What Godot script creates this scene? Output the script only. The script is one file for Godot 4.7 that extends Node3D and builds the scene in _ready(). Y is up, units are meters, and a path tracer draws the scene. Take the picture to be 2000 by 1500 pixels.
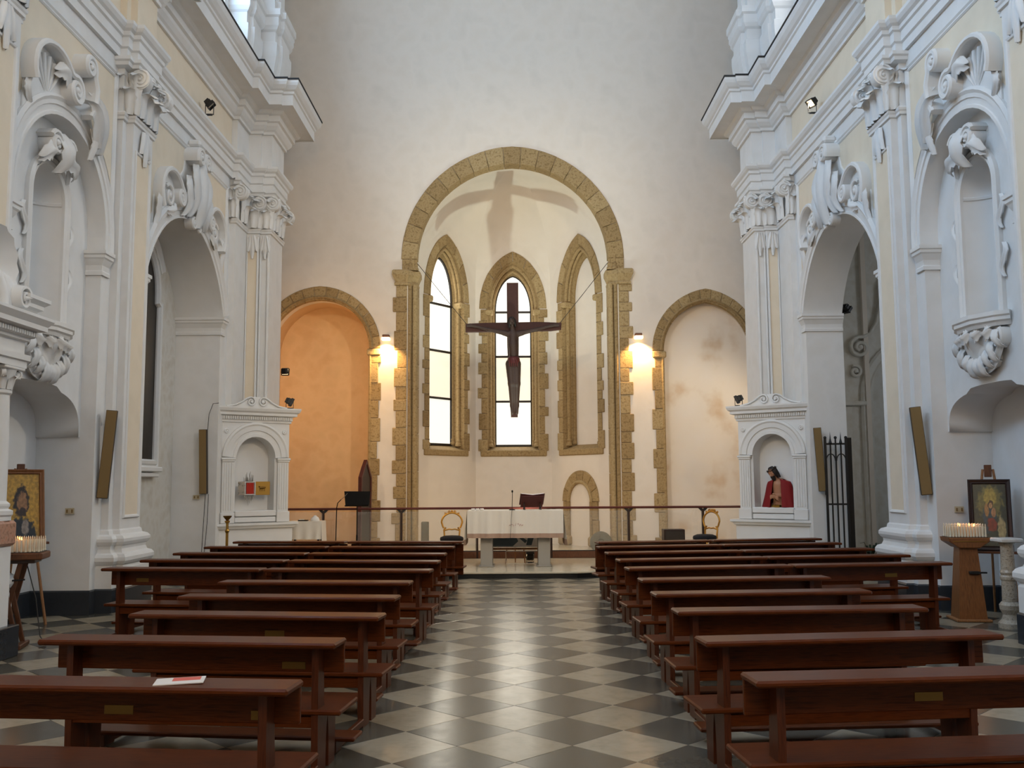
extends Node3D
# A baroque nave looking towards a medieval apse. Units are metres; the camera stands at the origin of the plan
# and "u" below is the distance along the nave (world z = -u).

const W := 5.75        # half width of the nave at the wall face
const DW := 23.0       # distance of the medieval east wall
const DAIS := 0.12     # height of the presbytery step
var M := {}
var taken := {}
var rng := RandomNumberGenerator.new()


class MB:
	var st := SurfaceTool.new()
	var xf := Transform3D()
	var fl := false
	var gid := 1

	func _init(t := Transform3D()):
		st.begin(Mesh.PRIMITIVE_TRIANGLES)
		at(t)

	func at(t: Transform3D):
		xf = t
		fl = t.basis.determinant() < 0.0
		return self

	func g() -> int:
		gid += 1
		return gid

	func tri(a: Vector3, b: Vector3, c: Vector3, s := -1):
		st.set_smooth_group(s)
		st.add_vertex(xf * a)
		if fl:
			st.add_vertex(xf * b)
			st.add_vertex(xf * c)
		else:
			st.add_vertex(xf * c)
			st.add_vertex(xf * b)

	func quad(a: Vector3, b: Vector3, c: Vector3, d: Vector3, s := -1):
		tri(a, b, c, s)
		tri(a, c, d, s)

	# box with chamfered edges
	func box(c: Vector3, s: Vector3, b := 0.0):
		var h := s * 0.5
		if b <= 0.0:
			for ax in 3:
				for sg in [-1.0, 1.0]:
					var n := Vector3.ZERO
					n[ax] = sg
					var p := Vector3.ZERO
					p[(ax + 1) % 3] = 1.0
					var q := n.cross(p)
					var o := c + n * h
					var ph := p * h
					var qh := q * h
					quad(o - ph - qh, o + ph - qh, o + ph + qh, o - ph + qh)
			return
		for ax in 3:
			for sg in [-1.0, 1.0]:
				var n := Vector3.ZERO
				n[ax] = sg
				var p := Vector3.ZERO
				p[(ax + 1) % 3] = 1.0
				var q := n.cross(p)
				var o := c + n * h
				var ph := p * h - p * b
				var qh := q * h - q * b
				quad(o - ph - qh, o + ph - qh, o + ph + qh, o - ph + qh)
		for ax in 3:
			var k := (ax + 1) % 3
			var l := (ax + 2) % 3
			for s1 in [-1.0, 1.0]:
				for s2 in [-1.0, 1.0]:
					var pts := []
					for e in [[-1.0, 0], [1.0, 0], [1.0, 1], [-1.0, 1]]:
						var v := Vector3.ZERO
						v[ax] = e[0] * (h[ax] - b)
						v[k] = s1 * (h[k] - (0.0 if e[1] == 0 else b))
						v[l] = s2 * (h[l] - (b if e[1] == 0 else 0.0))
						pts.append(c + v)
					if s1 * s2 > 0:
						quad(pts[3], pts[2], pts[1], pts[0])
					else:
						quad(pts[0], pts[1], pts[2], pts[3])
		for sx in [-1.0, 1.0]:
			for sy in [-1.0, 1.0]:
				for sz in [-1.0, 1.0]:
					var s3 := Vector3(sx, sy, sz)
					var p1 := c + s3 * (h - Vector3(0, b, b))
					var p2 := c + s3 * (h - Vector3(b, 0, b))
					var p3 := c + s3 * (h - Vector3(b, b, 0))
					if sx * sy * sz > 0:
						tri(p1, p2, p3)
					else:
						tri(p1, p3, p2)

	# polygon (counter-clockwise in xy) pushed from z0 to z1; bev insets the front face
	func prism(poly: Array, z0: float, z1: float, smooth := false, bev := 0.0, back := true):
		var n := poly.size()
		var front := poly
		var zs := z1
		if bev > 0.0:
			front = inset(poly, bev)
			zs = z1 - bev
		var idx := Geometry2D.triangulate_polygon(PackedVector2Array(front))
		for i in range(0, idx.size(), 3):
			var a: Vector2 = front[idx[i]]
			var b: Vector2 = front[idx[i + 1]]
			var c: Vector2 = front[idx[i + 2]]
			if (b - a).cross(c - a) < 0.0:
				var t := b
				b = c
				c = t
			tri(Vector3(a.x, a.y, z1), Vector3(b.x, b.y, z1), Vector3(c.x, c.y, z1))
			if back and bev <= 0.0:
				tri(Vector3(a.x, a.y, z0), Vector3(c.x, c.y, z0), Vector3(b.x, b.y, z0))
		if back and bev > 0.0:
			idx = Geometry2D.triangulate_polygon(PackedVector2Array(poly))
			for i in range(0, idx.size(), 3):
				var a: Vector2 = poly[idx[i]]
				var b: Vector2 = poly[idx[i + 1]]
				var c: Vector2 = poly[idx[i + 2]]
				if (b - a).cross(c - a) > 0.0:
					var t := b
					b = c
					c = t
				tri(Vector3(a.x, a.y, z0), Vector3(b.x, b.y, z0), Vector3(c.x, c.y, z0))
		var s := g() if smooth else -1
		for i in n:
			var p: Vector2 = poly[i]
			var q: Vector2 = poly[(i + 1) % n]
			quad(Vector3(p.x, p.y, z0), Vector3(q.x, q.y, z0), Vector3(q.x, q.y, zs), Vector3(p.x, p.y, zs), s)
			if bev > 0.0:
				var p2: Vector2 = front[i]
				var q2: Vector2 = front[(i + 1) % n]
				quad(Vector3(p.x, p.y, zs), Vector3(q.x, q.y, zs), Vector3(q2.x, q2.y, z1), Vector3(p2.x, p2.y, z1))

	func inset(poly: Array, b: float) -> Array:
		var out := []
		var n := poly.size()
		for i in n:
			var p: Vector2 = poly[i]
			var d0: Vector2 = (p - poly[(i + n - 1) % n]).normalized()
			var d1: Vector2 = (poly[(i + 1) % n] - p).normalized()
			var n0 := Vector2(-d0.y, d0.x)
			var n1 := Vector2(-d1.y, d1.x)
			var m := (n0 + n1).normalized()
			out.append(p + m * (b / maxf(0.35, m.dot(n0))))
		return out

	# profile (x = offset to the left of the path, y = local z) carried along a path in the local xy plane
	func sweep(path: Array, prof: Array, closed := false, smooth := false, scales := [], caps := true, sprof := false):
		var n := path.size()
		var k := prof.size()
		var rings := []
		for i in n:
			var p: Vector2 = path[i]
			var d0 := Vector2.ZERO
			var d1 := Vector2.ZERO
			if i > 0 or closed:
				d0 = (p - path[(i + n - 1) % n]).normalized()
			if i < n - 1 or closed:
				d1 = (path[(i + 1) % n] - p).normalized()
			if d0 == Vector2.ZERO:
				d0 = d1
			if d1 == Vector2.ZERO:
				d1 = d0
			var n0 := Vector2(-d0.y, d0.x)
			var m := (n0 + Vector2(-d1.y, d1.x)).normalized()
			m = m / maxf(0.4, m.dot(n0))
			var sc: float = scales[i] if scales.size() else 1.0
			var ring := []
			for q in prof:
				var o: Vector2 = p + m * (q.x * sc)
				ring.append(Vector3(o.x, o.y, q.y * (sc if scales.size() else 1.0)))
			rings.append(ring)
		var gs := []
		var one := g()
		for j in k:
			gs.append((one if sprof else g()) if smooth else -1)
		for i in (n if closed else n - 1):
			var r0: Array = rings[i]
			var r1: Array = rings[(i + 1) % n]
			for j in k - 1:
				quad(r0[j], r0[j + 1], r1[j + 1], r1[j], gs[j])
		if caps and not closed:
			var idx := Geometry2D.triangulate_polygon(PackedVector2Array(prof))
			for i in range(0, idx.size(), 3):
				tri(rings[0][idx[i]], rings[0][idx[i + 1]], rings[0][idx[i + 2]])
				tri(rings[n - 1][idx[i]], rings[n - 1][idx[i + 2]], rings[n - 1][idx[i + 1]])

	func tube(pts: Array, rad, sides := 8, caps := true):
		var n := pts.size()
		var s := g()
		var rings := []
		var dir: Vector3 = (pts[1] - pts[0]).normalized()
		var up := Vector3.UP if absf(dir.y) < 0.9 else Vector3.RIGHT
		var nx := dir.cross(up).normalized()
		for i in n:
			var d: Vector3
			if i == 0:
				d = (pts[1] - pts[0]).normalized()
			elif i == n - 1:
				d = (pts[n - 1] - pts[n - 2]).normalized()
			else:
				d = (pts[i + 1] - pts[i - 1]).normalized()
			nx = (nx - d * nx.dot(d)).normalized()
			var ny := d.cross(nx)
			var r: float = rad[i] if rad is Array else rad
			var ring := []
			for j in sides:
				var a := TAU * j / sides
				ring.append(pts[i] + nx * (cos(a) * r) + ny * (sin(a) * r))
			rings.append(ring)
		for i in n - 1:
			for j in sides:
				var j2 := (j + 1) % sides
				quad(rings[i][j], rings[i][j2], rings[i + 1][j2], rings[i + 1][j], s)
		if caps:
			for j in range(1, sides - 1):
				tri(rings[0][0], rings[0][j + 1], rings[0][j])
				tri(rings[n - 1][0], rings[n - 1][j], rings[n - 1][j + 1])

	# profile of (radius, y) from bottom to top turned about the y axis
	func lathe(prof: Array, sides := 24, a0 := 0.0, a1 := TAU, smooth := false, c := Vector3.ZERO):
		var s := g()
		for j in prof.size() - 1:
			var sg := s if smooth else g()
			for i in sides:
				var t0 := a0 + (a1 - a0) * i / sides
				var t1 := a0 + (a1 - a0) * (i + 1) / sides
				var p: Vector2 = prof[j]
				var q: Vector2 = prof[j + 1]
				var a := c + Vector3(p.x * cos(t0), p.y, p.x * sin(t0))
				var b := c + Vector3(p.x * cos(t1), p.y, p.x * sin(t1))
				var d := c + Vector3(q.x * cos(t1), q.y, q.x * sin(t1))
				var e := c + Vector3(q.x * cos(t0), q.y, q.x * sin(t0))
				if p.x > 1e-5:
					tri(a, d, b, sg)
				if q.x > 1e-5:
					tri(a, e, d, sg)

	func ball(c: Vector3, r: Vector3, sides := 14, rows := 9):
		var s := g()
		for i in rows:
			var p0 := PI * i / rows - PI / 2
			var p1 := PI * (i + 1) / rows - PI / 2
			for j in sides:
				var a0 := TAU * j / sides
				var a1 := TAU * (j + 1) / sides
				var a := c + r * Vector3(cos(p0) * cos(a0), sin(p0), cos(p0) * sin(a0))
				var b := c + r * Vector3(cos(p0) * cos(a1), sin(p0), cos(p0) * sin(a1))
				var d := c + r * Vector3(cos(p1) * cos(a1), sin(p1), cos(p1) * sin(a1))
				var e := c + r * Vector3(cos(p1) * cos(a0), sin(p1), cos(p1) * sin(a0))
				if i > 0:
					tri(a, d, b, s)
				if i < rows - 1:
					tri(a, e, d, s)

	# flat face at z = w with openings {l, r, b, top}
	func face(u0: float, u1: float, v0: float, v1: float, w: float, holes := []):
		var cuts := [u0, u1]
		for h in holes:
			for p in h.top:
				if p.x > u0 and p.x < u1:
					cuts.append(p.x)
		cuts.sort()
		for i in cuts.size() - 1:
			var a: float = cuts[i]
			var b: float = cuts[i + 1]
			if b - a < 1e-5:
				continue
			var mid := (a + b) * 0.5
			var inside = null
			for h in holes:
				if mid > h.l and mid < h.r:
					inside = h
			if inside == null:
				quad(Vector3(a, v0, w), Vector3(b, v0, w), Vector3(b, v1, w), Vector3(a, v1, w))
			else:
				if inside.b > v0 + 1e-4:
					quad(Vector3(a, v0, w), Vector3(b, v0, w), Vector3(b, inside.b, w), Vector3(a, inside.b, w))
				var ta := top_at(inside.top, a)
				var tb := top_at(inside.top, b)
				if minf(ta, tb) < v1:
					quad(Vector3(a, ta, w), Vector3(b, tb, w), Vector3(b, v1, w), Vector3(a, v1, w))

	func top_at(top: Array, u: float) -> float:
		for i in top.size() - 1:
			if u >= top[i].x - 1e-6 and u <= top[i + 1].x + 1e-6:
				var t: float = (u - top[i].x) / maxf(1e-6, top[i + 1].x - top[i].x)
				return lerpf(top[i].y, top[i + 1].y, clampf(t, 0, 1))
		return top[top.size() - 1].y

	# inner faces of an opening between two depths
	func reveal(h: Dictionary, w0: float, w1: float, sill := false):
		var t: Array = h.top
		var s := g()
		quad(Vector3(h.l, h.b, w1), Vector3(h.l, h.b, w0), Vector3(h.l, t[0].y, w0), Vector3(h.l, t[0].y, w1))
		quad(Vector3(h.r, h.b, w0), Vector3(h.r, h.b, w1), Vector3(h.r, t[t.size() - 1].y, w1), Vector3(h.r, t[t.size() - 1].y, w0))
		for i in t.size() - 1:
			var p: Vector2 = t[i]
			var q: Vector2 = t[i + 1]
			quad(Vector3(p.x, p.y, w0), Vector3(q.x, q.y, w0), Vector3(q.x, q.y, w1), Vector3(p.x, p.y, w1), s)
		if sill:
			quad(Vector3(h.l, h.b, w1), Vector3(h.r, h.b, w1), Vector3(h.r, h.b, w0), Vector3(h.l, h.b, w0))

	# carved leaf: spine of Vector3 points, half widths, side direction and bulge
	func leaf(spine: Array, half: Array, side: Vector3, out: Vector3, bulge := 0.03, lobes := 4.0, thick := 0.012):
		var n := spine.size()
		var m := 6
		var s := g()
		var grid := []
		for i in n:
			var t := float(i) / (n - 1)
			var row := []
			for j in m + 1:
				var v := 2.0 * j / m - 1.0
				var wv: float = half[i] * (1.0 + 0.16 * sin(t * lobes * TAU) * absf(v))
				var h := bulge * (1.0 - v * v) + 0.35 * bulge * cos(v * PI * 2.0)
				row.append(spine[i] + side * (wv * v) + out * h)
			grid.append(row)
		for i in n - 1:
			for j in m:
				quad(grid[i][j], grid[i][j + 1], grid[i + 1][j + 1], grid[i + 1][j], s)
				quad(grid[i][j] - out * thick, grid[i + 1][j] - out * thick, grid[i + 1][j + 1] - out * thick, grid[i][j + 1] - out * thick, s)
		for i in n - 1:
			quad(grid[i][0] - out * thick, grid[i][0], grid[i + 1][0], grid[i + 1][0] - out * thick)
			quad(grid[i][m], grid[i][m] - out * thick, grid[i + 1][m] - out * thick, grid[i + 1][m])

	# spiral band in the local xy plane, standing from z0 to z1
	func scroll(c: Vector2, r0: float, r1: float, turns: float, a0: float, dir: float, wid: float, z0: float, z1: float, lead := []):
		var path := []
		var sc := []
		for p in lead:
			path.append(p)
			sc.append(1.0)
		var n := int(14 * turns) + 2
		for i in n + 1:
			var t := float(i) / n
			var r := lerpf(r0, r1, t)
			var a := a0 + dir * TAU * turns * t
			path.append(c + Vector2(cos(a), sin(a)) * r)
			sc.append(lerpf(1.0, 0.55, t))
		var h := wid * 0.5
		var prof := [Vector2(h, z0), Vector2(h, z1 * 0.86), Vector2(h * 0.5, z1), Vector2(-h * 0.5, z1), Vector2(-h, z1 * 0.86), Vector2(-h, z0)]
		sweep(path, prof, false, true, [], true)
		# the eye
		var s := g()
		var e := r1 * 1.2
		for i in 10:
			var a := TAU * i / 10
			var b := TAU * (i + 1) / 10
			var pa := c + Vector2(cos(a), sin(a)) * e
			var pb := c + Vector2(cos(b), sin(b)) * e
			tri(Vector3(pa.x, pa.y, z1 * 0.95), Vector3(pb.x, pb.y, z1 * 0.95), Vector3(c.x, c.y, z1 * 1.1), s)
			quad(Vector3(pa.x, pa.y, z0), Vector3(pb.x, pb.y, z0), Vector3(pb.x, pb.y, z1 * 0.95), Vector3(pa.x, pa.y, z1 * 0.95), s)

	func mesh() -> ArrayMesh:
		st.generate_normals()
		return st.commit()


# ---------------------------------------------------------------- nodes
func numbered(called: String) -> String:
	if not taken.has(called):
		taken[called] = 0
		return called
	taken[called] += 1
	return "%s_%03d" % [called, taken[called]]


func tag(o: Node3D, label: String, category := "", group := "", kind := ""):
	o.set_meta("label", label)
	if category:
		o.set_meta("category", category)
	if group:
		o.set_meta("group", group)
	if kind:
		o.set_meta("kind", kind)
	return o


func thing(called: String, label: String, category: String, where := Vector3.ZERO, turn := 0.0, group := "", kind := "") -> Node3D:
	var o := Node3D.new()
	o.name = numbered(called)
	add_child(o)
	o.position = where
	o.rotation.y = turn
	tag(o, label, category, group, kind)
	return o


func part(parent: Node3D, called: String, m, material: Material, where := Vector3.ZERO) -> MeshInstance3D:
	var o := MeshInstance3D.new()
	o.mesh = m.mesh() if m is MB else m
	o.material_override = material
	o.name = numbered(called) if parent == self else called
	o.position = where
	parent.add_child(o, true)
	return o


func node(parent: Node3D, called: String, where := Vector3.ZERO, turn := 0.0) -> Node3D:
	var o := Node3D.new()
	o.name = called
	o.position = where
	o.rotation.y = turn
	parent.add_child(o, true)
	return o


func copy(o: Node3D, where: Vector3, turn: float, label: String, group := "") -> Node3D:
	var c: Node3D = o.duplicate()
	var base := str(o.name)
	if base.length() > 4 and base[-4] == "_" and base.right(3).is_valid_int():
		base = base.left(base.length() - 4)
	c.name = numbered(base)
	add_child(c)
	c.position = where
	c.rotation.y = turn
	tag(c, label, o.get_meta("category"), group if group else o.get_meta("group", ""))
	return c


# ---------------------------------------------------------------- outlines
func round_top(uc: float, hw: float, vs: float, rise: float, n := 20) -> Array:
	var t := []
	for i in n + 1:
		var a := PI - PI * i / n
		t.append(Vector2(uc + hw * cos(a), vs + rise * sin(a)))
	return t


func basket_top(uc: float, hw: float, vs: float, rise: float, n := 20) -> Array:
	var t := []
	for i in n + 1:
		var a := PI - PI * i / n
		t.append(Vector2(uc + hw * signf(cos(a)) * pow(absf(cos(a)), 0.75), vs + rise * pow(absf(sin(a)), 0.62)))
	return t


func pointed_top(uc: float, hw: float, vs: float, rise: float, n := 20) -> Array:
	var c := (rise * rise - hw * hw) / (2.0 * hw)
	var r := hw + c
	var th := acos(clampf(c / r, -1, 1))
	var t := []
	var h := n / 2
	for i in h + 1:
		var a := PI - th * i / h
		t.append(Vector2(uc + c + r * cos(a), vs + r * sin(a)))
	for i in range(1, h + 1):
		var a := th - th * i / h
		t.append(Vector2(uc - c + r * cos(a), vs + r * sin(a)))
	return t


# between a pointed and a rounded head
func soft_top(uc: float, hw: float, vs: float, rise: float, n := 20, soft := 0.6) -> Array:
	var t := pointed_top(uc, hw, vs, rise, n)
	var o := []
	for p in t:
		var x: float = clampf((p.x - uc) / hw, -1.0, 1.0)
		o.append(Vector2(p.x, lerpf(p.y, vs + rise * sqrt(maxf(0.0, 1.0 - x * x)), soft)))
	return o


func arc_top(uc: float, yc: float, r: float, vs: float, n := 24) -> Array:
	var a0 := asin((vs - yc) / r)
	var t := []
	for i in n + 1:
		var a := PI - a0 - (PI - 2 * a0) * i / n
		t.append(Vector2(uc + r * cos(a), yc + r * sin(a)))
	return t


func hole(top: Array, b: float) -> Dictionary:
	return {"l": top[0].x, "r": top[top.size() - 1].x, "b": b, "top": top}


func arch_path(top: Array, b: float) -> Array:
	var p := [Vector2(top[0].x, b)]
	p.append_array(top)
	p.append(Vector2(top[top.size() - 1].x, b))
	return p


func grown(top: Array, c: Vector2, by: float) -> Array:
	var t := []
	for p in top:
		t.append(p + (p - c).normalized() * by)
	return t


func frame_of(o: Vector3, x: Vector3, y: Vector3, z: Vector3) -> Transform3D:
	return Transform3D(Basis(x, y, z), o)


# ---------------------------------------------------------------- materials
func noise_tex(sd: int, freq: float, cols: Array, size := 512, oct := 4, kind := FastNoiseLite.TYPE_SIMPLEX_SMOOTH, at := []) -> NoiseTexture2D:
	var f := FastNoiseLite.new()
	f.seed = sd
	f.noise_type = kind
	f.frequency = freq
	f.fractal_octaves = oct
	var t := NoiseTexture2D.new()
	t.width = size
	t.height = size
	t.seamless = true
	t.noise = f
	if cols.size():
		var gr := Gradient.new()
		var off := PackedFloat32Array()
		for i in cols.size():
			off.append(at[i] if at.size() else float(i) / (cols.size() - 1))
		gr.offsets = off
		gr.colors = PackedColorArray(cols)
		t.color_ramp = gr
	return t


func mat(called: String, col: Color, rough := 0.8, tex: Texture2D = null, scale := Vector3.ONE, bump: Texture2D = null, depth := 0.0) -> StandardMaterial3D:
	var m := StandardMaterial3D.new()
	m.resource_name = called
	m.albedo_color = col
	m.roughness = rough
	if tex:
		m.albedo_texture = tex
		m.uv1_triplanar = true
		m.uv1_world_triplanar = true
		m.uv1_scale = scale
	if bump:
		m.uv1_triplanar = true
		m.uv1_world_triplanar = true
		m.uv1_scale = scale
		m.heightmap_enabled = true
		m.heightmap_texture = bump
		m.heightmap_scale = depth
	M[called] = m
	return m


func metal(called: String, col: Color, rough: float) -> StandardMaterial3D:
	var m := mat(called, col, rough)
	m.metallic = 1.0
	return m


func make_materials():
	var pl := noise_tex(3, 0.006, [Color(0.965, 0.965, 0.96), Color(1, 1, 1), Color(0.98, 0.975, 0.965)], 512, 5)
	var plb := noise_tex(9, 0.03, [], 512, 4)
	var sc := Vector3.ONE * 0.35
	mat("plaster_white", Color(0.885, 0.885, 0.88), 0.75, pl, sc, plb, 0.06)
	mat("plaster_cream", Color(0.90, 0.85, 0.765), 0.85, pl, sc, plb, 0.06)
	mat("plaster_warm", Color(0.885, 0.845, 0.795), 0.88, pl, sc, plb, 0.08)
	var st := noise_tex(21, 0.012, [Color(0.93, 0.91, 0.88), Color(1, 1, 1), Color(0.95, 0.93, 0.90)], 512, 5)
	mat("plaster_grey", Color(0.84, 0.83, 0.80), 0.88, st, sc, plb, 0.08)
	var och := noise_tex(31, 0.008, [Color(0.95, 0.93, 0.91), Color(1, 1, 1), Color(0.96, 0.96, 0.95)], 512, 5)
	mat("plaster_ochre", Color(0.84, 0.71, 0.55), 0.9, och, sc, plb, 0.08)
	var pink := noise_tex(33, 0.005, [Color(0.90, 0.80, 0.68), Color(0.97, 0.94, 0.90), Color(1, 0.99, 0.97), Color(1, 1, 1)], 512, 5, FastNoiseLite.TYPE_SIMPLEX_SMOOTH, [0.0, 0.32, 0.5, 1.0])
	mat("plaster_pink", Color(0.90, 0.855, 0.80), 0.9, pink, Vector3.ONE * 0.3, plb, 0.08)
	var sand := noise_tex(41, 0.02, [Color(0.72, 0.68, 0.60), Color(1, 1, 1), Color(0.82, 0.78, 0.70)], 512, 6)
	var sandb := noise_tex(43, 0.05, [], 512, 5)
	var tints := [Color(0.645, 0.55, 0.39), Color(0.61, 0.515, 0.36), Color(0.68, 0.59, 0.43)]
	for i in 3:
		mat("sandstone%d" % i, tints[i], 0.92, sand, Vector3.ONE * 0.9, sandb, 0.25)
	mat("mortar", Color(0.52, 0.46, 0.36), 0.95, sand, Vector3.ONE * 1.5, sandb, 0.2)
	# floor marble
	var wm := noise_tex(51, 0.006, [Color(0.91, 0.905, 0.89), Color(0.975, 0.97, 0.965), Color(1, 1, 1), Color(0.96, 0.955, 0.945)], 1024, 5, FastNoiseLite.TYPE_SIMPLEX_SMOOTH, [0.0, 0.35, 0.6, 1.0])
	var dm := noise_tex(57, 0.014, [Color(0.93, 0.935, 0.935), Color(1, 1, 1), Color(0.95, 0.955, 0.95)], 512, 5)
	var rgh := noise_tex(59, 0.01, [Color(0.20, 0.20, 0.20), Color(0.25, 0.25, 0.25)], 512, 5)
	var lt := [Color(0.62, 0.575, 0.495), Color(0.595, 0.55, 0.47), Color(0.635, 0.595, 0.52)]
	var dk := [Color(0.335, 0.32, 0.285), Color(0.31, 0.30, 0.27), Color(0.35, 0.335, 0.30)]
	for i in 3:
		var a := mat("tile_light%d" % i, lt[i], 1.0, wm, Vector3.ONE * 0.8)
		a.roughness_texture = rgh
		a.metallic_specular = 0.4
		var b := mat("tile_dark%d" % i, dk[i], 1.0, dm, Vector3.ONE * 1.1)
		b.roughness_texture = rgh
		b.metallic_specular = 0.42
	mat("grout", Color(0.36, 0.34, 0.31), 0.9)
	mat("marble_cream", Color(0.80, 0.755, 0.66), 0.18, wm, Vector3.ONE * 0.9)
	mat("marble_white", Color(0.86, 0.86, 0.85), 0.3, wm, Vector3.ONE * 1.2)
	mat("marble_dark", Color(0.20, 0.215, 0.235), 0.25, dm, Vector3.ONE)
	mat("marble_black", Color(0.085, 0.09, 0.10), 0.2, dm, Vector3.ONE)
	mat("marble_pink", Color(0.72, 0.56, 0.48), 0.25, noise_tex(61, 0.02, [Color(0.75, 0.7, 0.66), Color(1, 1, 1), Color(1, 0.88, 0.82)], 512, 6), Vector3.ONE * 1.5)
	mat("marble_veined", Color(0.72, 0.68, 0.62), 0.25, noise_tex(63, 0.03, [Color(0.45, 0.40, 0.34), Color(1, 1, 1), Color(0.85, 0.8, 0.72)], 512, 6), Vector3.ONE * 2.0)
	# wood
	var wd := noise_tex(71, 0.02, [Color(0.62, 0.56, 0.52), Color(1, 1, 1), Color(0.78, 0.72, 0.68)], 512, 5)
	var pw := mat("pew_wood", Color(0.37, 0.18, 0.07), 0.38, wd, Vector3(0.35, 5.0, 5.0))
	pw.clearcoat_enabled = true
	pw.clearcoat = 0.12
	pw.metallic_specular = 0.22
	pw.clearcoat_roughness = 0.16
	var pv := mat("pew_wood_upright", Color(0.34, 0.17, 0.085), 0.42, wd, Vector3(5.0, 0.35, 5.0))
	pv.clearcoat_enabled = true
	pv.clearcoat = 0.1
	pv.metallic_specular = 0.35
	pv.clearcoat_roughness = 0.3
	mat("oak_wood", Color(0.52, 0.33, 0.17), 0.45, wd, Vector3(4.0, 0.4, 4.0))
	mat("stand_wood", Color(0.40, 0.235, 0.12), 0.5, wd, Vector3(4.0, 0.5, 4.0))
	mat("pine_wood", Color(0.60, 0.42, 0.25), 0.6, wd, Vector3(4.0, 0.5, 4.0))
	mat("dark_wood", Color(0.17, 0.085, 0.05), 0.4, wd, Vector3(4.0, 0.5, 4.0))
	mat("rail_wood", Color(0.33, 0.11, 0.07), 0.35, wd, Vector3(0.4, 5, 5))
	mat("cross_wood", Color(0.27, 0.12, 0.075), 0.7, noise_tex(73, 0.03, [Color(0.5, 0.45, 0.42), Color(1, 1, 1), Color(0.7, 0.6, 0.5)], 512, 6), Vector3(3, 1.5, 3))
	mat("corpus_wood", Color(0.22, 0.135, 0.09), 0.6, noise_tex(75, 0.03, [Color(0.55, 0.5, 0.5), Color(1, 1, 1), Color(0.8, 0.75, 0.7)], 512, 6), Vector3(3, 2, 3))
	mat("red_paint", Color(0.30, 0.07, 0.05), 0.6)
	# metal
	metal("brass", Color(0.72, 0.56, 0.28), 0.35)
	metal("old_brass", Color(0.50, 0.38, 0.20), 0.45)
	metal("gilt", Color(0.74, 0.55, 0.26), 0.42)
	metal("silver", Color(0.72, 0.71, 0.69), 0.3)
	metal("steel", Color(0.55, 0.55, 0.55), 0.35)
	mat("iron", Color(0.05, 0.05, 0.055), 0.5)
	mat("black_plastic", Color(0.035, 0.035, 0.037), 0.6).metallic_specular = 0.25
	mat("lead_edge", Color(0.07, 0.07, 0.075), 0.7)
	mat("bronze_bar", Color(0.12, 0.085, 0.065), 0.5)
	mat("speaker_cloth", Color(0.56, 0.46, 0.29), 0.85, noise_tex(81, 0.2, [Color(0.85, 0.85, 0.85), Color(1, 1, 1)], 256, 2), Vector3.ONE * 6)
	mat("speaker_edge", Color(0.16, 0.12, 0.085), 0.6)
	mat("ivory_plastic", Color(0.74, 0.69, 0.58), 0.5)
	mat("lamp_white", Color(0.85, 0.83, 0.80), 0.4)
	# cloth
	var weave := noise_tex(85, 0.15, [Color(0.93, 0.93, 0.93), Color(1, 1, 1)], 256, 3)
	mat("altar_cloth", Color(0.90, 0.87, 0.82), 0.9, weave, Vector3.ONE * 4)
	mat("lace_band", Color(0.74, 0.63, 0.56), 0.9, noise_tex(87, 0.12, [Color(0.78, 0.74, 0.70), Color(1, 1, 1)], 256, 2), Vector3.ONE * 6)
	mat("pink_thread", Color(0.66, 0.38, 0.36), 0.9)
	mat("navy_velvet", Color(0.045, 0.05, 0.085), 0.9)
	mat("red_cloth", Color(0.50, 0.035, 0.05), 0.75)
	mat("red_curtain", Color(0.72, 0.16, 0.08), 0.6)
	mat("book_red", Color(0.28, 0.06, 0.05), 0.6)
	mat("paper", Color(0.90, 0.88, 0.86), 0.8)
	mat("paper_print", Color(0.85, 0.42, 0.36), 0.8)
	mat("skin", Color(0.70, 0.50, 0.38), 0.5)
	mat("hair", Color(0.10, 0.06, 0.045), 0.6)
	mat("thorn", Color(0.16, 0.11, 0.06), 0.8)
	mat("wax", Color(0.88, 0.85, 0.76), 0.5)
	mat("granite", Color(0.68, 0.66, 0.62), 0.5, noise_tex(89, 0.3, [Color(0.8, 0.8, 0.8), Color(1, 1, 1)], 256, 3), Vector3.ONE * 3)
	mat("stone_grey", Color(0.40, 0.38, 0.32), 0.9, sand, Vector3.ONE * 1.2, sandb, 0.25)
	mat("canvas_dark", Color(0.11, 0.085, 0.065), 0.45, noise_tex(91, 0.012, [Color(0.35, 0.3, 0.3), Color(0.8, 0.7, 0.6), Color(1.0, 0.8, 0.6)], 512, 5), Vector3.ONE * 1.2)
	mat("slate_paint", Color(0.30, 0.36, 0.40), 0.6)
	mat("leaf_green", Color(0.10, 0.17, 0.07), 0.6)
	mat("cable", Color(0.16, 0.15, 0.14), 0.6)
	mat("void_dark", Color(0.03, 0.03, 0.03), 1.0)
	# glass
	var gl := mat("rail_glass", Color(0.95, 0.98, 0.96, 0.06), 0.03)
	gl.transparency = BaseMaterial3D.TRANSPARENCY_ALPHA
	# daylit frosted panes: the light outside shows through them
	var pc := [Color(1.0, 0.985, 0.94), Color(1.0, 0.955, 0.85), Color(0.98, 0.975, 0.93)]
	for i in 3:
		var f := mat("frosted%d" % i, Color(0.85, 0.84, 0.80), 0.35)
		f.emission_enabled = true
		f.emission = pc[i]
		f.emission_energy_multiplier = [1.25, 0.78, 0.90][i]
	var cw := mat("sky_pane", Color(0.85, 0.87, 0.9), 0.4)
	cw.emission_enabled = true
	cw.emission = Color(0.90, 0.95, 1.0)
	cw.emission_energy_multiplier = 2.0
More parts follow.
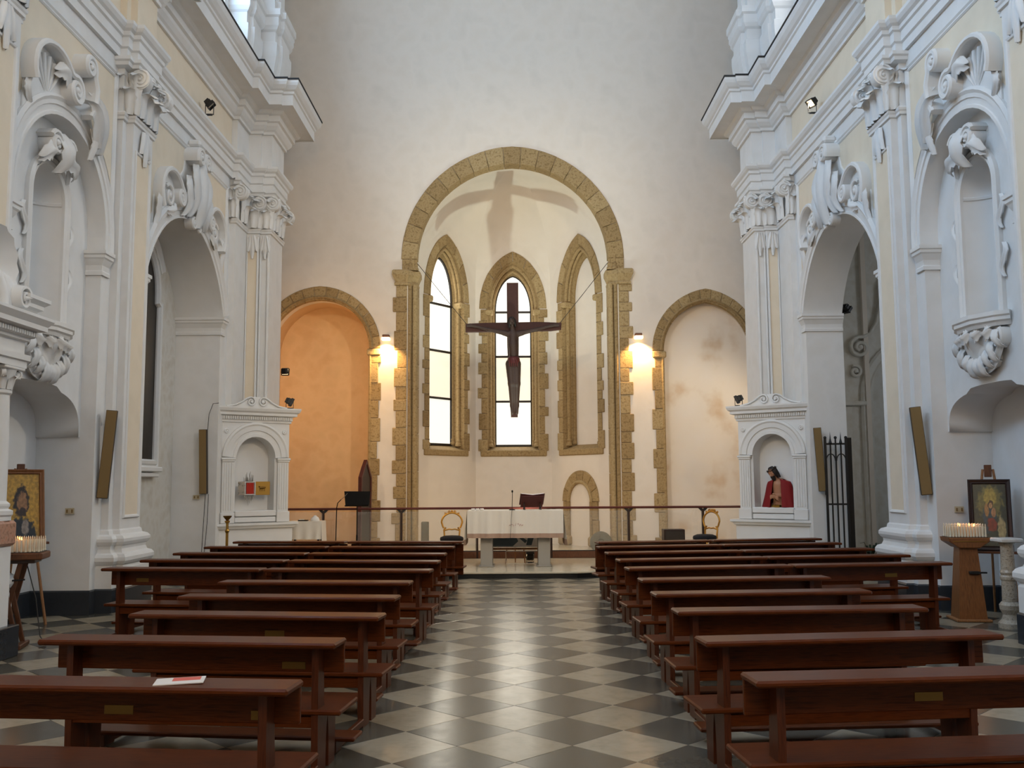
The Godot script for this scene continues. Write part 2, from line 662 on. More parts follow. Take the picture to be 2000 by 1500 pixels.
	var ew := mat("unseen_entrance_pane", Color(0.85, 0.82, 0.76), 0.4)  # glow of the unseen warm window behind the viewer
	ew.emission_enabled = true
	ew.emission = Color(1.0, 0.86, 0.66)
	ew.emission_energy_multiplier = 1.2
	var lb := mat("lamp_glow", Color(1, 0.9, 0.75), 0.5)
	lb.emission_enabled = true
	lb.emission = Color(1.0, 0.88, 0.68)
	lb.emission_energy_multiplier = 3.0
	var fb := mat("flame_glow", Color(1, 0.75, 0.4), 0.5)
	fb.emission_enabled = true
	fb.emission = Color(1.0, 0.72, 0.36)
	fb.emission_energy_multiplier = 6.0


# ---------------------------------------------------------------- baroque side walls
func wall_frame(sg: float) -> Transform3D:      # x = u, y = height, z = out of the wall
	return frame_of(Vector3(sg * W, 0, 0), Vector3(0, 0, -1), Vector3.UP, Vector3(-sg, 0, 0))


func plan_frame(sg: float) -> Transform3D:      # x = u, y = out of the wall, z = height
	return frame_of(Vector3(sg * W, 0, 0), Vector3(0, 0, -1), Vector3(-sg, 0, 0), Vector3.UP)


func pilaster_path(u0: float, u1: float) -> Array:
	return [Vector2(u0 - 0.14, 0), Vector2(u0 - 0.14, 0.1), Vector2(u0, 0.1), Vector2(u0, 0.2), Vector2(u1, 0.2), Vector2(u1, 0.1), Vector2(u1 + 0.14, 0.1), Vector2(u1 + 0.14, 0)]


const BASE_PROFILE := [Vector2(0, 0), Vector2(0.13, 0), Vector2(0.13, 0.60), Vector2(0.11, 0.64), Vector2(0.14, 0.66), Vector2(0.165, 0.70), Vector2(0.165, 0.75), Vector2(0.14, 0.79), Vector2(0.09, 0.81), Vector2(0.07, 0.86), Vector2(0.075, 0.90), Vector2(0.10, 0.92), Vector2(0.12, 0.96), Vector2(0.12, 1.0), Vector2(0.09, 1.04), Vector2(0.03, 1.06), Vector2(0.02, 1.11), Vector2(0, 1.13)]
const RING_PROFILE := [Vector2(0, 7.02), Vector2(0.03, 7.03), Vector2(0.03, 7.07), Vector2(0.045, 7.09), Vector2(0.05, 7.12), Vector2(0.03, 7.15), Vector2(0, 7.16)]
const ABACUS_PROFILE := [Vector2(0, 7.80), Vector2(0.09, 7.82), Vector2(0.1, 7.87), Vector2(0.13, 7.89), Vector2(0.13, 7.94), Vector2(0, 7.95)]
const ARCHITRAVE := [Vector2(0, 7.95), Vector2(0.05, 7.95), Vector2(0.05, 8.08), Vector2(0.08, 8.10), Vector2(0.08, 8.24), Vector2(0.11, 8.26), Vector2(0.11, 8.32), Vector2(0.15, 8.35), Vector2(0.18, 8.40), Vector2(0.18, 8.45), Vector2(0, 8.47)]
const CORNICE := [Vector2(0, 9.2), Vector2(0.05, 9.2), Vector2(0.05, 9.26), Vector2(0.09, 9.29), Vector2(0.14, 9.36), Vector2(0.15, 9.42), Vector2(0.2, 9.44), Vector2(0.2, 9.56), Vector2(0.26, 9.58), Vector2(0.30, 9.64), Vector2(0.54, 9.66), Vector2(0.54, 9.64), Vector2(0.56, 9.64), Vector2(0.56, 9.86), Vector2(0.59, 9.88), Vector2(0.59, 9.93), Vector2(0.63, 9.96), Vector2(0.68, 10.03), Vector2(0.70, 10.09), Vector2(0.70, 10.14), Vector2(0, 10.18)]


func volute(r: float, t: float) -> MB:
	var mb := MB.new()
	var c := []
	for i in 18:
		c.append(Vector2(cos(TAU * i / 18), sin(TAU * i / 18)) * r * 0.93)
	mb.prism(c, -t, t * 0.72, true)
	mb.scroll(Vector2.ZERO, r * 0.9, r * 0.16, 2.2, PI * 0.5, -1.0, r * 0.2, -t, t)
	return mb


func add_capital(parent: Node3D, sg: float, spots: Array, leaves: Array):
	# spots: [u, w] of volutes seen edge-on from the nave; leaves: [u, w, towards] with towards 0 = nave, 1 = entrance
	var vm := volute(0.165, 0.08).mesh()
	for s in spots:
		var o := part(parent, "volute", vm, M.plaster_white)
		o.position = Vector3(sg * (W - s[1]), 7.66, -s[0])
	for l in leaves:
		if l[2] == 0:
			var ro := MB.new(frame_of(Vector3(sg * (W - l[1] - 0.1), 7.79, -l[0]), Vector3(0, 0, 1), Vector3(-sg, 0, 0), Vector3.UP))
			for q in 6:
				var qa := TAU * q / 6.0
				ro.ball(Vector3(cos(qa) * 0.055, 0.02, sin(qa) * 0.055), Vector3(0.035, 0.03, 0.035), 8, 5)
			ro.ball(Vector3(0, 0.035, 0), Vector3(0.028, 0.03, 0.028), 8, 5)
			part(parent, "rosette", ro, M.plaster_white)
		var mb := MB.new()
		var k: float = l[3] if l.size() > 3 else 1.0
		for row in 2:
			var hgt := 0.36 if row == 0 else 0.58
			var off := 0.0
			for side in ([0] if row == 0 else [-1, 1]):
				off = side * 0.1 * k
				var sp := []
				var hw := []
				for i in 8:
					var t := i / 7.0
					var curl := 0.02 + 0.06 * t + (0.14 * pow(maxf(0, t - 0.55) / 0.45, 1.5))
					var yy := hgt * sin(minf(t, 0.86) / 0.86 * PI * 0.5) - (0.05 * maxf(0, t - 0.86) / 0.14)
					sp.append(Vector3(off, yy, curl + (0.03 if row == 0 else 0.0)))
					hw.append((0.095 if row == 0 else 0.075) * k * (0.75 + 0.5 * sin(t * PI)) * (1.0 if t < 0.8 else 1.0 - (t - 0.8) * 2.8))
				mb.leaf(sp, hw, Vector3.RIGHT, Vector3.BACK, 0.05, 3.0)
		var p := Vector3(sg * (W - l[1]), 7.13, -l[0])
		var o := part(parent, "leaf", mb, M.plaster_white)
		if l[2] == 1:
			o.transform = frame_of(p, Vector3.RIGHT, Vector3.UP, Vector3.BACK)
		else:
			o.transform = frame_of(p, Vector3(0, 0, sg), Vector3.UP, Vector3(-sg, 0, 0))


func add_pilaster(wall: Node3D, sg: float, u0: float, u1: float):
	var p := node(wall, "pilaster")
	var path := pilaster_path(u0, u1)
	var mb := MB.new(plan_frame(sg))
	mb.sweep(path, [Vector2(0, 0.5), Vector2(0, 7.95)], false, false, [], false)
	part(p, "shaft", mb, M.plaster_white)
	mb = MB.new(plan_frame(sg))
	mb.sweep(path, BASE_PROFILE, false, false, [], false)
	part(p, "base", mb, M.plaster_white)
	mb = MB.new(plan_frame(sg))
	mb.sweep(path, RING_PROFILE, false, false, [], false)
	part(p, "ring_moulding", mb, M.plaster_white)
	mb = MB.new(plan_frame(sg))
	mb.sweep(path, ABACUS_PROFILE, false, false, [], false)
	part(p, "abacus", mb, M.plaster_white)
	# sunk panel on the front
	mb = MB.new(wall_frame(sg))
	mb.face(u0 + 0.13, u1 - 0.13, 1.32, 6.6, 0.204)
	part(p, "panel", mb, M.plaster_cream)
	mb = MB.new(wall_frame(sg))
	mb.sweep([Vector2(u0 + 0.11, 1.3), Vector2(u0 + 0.11, 6.62), Vector2(u1 - 0.11, 6.62), Vector2(u1 - 0.11, 1.3)], [Vector2(0.025, 0.2), Vector2(0.025, 0.215), Vector2(0.012, 0.23), Vector2(-0.012, 0.222), Vector2(-0.025, 0.2)], true)
	part(p, "panel_moulding", mb, M.plaster_white)
	add_capital(p, sg, [[u0 - 0.02, 0.30], [u1 + 0.02, 0.32]], [[(u0 + u1) * 0.5, 0.2, 0, 1.25], [u0 + 0.12, 0.2, 0], [u1 - 0.12, 0.2, 0], [u0, 0.14, 1]])
	# carved sprays between the volutes
	for q in [[(u0 + u1) * 0.5 - 0.16, 0.30], [(u0 + u1) * 0.5 + 0.16, 0.30]]:
		leaf_part(p, wall_frame(sg), [Vector3(q[0], 7.30, q[1] - 0.12), Vector3(q[0], 7.45, q[1]), Vector3(q[0], 7.48, q[1] + 0.08), Vector3(q[0], 7.40, q[1] + 0.12)], 0.075, 0.05)
	# hanging sprig under the ring
	mb = MB.new(wall_frame(sg))
	var uc := (u0 + u1) * 0.5
	for k in 3:
		var sp := []
		var hw := []
		for i in 7:
			var t := i / 6.0
			sp.append(Vector3(uc + (k - 1) * (0.05 + 0.1 * t), 7.0 - 0.52 * t * (1.0 if k == 1 else 0.7), 0.215 + 0.02 * sin(t * PI)))
			hw.append(0.06 * sin(PI * (0.15 + 0.8 * t)) + 0.015)
		mb.leaf(sp, hw, Vector3.RIGHT, Vector3.BACK, 0.04, 3.0)
	part(p, "sprig", mb, M.plaster_white)


func leaf_part(parent: Node3D, f: Transform3D, pts: Array, wid: float, bulge: float, side := Vector3.RIGHT, called := "leaf"):
	# leaf along a smooth curve through a few points
	var cv := Curve3D.new()
	for i in pts.size():
		var d: Vector3 = (pts[mini(i + 1, pts.size() - 1)] - pts[maxi(i - 1, 0)]) * 0.18
		cv.add_point(pts[i], -d, d)
	var sp := []
	var hw := []
	for i in 10:
		var t := i / 9.0
		sp.append(cv.sample_baked(cv.get_baked_length() * t, true))
		hw.append(0.015 + wid * sin(PI * (0.12 + 0.8 * t)))
	var mb := MB.new(f)
	mb.leaf(sp, hw, side, Vector3.BACK, bulge, 4.0)
	part(parent, called, mb, M.plaster_white)


func small_cartouche(wall: Node3D, sg: float, uc: float, v: float):
	# lopsided rocaille crest: a hood that curls into a volute, a second scroll and a hanging leaf
	var c := node(wall, "cartouche")
	var f := wall_frame(sg) * Transform3D(Basis(), Vector3(uc, v, 0))
	var mb := MB.new(f)
	var hood := []
	for i in 13:
		var a := deg_to_rad(205.0 - 14.0 * i)
		hood.append(Vector2(-0.64 + 0.50 * cos(a), 0.24 + 0.42 * sin(a)))
	mb.scroll(Vector2(-0.08, 0.32), 0.19, 0.045, 1.7, 2.1, -1.0, 0.075, 0, 0.2, hood)
	part(c, "hood_scroll", mb, M.plaster_white)
	mb = MB.new(f)
	mb.scroll(Vector2(0.24, 0.78), 0.16, 0.04, 1.5, -0.5, 1.0, 0.08, 0, 0.22, [Vector2(0.30, 0.12), Vector2(0.44, 0.34), Vector2(0.46, 0.55)])
	part(c, "scroll", mb, M.plaster_white)
	mb = MB.new(f)
	var back := []
	for i in 13:
		var bx := lerpf(-1.12, 0.78, i / 12.0)
		back.append(Vector2(bx, sqrt(1.47 * 1.47 - bx * bx) - 1.26))
	back.append_array([Vector2(0.66, 0.25), Vector2(0.45, 0.6), Vector2(0.2, 0.85), Vector2(-0.05, 0.5), Vector2(-0.3, 0.58), Vector2(-0.62, 0.65), Vector2(-0.94, 0.54), Vector2(-1.1, 0.25)])
	mb.prism(back, 0.0, 0.03, false, 0.01)
	part(c, "plain_field", mb, M.plaster_white)
	for k in 6:
		var ra := deg_to_rad(40.0 + 22.0 * k)
		mb = MB.new(f)
		mb.tube([Vector3(-0.58 + 0.06 * cos(ra), 0.06 + 0.06 * sin(ra), 0.03), Vector3(-0.6 + 0.24 * cos(ra), 0.14 + 0.2 * sin(ra), 0.035), Vector3(-0.62 + 0.38 * cos(ra), 0.22 + 0.33 * sin(ra), 0.04)], [0.008, 0.022, 0.035], 7)
		part(c, "shell_rib", mb, M.plaster_white)
	leaf_part(c, f, [Vector3(-0.2, 0.34, 0.08), Vector3(-0.36, 0.48, 0.13), Vector3(-0.52, 0.40, 0.07)], 0.11, 0.06, Vector3.UP)
	leaf_part(c, f, [Vector3(0.02, 0.25, 0.06), Vector3(0.3, 0.30, 0.16), Vector3(0.52, 0.12, 0.16), Vector3(0.66, -0.18, 0.06)], 0.13, 0.09)
	leaf_part(c, f, [Vector3(0.42, 0.5, 0.08), Vector3(0.6, 0.35, 0.16), Vector3(0.74, 0.08, 0.14), Vector3(0.8, -0.22, 0.04)], 0.10, 0.08)
	leaf_part(c, f, [Vector3(0.55, 0.05, 0.08), Vector3(0.62, -0.12, 0.1), Vector3(0.6, -0.36, 0.03)], 0.06, 0.05)
	leaf_part(c, f, [Vector3(-1.06, 0.08, 0.05), Vector3(-1.12, -0.06, 0.07), Vector3(-1.0, -0.2, 0.03)], 0.05, 0.04)


func big_cartouche(wall: Node3D, sg: float, uc: float, v: float):
	var c := node(wall, "cartouche")
	var f := wall_frame(sg) * Transform3D(Basis(), Vector3(uc, v, 0))
	var mb := MB.new(f)
	var back := [Vector2(-1.75, -0.55), Vector2(-1.2, -0.1), Vector2(-0.6, 0.1), Vector2(0, 0.14), Vector2(0.6, 0.1), Vector2(1.2, -0.1), Vector2(1.75, -0.55), Vector2(1.72, -0.1), Vector2(1.5, 0.38), Vector2(1.15, 0.52), Vector2(0.75, 0.45), Vector2(0.42, 0.75), Vector2(0.2, 1.3), Vector2(-0.2, 1.3), Vector2(-0.42, 0.75), Vector2(-0.75, 0.45), Vector2(-1.15, 0.52), Vector2(-1.5, 0.38), Vector2(-1.72, -0.1)]
	mb.prism(back, 0.0, 0.03, false, 0.01)
	part(c, "plain_field", mb, M.plaster_white)
	for m in [-1.0, 1.0]:
		var fm: Transform3D = f * Transform3D(Basis.from_scale(Vector3(m, 1, 1)), Vector3.ZERO)
		mb = MB.new(fm)
		var hood := []
		for i in 12:
			var a := deg_to_rad(-35.0 + 16.0 * i)
			hood.append(Vector2(1.18 + 0.50 * cos(a), 0.04 + 0.46 * sin(a)))
		mb.scroll(Vector2(0.80, 0.16), 0.16, 0.04, 1.5, 2.5, 1.0, 0.08, 0, 0.18, hood)
		part(c, "hood_scroll", mb, M.plaster_white)
		mb = MB.new(fm)
		mb.scroll(Vector2(0.17, 1.06), 0.17, 0.04, 1.7, -0.6, 1.0, 0.075, 0, 0.28)
		part(c, "scroll", mb, M.plaster_white)
		mb = MB.new(fm)
		mb.scroll(Vector2(0.12, -0.12), 0.11, 0.03, 1.5, 1.6, -1.0, 0.05, 0, 0.16)
		part(c, "scroll", mb, M.plaster_white)
		mb = MB.new(fm)
		mb.scroll(Vector2(1.2, 0.06), 0.2, 0.05, 1.3, 0.6, 1.0, 0.06, 0, 0.11)
		part(c, "scroll", mb, M.plaster_white)
		leaf_part(c, fm, [Vector3(0.22, 0.92, 0.12), Vector3(0.34, 0.62, 0.2), Vector3(0.24, 0.25, 0.18), Vector3(0.30, -0.05, 0.06)], 0.11, 0.08)
		leaf_part(c, fm, [Vector3(0.40, 0.66, 0.08), Vector3(0.55, 0.4, 0.16), Vector3(0.46, 0.12, 0.14), Vector3(0.56, -0.1, 0.05)], 0.09, 0.07)
		leaf_part(c, fm, [Vector3(1.58, 0.05, 0.06), Vector3(1.70, -0.15, 0.1), Vector3(1.66, -0.4, 0.06), Vector3(1.74, -0.62, 0.02)], 0.07, 0.05)
		leaf_part(c, fm, [Vector3(0.95, -0.02, 0.05), Vector3(1.05, -0.14, 0.1), Vector3(1.3, -0.22, 0.05)], 0.07, 0.05, Vector3.UP)
	leaf_part(c, f, [Vector3(0, -0.18, 0.10), Vector3(0, 0.3, 0.2), Vector3(0, 0.7, 0.2), Vector3(0, 1.0, 0.14)], 0.17, 0.1, Vector3.RIGHT, "keystone")
	mb = MB.new(f)
	mb.box(Vector3(0, 1.34, 0.11), Vector3(0.36, 0.13, 0.24), 0.04)
	part(c, "cap", mb, M.plaster_white)


func add_impost(wall: Node3D, sg: float, u: float, deep: float, far: bool):
	# moulded band at the springing of an arch, wrapping from the wall face into the reveal
	var mb := MB.new(plan_frame(sg))
	var prof := [Vector2(0, 4.66), Vector2(0.03, 4.66), Vector2(0.03, 4.71), Vector2(0.015, 4.73), Vector2(0.02, 4.80), Vector2(0.06, 4.88), Vector2(0.08, 4.90), Vector2(0.08, 4.94), Vector2(0.10, 4.95), Vector2(0.10, 5.0), Vector2(0, 5.0)]
	if far:
		mb.sweep([Vector2(u, -deep), Vector2(u, 0), Vector2(u + 0.22, 0)], prof, false, false, [], true)
	else:
		mb.sweep([Vector2(u - 0.22, 0), Vector2(u, 0), Vector2(u, -deep)], prof, false, false, [], true)
	part(wall, "impost", mb, M.plaster_white)


func entablature_path() -> Array:
	var p := [Vector2(-6, 0)]
	for k in [[9.62, 10.35], [13.56, 14.3]]:
		p.append_array(pilaster_path(k[0], k[1]))
	p.append_array([Vector2(19.0, 0), Vector2(19.0, 0.12), Vector2(19.84, 0.12), Vector2(19.84, 0.38), Vector2(19.9, 0.38), Vector2(19.9, 0.6), Vector2(20.95, 0.6), Vector2(20.95, -1.9)])
	return p


func build_side(sg: float):
	var left := sg < 0
	var side := "left" if left else "right"
	var wf := wall_frame(sg)
	var pf := plan_frame(sg)
	var top_a := round_top(11.9, 1.22, 5.2, 1.22, 24)
	var top_b := arc_top(16.6, 4.28, 2.1, 5.0)
	var ha := hole(top_a, 0.0)
	var hb := hole(top_b, 0.0)
	var deep := 0.87 if left else 0.72
	var mb := MB.new(wf)
	mb.face(-6, 18.96, 0, 10.15, 0, [ha, hb])
	mb.reveal(ha, 0, -0.21)
	mb.reveal(hb, 0, -deep)
	var wall := part(self, "wall_" + side, mb, M.plaster_white)
	tag(wall, "white stuccoed nave wall on the %s with arches, pilasters and a deep cornice" % side, "wall", "", "structure")
	# inner field of the blind arch with its two niches
	var nt := round_top(11.92, 0.42, 5.42, 0.42, 20)
	var niche := hole(nt, 3.75)
	# the vault of the lower niche springs from a small ledge and has a raised flat crown
	var lt := [Vector2(10.68, 2.40)]
	var was := false
	for p in basket_top(11.9, 1.185, 2.40, 0.60 if left else 0.50, 28):
		var crown: bool = absf(p.x - 11.9) < 0.62
		if crown and not was:
			lt.append(Vector2(11.9 - 0.621, p.y - 0.01))
		if was and not crown:
			lt.append(Vector2(11.9 + 0.621, p.y + 0.01))
		was = crown
		lt.append(p + Vector2(0, 0.05 if crown else 0.0))
	lt.append(Vector2(13.12, 2.40))
	var low := hole(lt, 0.0)
	# the field is drawn in two storeys so that the openings do not share a column
	mb = MB.new(wf)
	mb.face(ha.l, ha.r, 3.3, 6.45, -0.21, [niche])
	part(wall, "blind_arch_field", mb, M.plaster_white)
	mb = MB.new(wf)
	mb.face(ha.l, ha.r, 0, 3.3, -0.21, [low])
	part(wall, "blind_arch_field", mb, M.plaster_white)
	mb = MB.new(wf)
	mb.reveal(low, -0.21, -0.80)
	mb.face(low.l - 0.02, low.r + 0.02, 0, 3.1, -0.80)
	part(wall, "lower_niche", mb, M.plaster_white)
	mb = MB.new(wf)
	var s := mb.g()
	for j in 14:
		for i in 14:
			var c := []
			for q in [[i, j], [i + 1, j], [i + 1, j + 1], [i, j + 1]]:
				var a: float = PI * q[0] / 14.0
				var tv: float = q[1] / 14.0
				var vv: float
				var rr := 0.42
				if tv < 0.5:
					vv = lerpf(3.75, 5.42, tv * 2.0)
				else:
					var e := (tv - 0.5) * PI
					vv = 5.42 + 0.42 * sin(e)
					rr = 0.42 * cos(e)
				c.append(Vector3(11.92 - rr * cos(a), vv, -0.21 - rr * sin(a)))
			mb.quad(c[0], c[1], c[2], c[3], s)
	mb.face(11.5, 12.34, 3.75, 3.76, -0.209)
	part(wall, "shell_niche", mb, M.plaster_white)
	mb = MB.new(frame_of(Vector3(sg * (W + 0.21), 0, -11.92), Vector3(0, 0, -1), Vector3(-sg, 0, 0), Vector3.UP))
	var ring := []
	for i in 15:
		var a := PI * i / 14.0
		ring.append(Vector2(-0.42 * cos(a), -0.42 * sin(a)))
	mb.sweep(ring, [Vector2(0, 5.40), Vector2(0.02, 5.41), Vector2(0.025, 5.44), Vector2(0, 5.46)], false, true, [], false)
	part(wall, "niche_band", mb, M.plaster_white)
	# frame of the niche
	mb = MB.new(wf)
	mb.sweep(arch_path(nt, 3.75), [Vector2(0.12, -0.21), Vector2(0.12, -0.16), Vector2(0.09, -0.13), Vector2(0.06, -0.16), Vector2(0.03, -0.15), Vector2(0.0, -0.17), Vector2(0.0, -0.21)], false, true)
	part(wall, "niche_frame", mb, M.plaster_white)
	# its carved crest, ears and bracket
	var crest := node(wall, "niche_crest")
	var f0 := wf * Transform3D(Basis(), Vector3(11.92, 5.95, -0.21))
	for m in [-1.0, 1.0]:
		var fm: Transform3D = f0 * Transform3D(Basis.from_scale(Vector3(m, 1, 1)), Vector3.ZERO)
		mb = MB.new(fm)
		mb.scroll(Vector2(0.17, 0.12), 0.16, 0.04, 1.7, 0.4, 1.0, 0.06, 0, 0.22)
		part(crest, "scroll", mb, M.plaster_white)
		mb = MB.new(fm)
		var sp := []
		var hw := []
		for i in 8:
			var t := i / 7.0
			sp.append(Vector3(0.1 + 0.3 * t, 0.12 - 0.36 * t * t, 0.03 + 0.08 * sin(t * PI)))
			hw.append(0.02 + 0.07 * sin(PI * (0.15 + 0.8 * t)))
		mb.leaf(sp, hw, Vector3.UP, Vector3.BACK, 0.05, 4.0)
		part(crest, "leaf", mb, M.plaster_white)
		for k in 2:
			mb = MB.new(fm)
			sp = []
			hw = []
			for i in 8:
				var t := i / 7.0
				sp.append(Vector3(0.60 + 0.06 * sin(t * 6.0), -0.75 - 0.6 * k - 0.42 * t, 0.015 + 0.03 * sin(t * PI)))
				hw.append(0.012 + 0.045 * sin(PI * (0.15 + 0.8 * t)))
			mb.leaf(sp, hw, Vector3.RIGHT, Vector3.BACK, 0.03, 4.0)
			part(crest, "leaf", mb, M.plaster_white)
	leaf_part(crest, f0, [Vector3(0.0, 0.30, 0.08), Vector3(0.02, 0.1, 0.22), Vector3(0.05, -0.12, 0.16), Vector3(0.0, -0.22, 0.05)], 0.14, 0.09)
	leaf_part(crest, f0, [Vector3(0.12, 0.0, 0.1), Vector3(0.32, -0.02, 0.17), Vector3(0.44, -0.16, 0.08)], 0.11, 0.07, Vector3.UP)
	leaf_part(crest, f0, [Vector3(-0.12, 0.0, 0.1), Vector3(-0.32, -0.02, 0.17), Vector3(-0.44, -0.16, 0.08)], 0.11, 0.07, Vector3.UP)
	var con := node(wall, "statue_bracket")
	mb = MB.new(frame_of(Vector3(sg * (W + 0.21), 0, -11.92), Vector3(0, 0, -1), Vector3(-sg, 0, 0), Vector3.UP))
	mb.sweep([Vector2(-0.62, 0), Vector2(-0.5, 0.12), Vector2(-0.2, 0.26), Vector2(0.2, 0.26), Vector2(0.5, 0.12), Vector2(0.62, 0)], [Vector2(-0.1, 3.60), Vector2(0, 3.60), Vector2(0.02, 3.64), Vector2(0.05, 3.66), Vector2(0.05, 3.70), Vector2(0.07, 3.72), Vector2(0.07, 3.77), Vector2(-0.25, 3.77)], false, false, [], true)
	part(con, "shelf_moulding", mb, M.plaster_white)
	mb = MB.new(wf * Transform3D(Basis(), Vector3(11.92, 3.62, -0.21)))
	var s2 := mb.g()
	var gr := []
	for i in 13:
		var row := []
		for j in 9:
			var x := -0.52 + 1.04 * i / 12.0
			var t := j / 8.0
			var lim := 0.52 * (1.0 - 0.75 * pow(absf(x) / 0.56, 2.0)) * (1.0 + 0.07 * sin(x * 26.0))
			row.append(Vector3(x, -lim * t, (0.22 * (1.0 - absf(x) / 0.6)) * cos(t * PI * 0.5) + 0.05 * absf(sin(t * 5.0 + absf(x) * 7.0)) + 0.01))
		gr.append(row)
	for i in 12:
		for j in 8:
			mb.quad(gr[i][j], gr[i][j + 1], gr[i + 1][j + 1], gr[i + 1][j], s2)
	part(con, "carved_body", mb, M.plaster_white)
	var cf := wf * Transform3D(Basis(), Vector3(11.92, 3.62, -0.21))
	for k in 9:
		var kx := -0.48 + 0.12 * k
		var ky := -0.5 * (1.0 - 0.8 * pow(absf(kx) / 0.56, 2.0))
		leaf_part(con, cf, [Vector3(kx, ky + 0.14, 0.10), Vector3(kx * 1.06, ky + 0.04, 0.15), Vector3(kx * 1.12, ky - 0.06 - 0.03 * (k % 2), 0.10), Vector3(kx * 1.16, ky - 0.09 - 0.03 * (k % 2), 0.03)], 0.05, 0.05)
	for k in 5:
		var kx := -0.36 + 0.18 * k
		leaf_part(con, cf, [Vector3(kx - 0.06, -0.04, 0.2 - 0.25 * absf(kx)), Vector3(kx, -0.10, 0.27 - 0.25 * absf(kx)), Vector3(kx + 0.08, -0.09, 0.21 - 0.25 * absf(kx))], 0.07, 0.06, Vector3.UP)
	for m in [-1.0, 1.0]:
		mb = MB.new(wf * Transform3D(Basis.from_scale(Vector3(m, 1, 1)), Vector3(11.92, 3.62, -0.21)))
		mb.scroll(Vector2(0.46, -0.16), 0.12, 0.03, 1.6, 1.0, -1.0, 0.05, 0, 0.13)
		mb.scroll(Vector2(0.26, -0.42), 0.09, 0.025, 1.5, 0.0, 1.0, 0.045, 0, 0.12)
		part(con, "scroll", mb, M.plaster_white)
		mb = MB.new(wf * Transform3D(Basis.from_scale(Vector3(m, 1, 1)), Vector3(11.92, 3.62, -0.21)))
		var sp3 := []
		var hw3 := []
		for i in 7:
			var t := i / 6.0
			sp3.append(Vector3(0.06 + 0.5 * t, -0.52 + 0.3 * t * t, 0.06))
			hw3.append(0.02 + 0.06 * sin(PI * (0.15 + 0.8 * t)))
		mb.leaf(sp3, hw3, Vector3.UP, Vector3.BACK, 0.06, 5.0)
		part(con, "leaf", mb, M.plaster_white)
	if left:
		mb = MB.new(wf)
		mb.face(13.9, 19.2, 0, 7.0, -0.87)
		part(wall, "recess_back", mb, M.plaster_grey)
	# archivolts
	mb = MB.new(wf)
	mb.sweep(arch_path(top_a, 5.0), [Vector2(0.26, 0), Vector2(0.26, 0.04), Vector2(0.22, 0.075), Vector2(0.18, 0.05), Vector2(0.13, 0.05), Vector2(0.12, 0.03), Vector2(0.05, 0.03), Vector2(0.04, 0.045), Vector2(0, 0.045), Vector2(0, 0)], false, true, [], true)
	part(wall, "arch_moulding", mb, M.plaster_white)
	mb = MB.new(wf)
	mb.sweep(top_b, [Vector2(0.28, 0), Vector2(0.28, 0.05), Vector2(0.24, 0.10), Vector2(0.19, 0.07), Vector2(0.13, 0.06), Vector2(0.12, 0.035), Vector2(0.04, 0.035), Vector2(0.03, 0.05), Vector2(0, 0.05), Vector2(0, 0)], false, true, [], true)
	part(wall, "arch_moulding", mb, M.plaster_white)
	add_impost(wall, sg, 13.12, 0.21, true)
	add_impost(wall, sg, 10.68, 0.21, false)
	add_impost(wall, sg, hb.r, deep, true)
	add_impost(wall, sg, hb.l, deep, false)
	# cream fields with moulded frames over the arches
	for k in [[10.56, 13.34, top_a, Vector2(11.9, 5.2)], [14.55, 18.72, top_b, Vector2(16.6, 4.3)]]:
		var gt := grown(k[2], k[3], 0.40)
		gt = gt.filter(func(p): return p.x > k[0] + 0.02 and p.x < k[1] - 0.02)
		gt.push_front(Vector2(k[0] + 0.015, gt[0].y - 0.02))
		gt.push_back(Vector2(k[1] - 0.015, gt[gt.size() - 1].y - 0.02))
		mb = MB.new(wf)
		mb.face(k[0], k[1], gt[0].y - 0.05, 7.62, 0.006, [hole(gt, gt[0].y - 0.05)])
		part(wall, "cream_field", mb, M.plaster_cream)
		mb = MB.new(wf)
		mb.sweep([Vector2(k[0], 5.15), Vector2(k[0], 7.66), Vector2(k[1], 7.66), Vector2(k[1], 5.15)], [Vector2(0.045, 0), Vector2(0.045, 0.02), Vector2(0.025, 0.04), Vector2(0.0, 0.02), Vector2(-0.025, 0.03), Vector2(-0.045, 0.012), Vector2(-0.045, 0)], false, false, [], true)
		part(wall, "field_moulding", mb, M.plaster_white)
	small_cartouche(wall, sg, 11.9, 6.46)
	big_cartouche(wall, sg, 16.6, 6.44)
	# entablature
	var ep := entablature_path()
	mb = MB.new(pf)
	mb.sweep(ep, ARCHITRAVE, false, false, [], false)
	part(wall, "architrave", mb, M.plaster_white)
	mb = MB.new(pf)
	mb.sweep(ep.filter(func(p): return p.x < 18.9) + [Vector2(18.99, 0)], [Vector2(0.006, 8.46), Vector2(0.006, 9.21)], false, false, [], false)
	part(wall, "frieze", mb, M.plaster_cream)
	mb = MB.new(pf)
	mb.sweep(ep, CORNICE, false, false, [], false)
	part(wall, "cornice", mb, M.plaster_white)
	mb = MB.new(pf)
	mb.sweep(ep, [Vector2(0.66, 10.14), Vector2(0.715, 10.14), Vector2(0.715, 10.175), Vector2(0.66, 10.18)], false, false, [], false)
	part(wall, "lead_edging", mb, M.lead_edge)
	# pilasters and the end pier
	add_pilaster(wall, sg, 9.62, 10.35)
	add_pilaster(wall, sg, 13.56, 14.3)
	var pier := node(wall, "end_pier")
	var pp := [Vector2(18.96, 0), Vector2(19.0, 0), Vector2(19.0, 0.12), Vector2(19.84, 0.12), Vector2(19.84, 0.38), Vector2(19.9, 0.38), Vector2(19.9, 0.6), Vector2(20.95, 0.6), Vector2(20.95, -1.9)]
	mb = MB.new(pf)
	mb.sweep(pp, [Vector2(0, 0), Vector2(0, 10.15)], false, false, [], false)
	part(pier, "shaft", mb, M.plaster_white)
	mb = MB.new(pf)
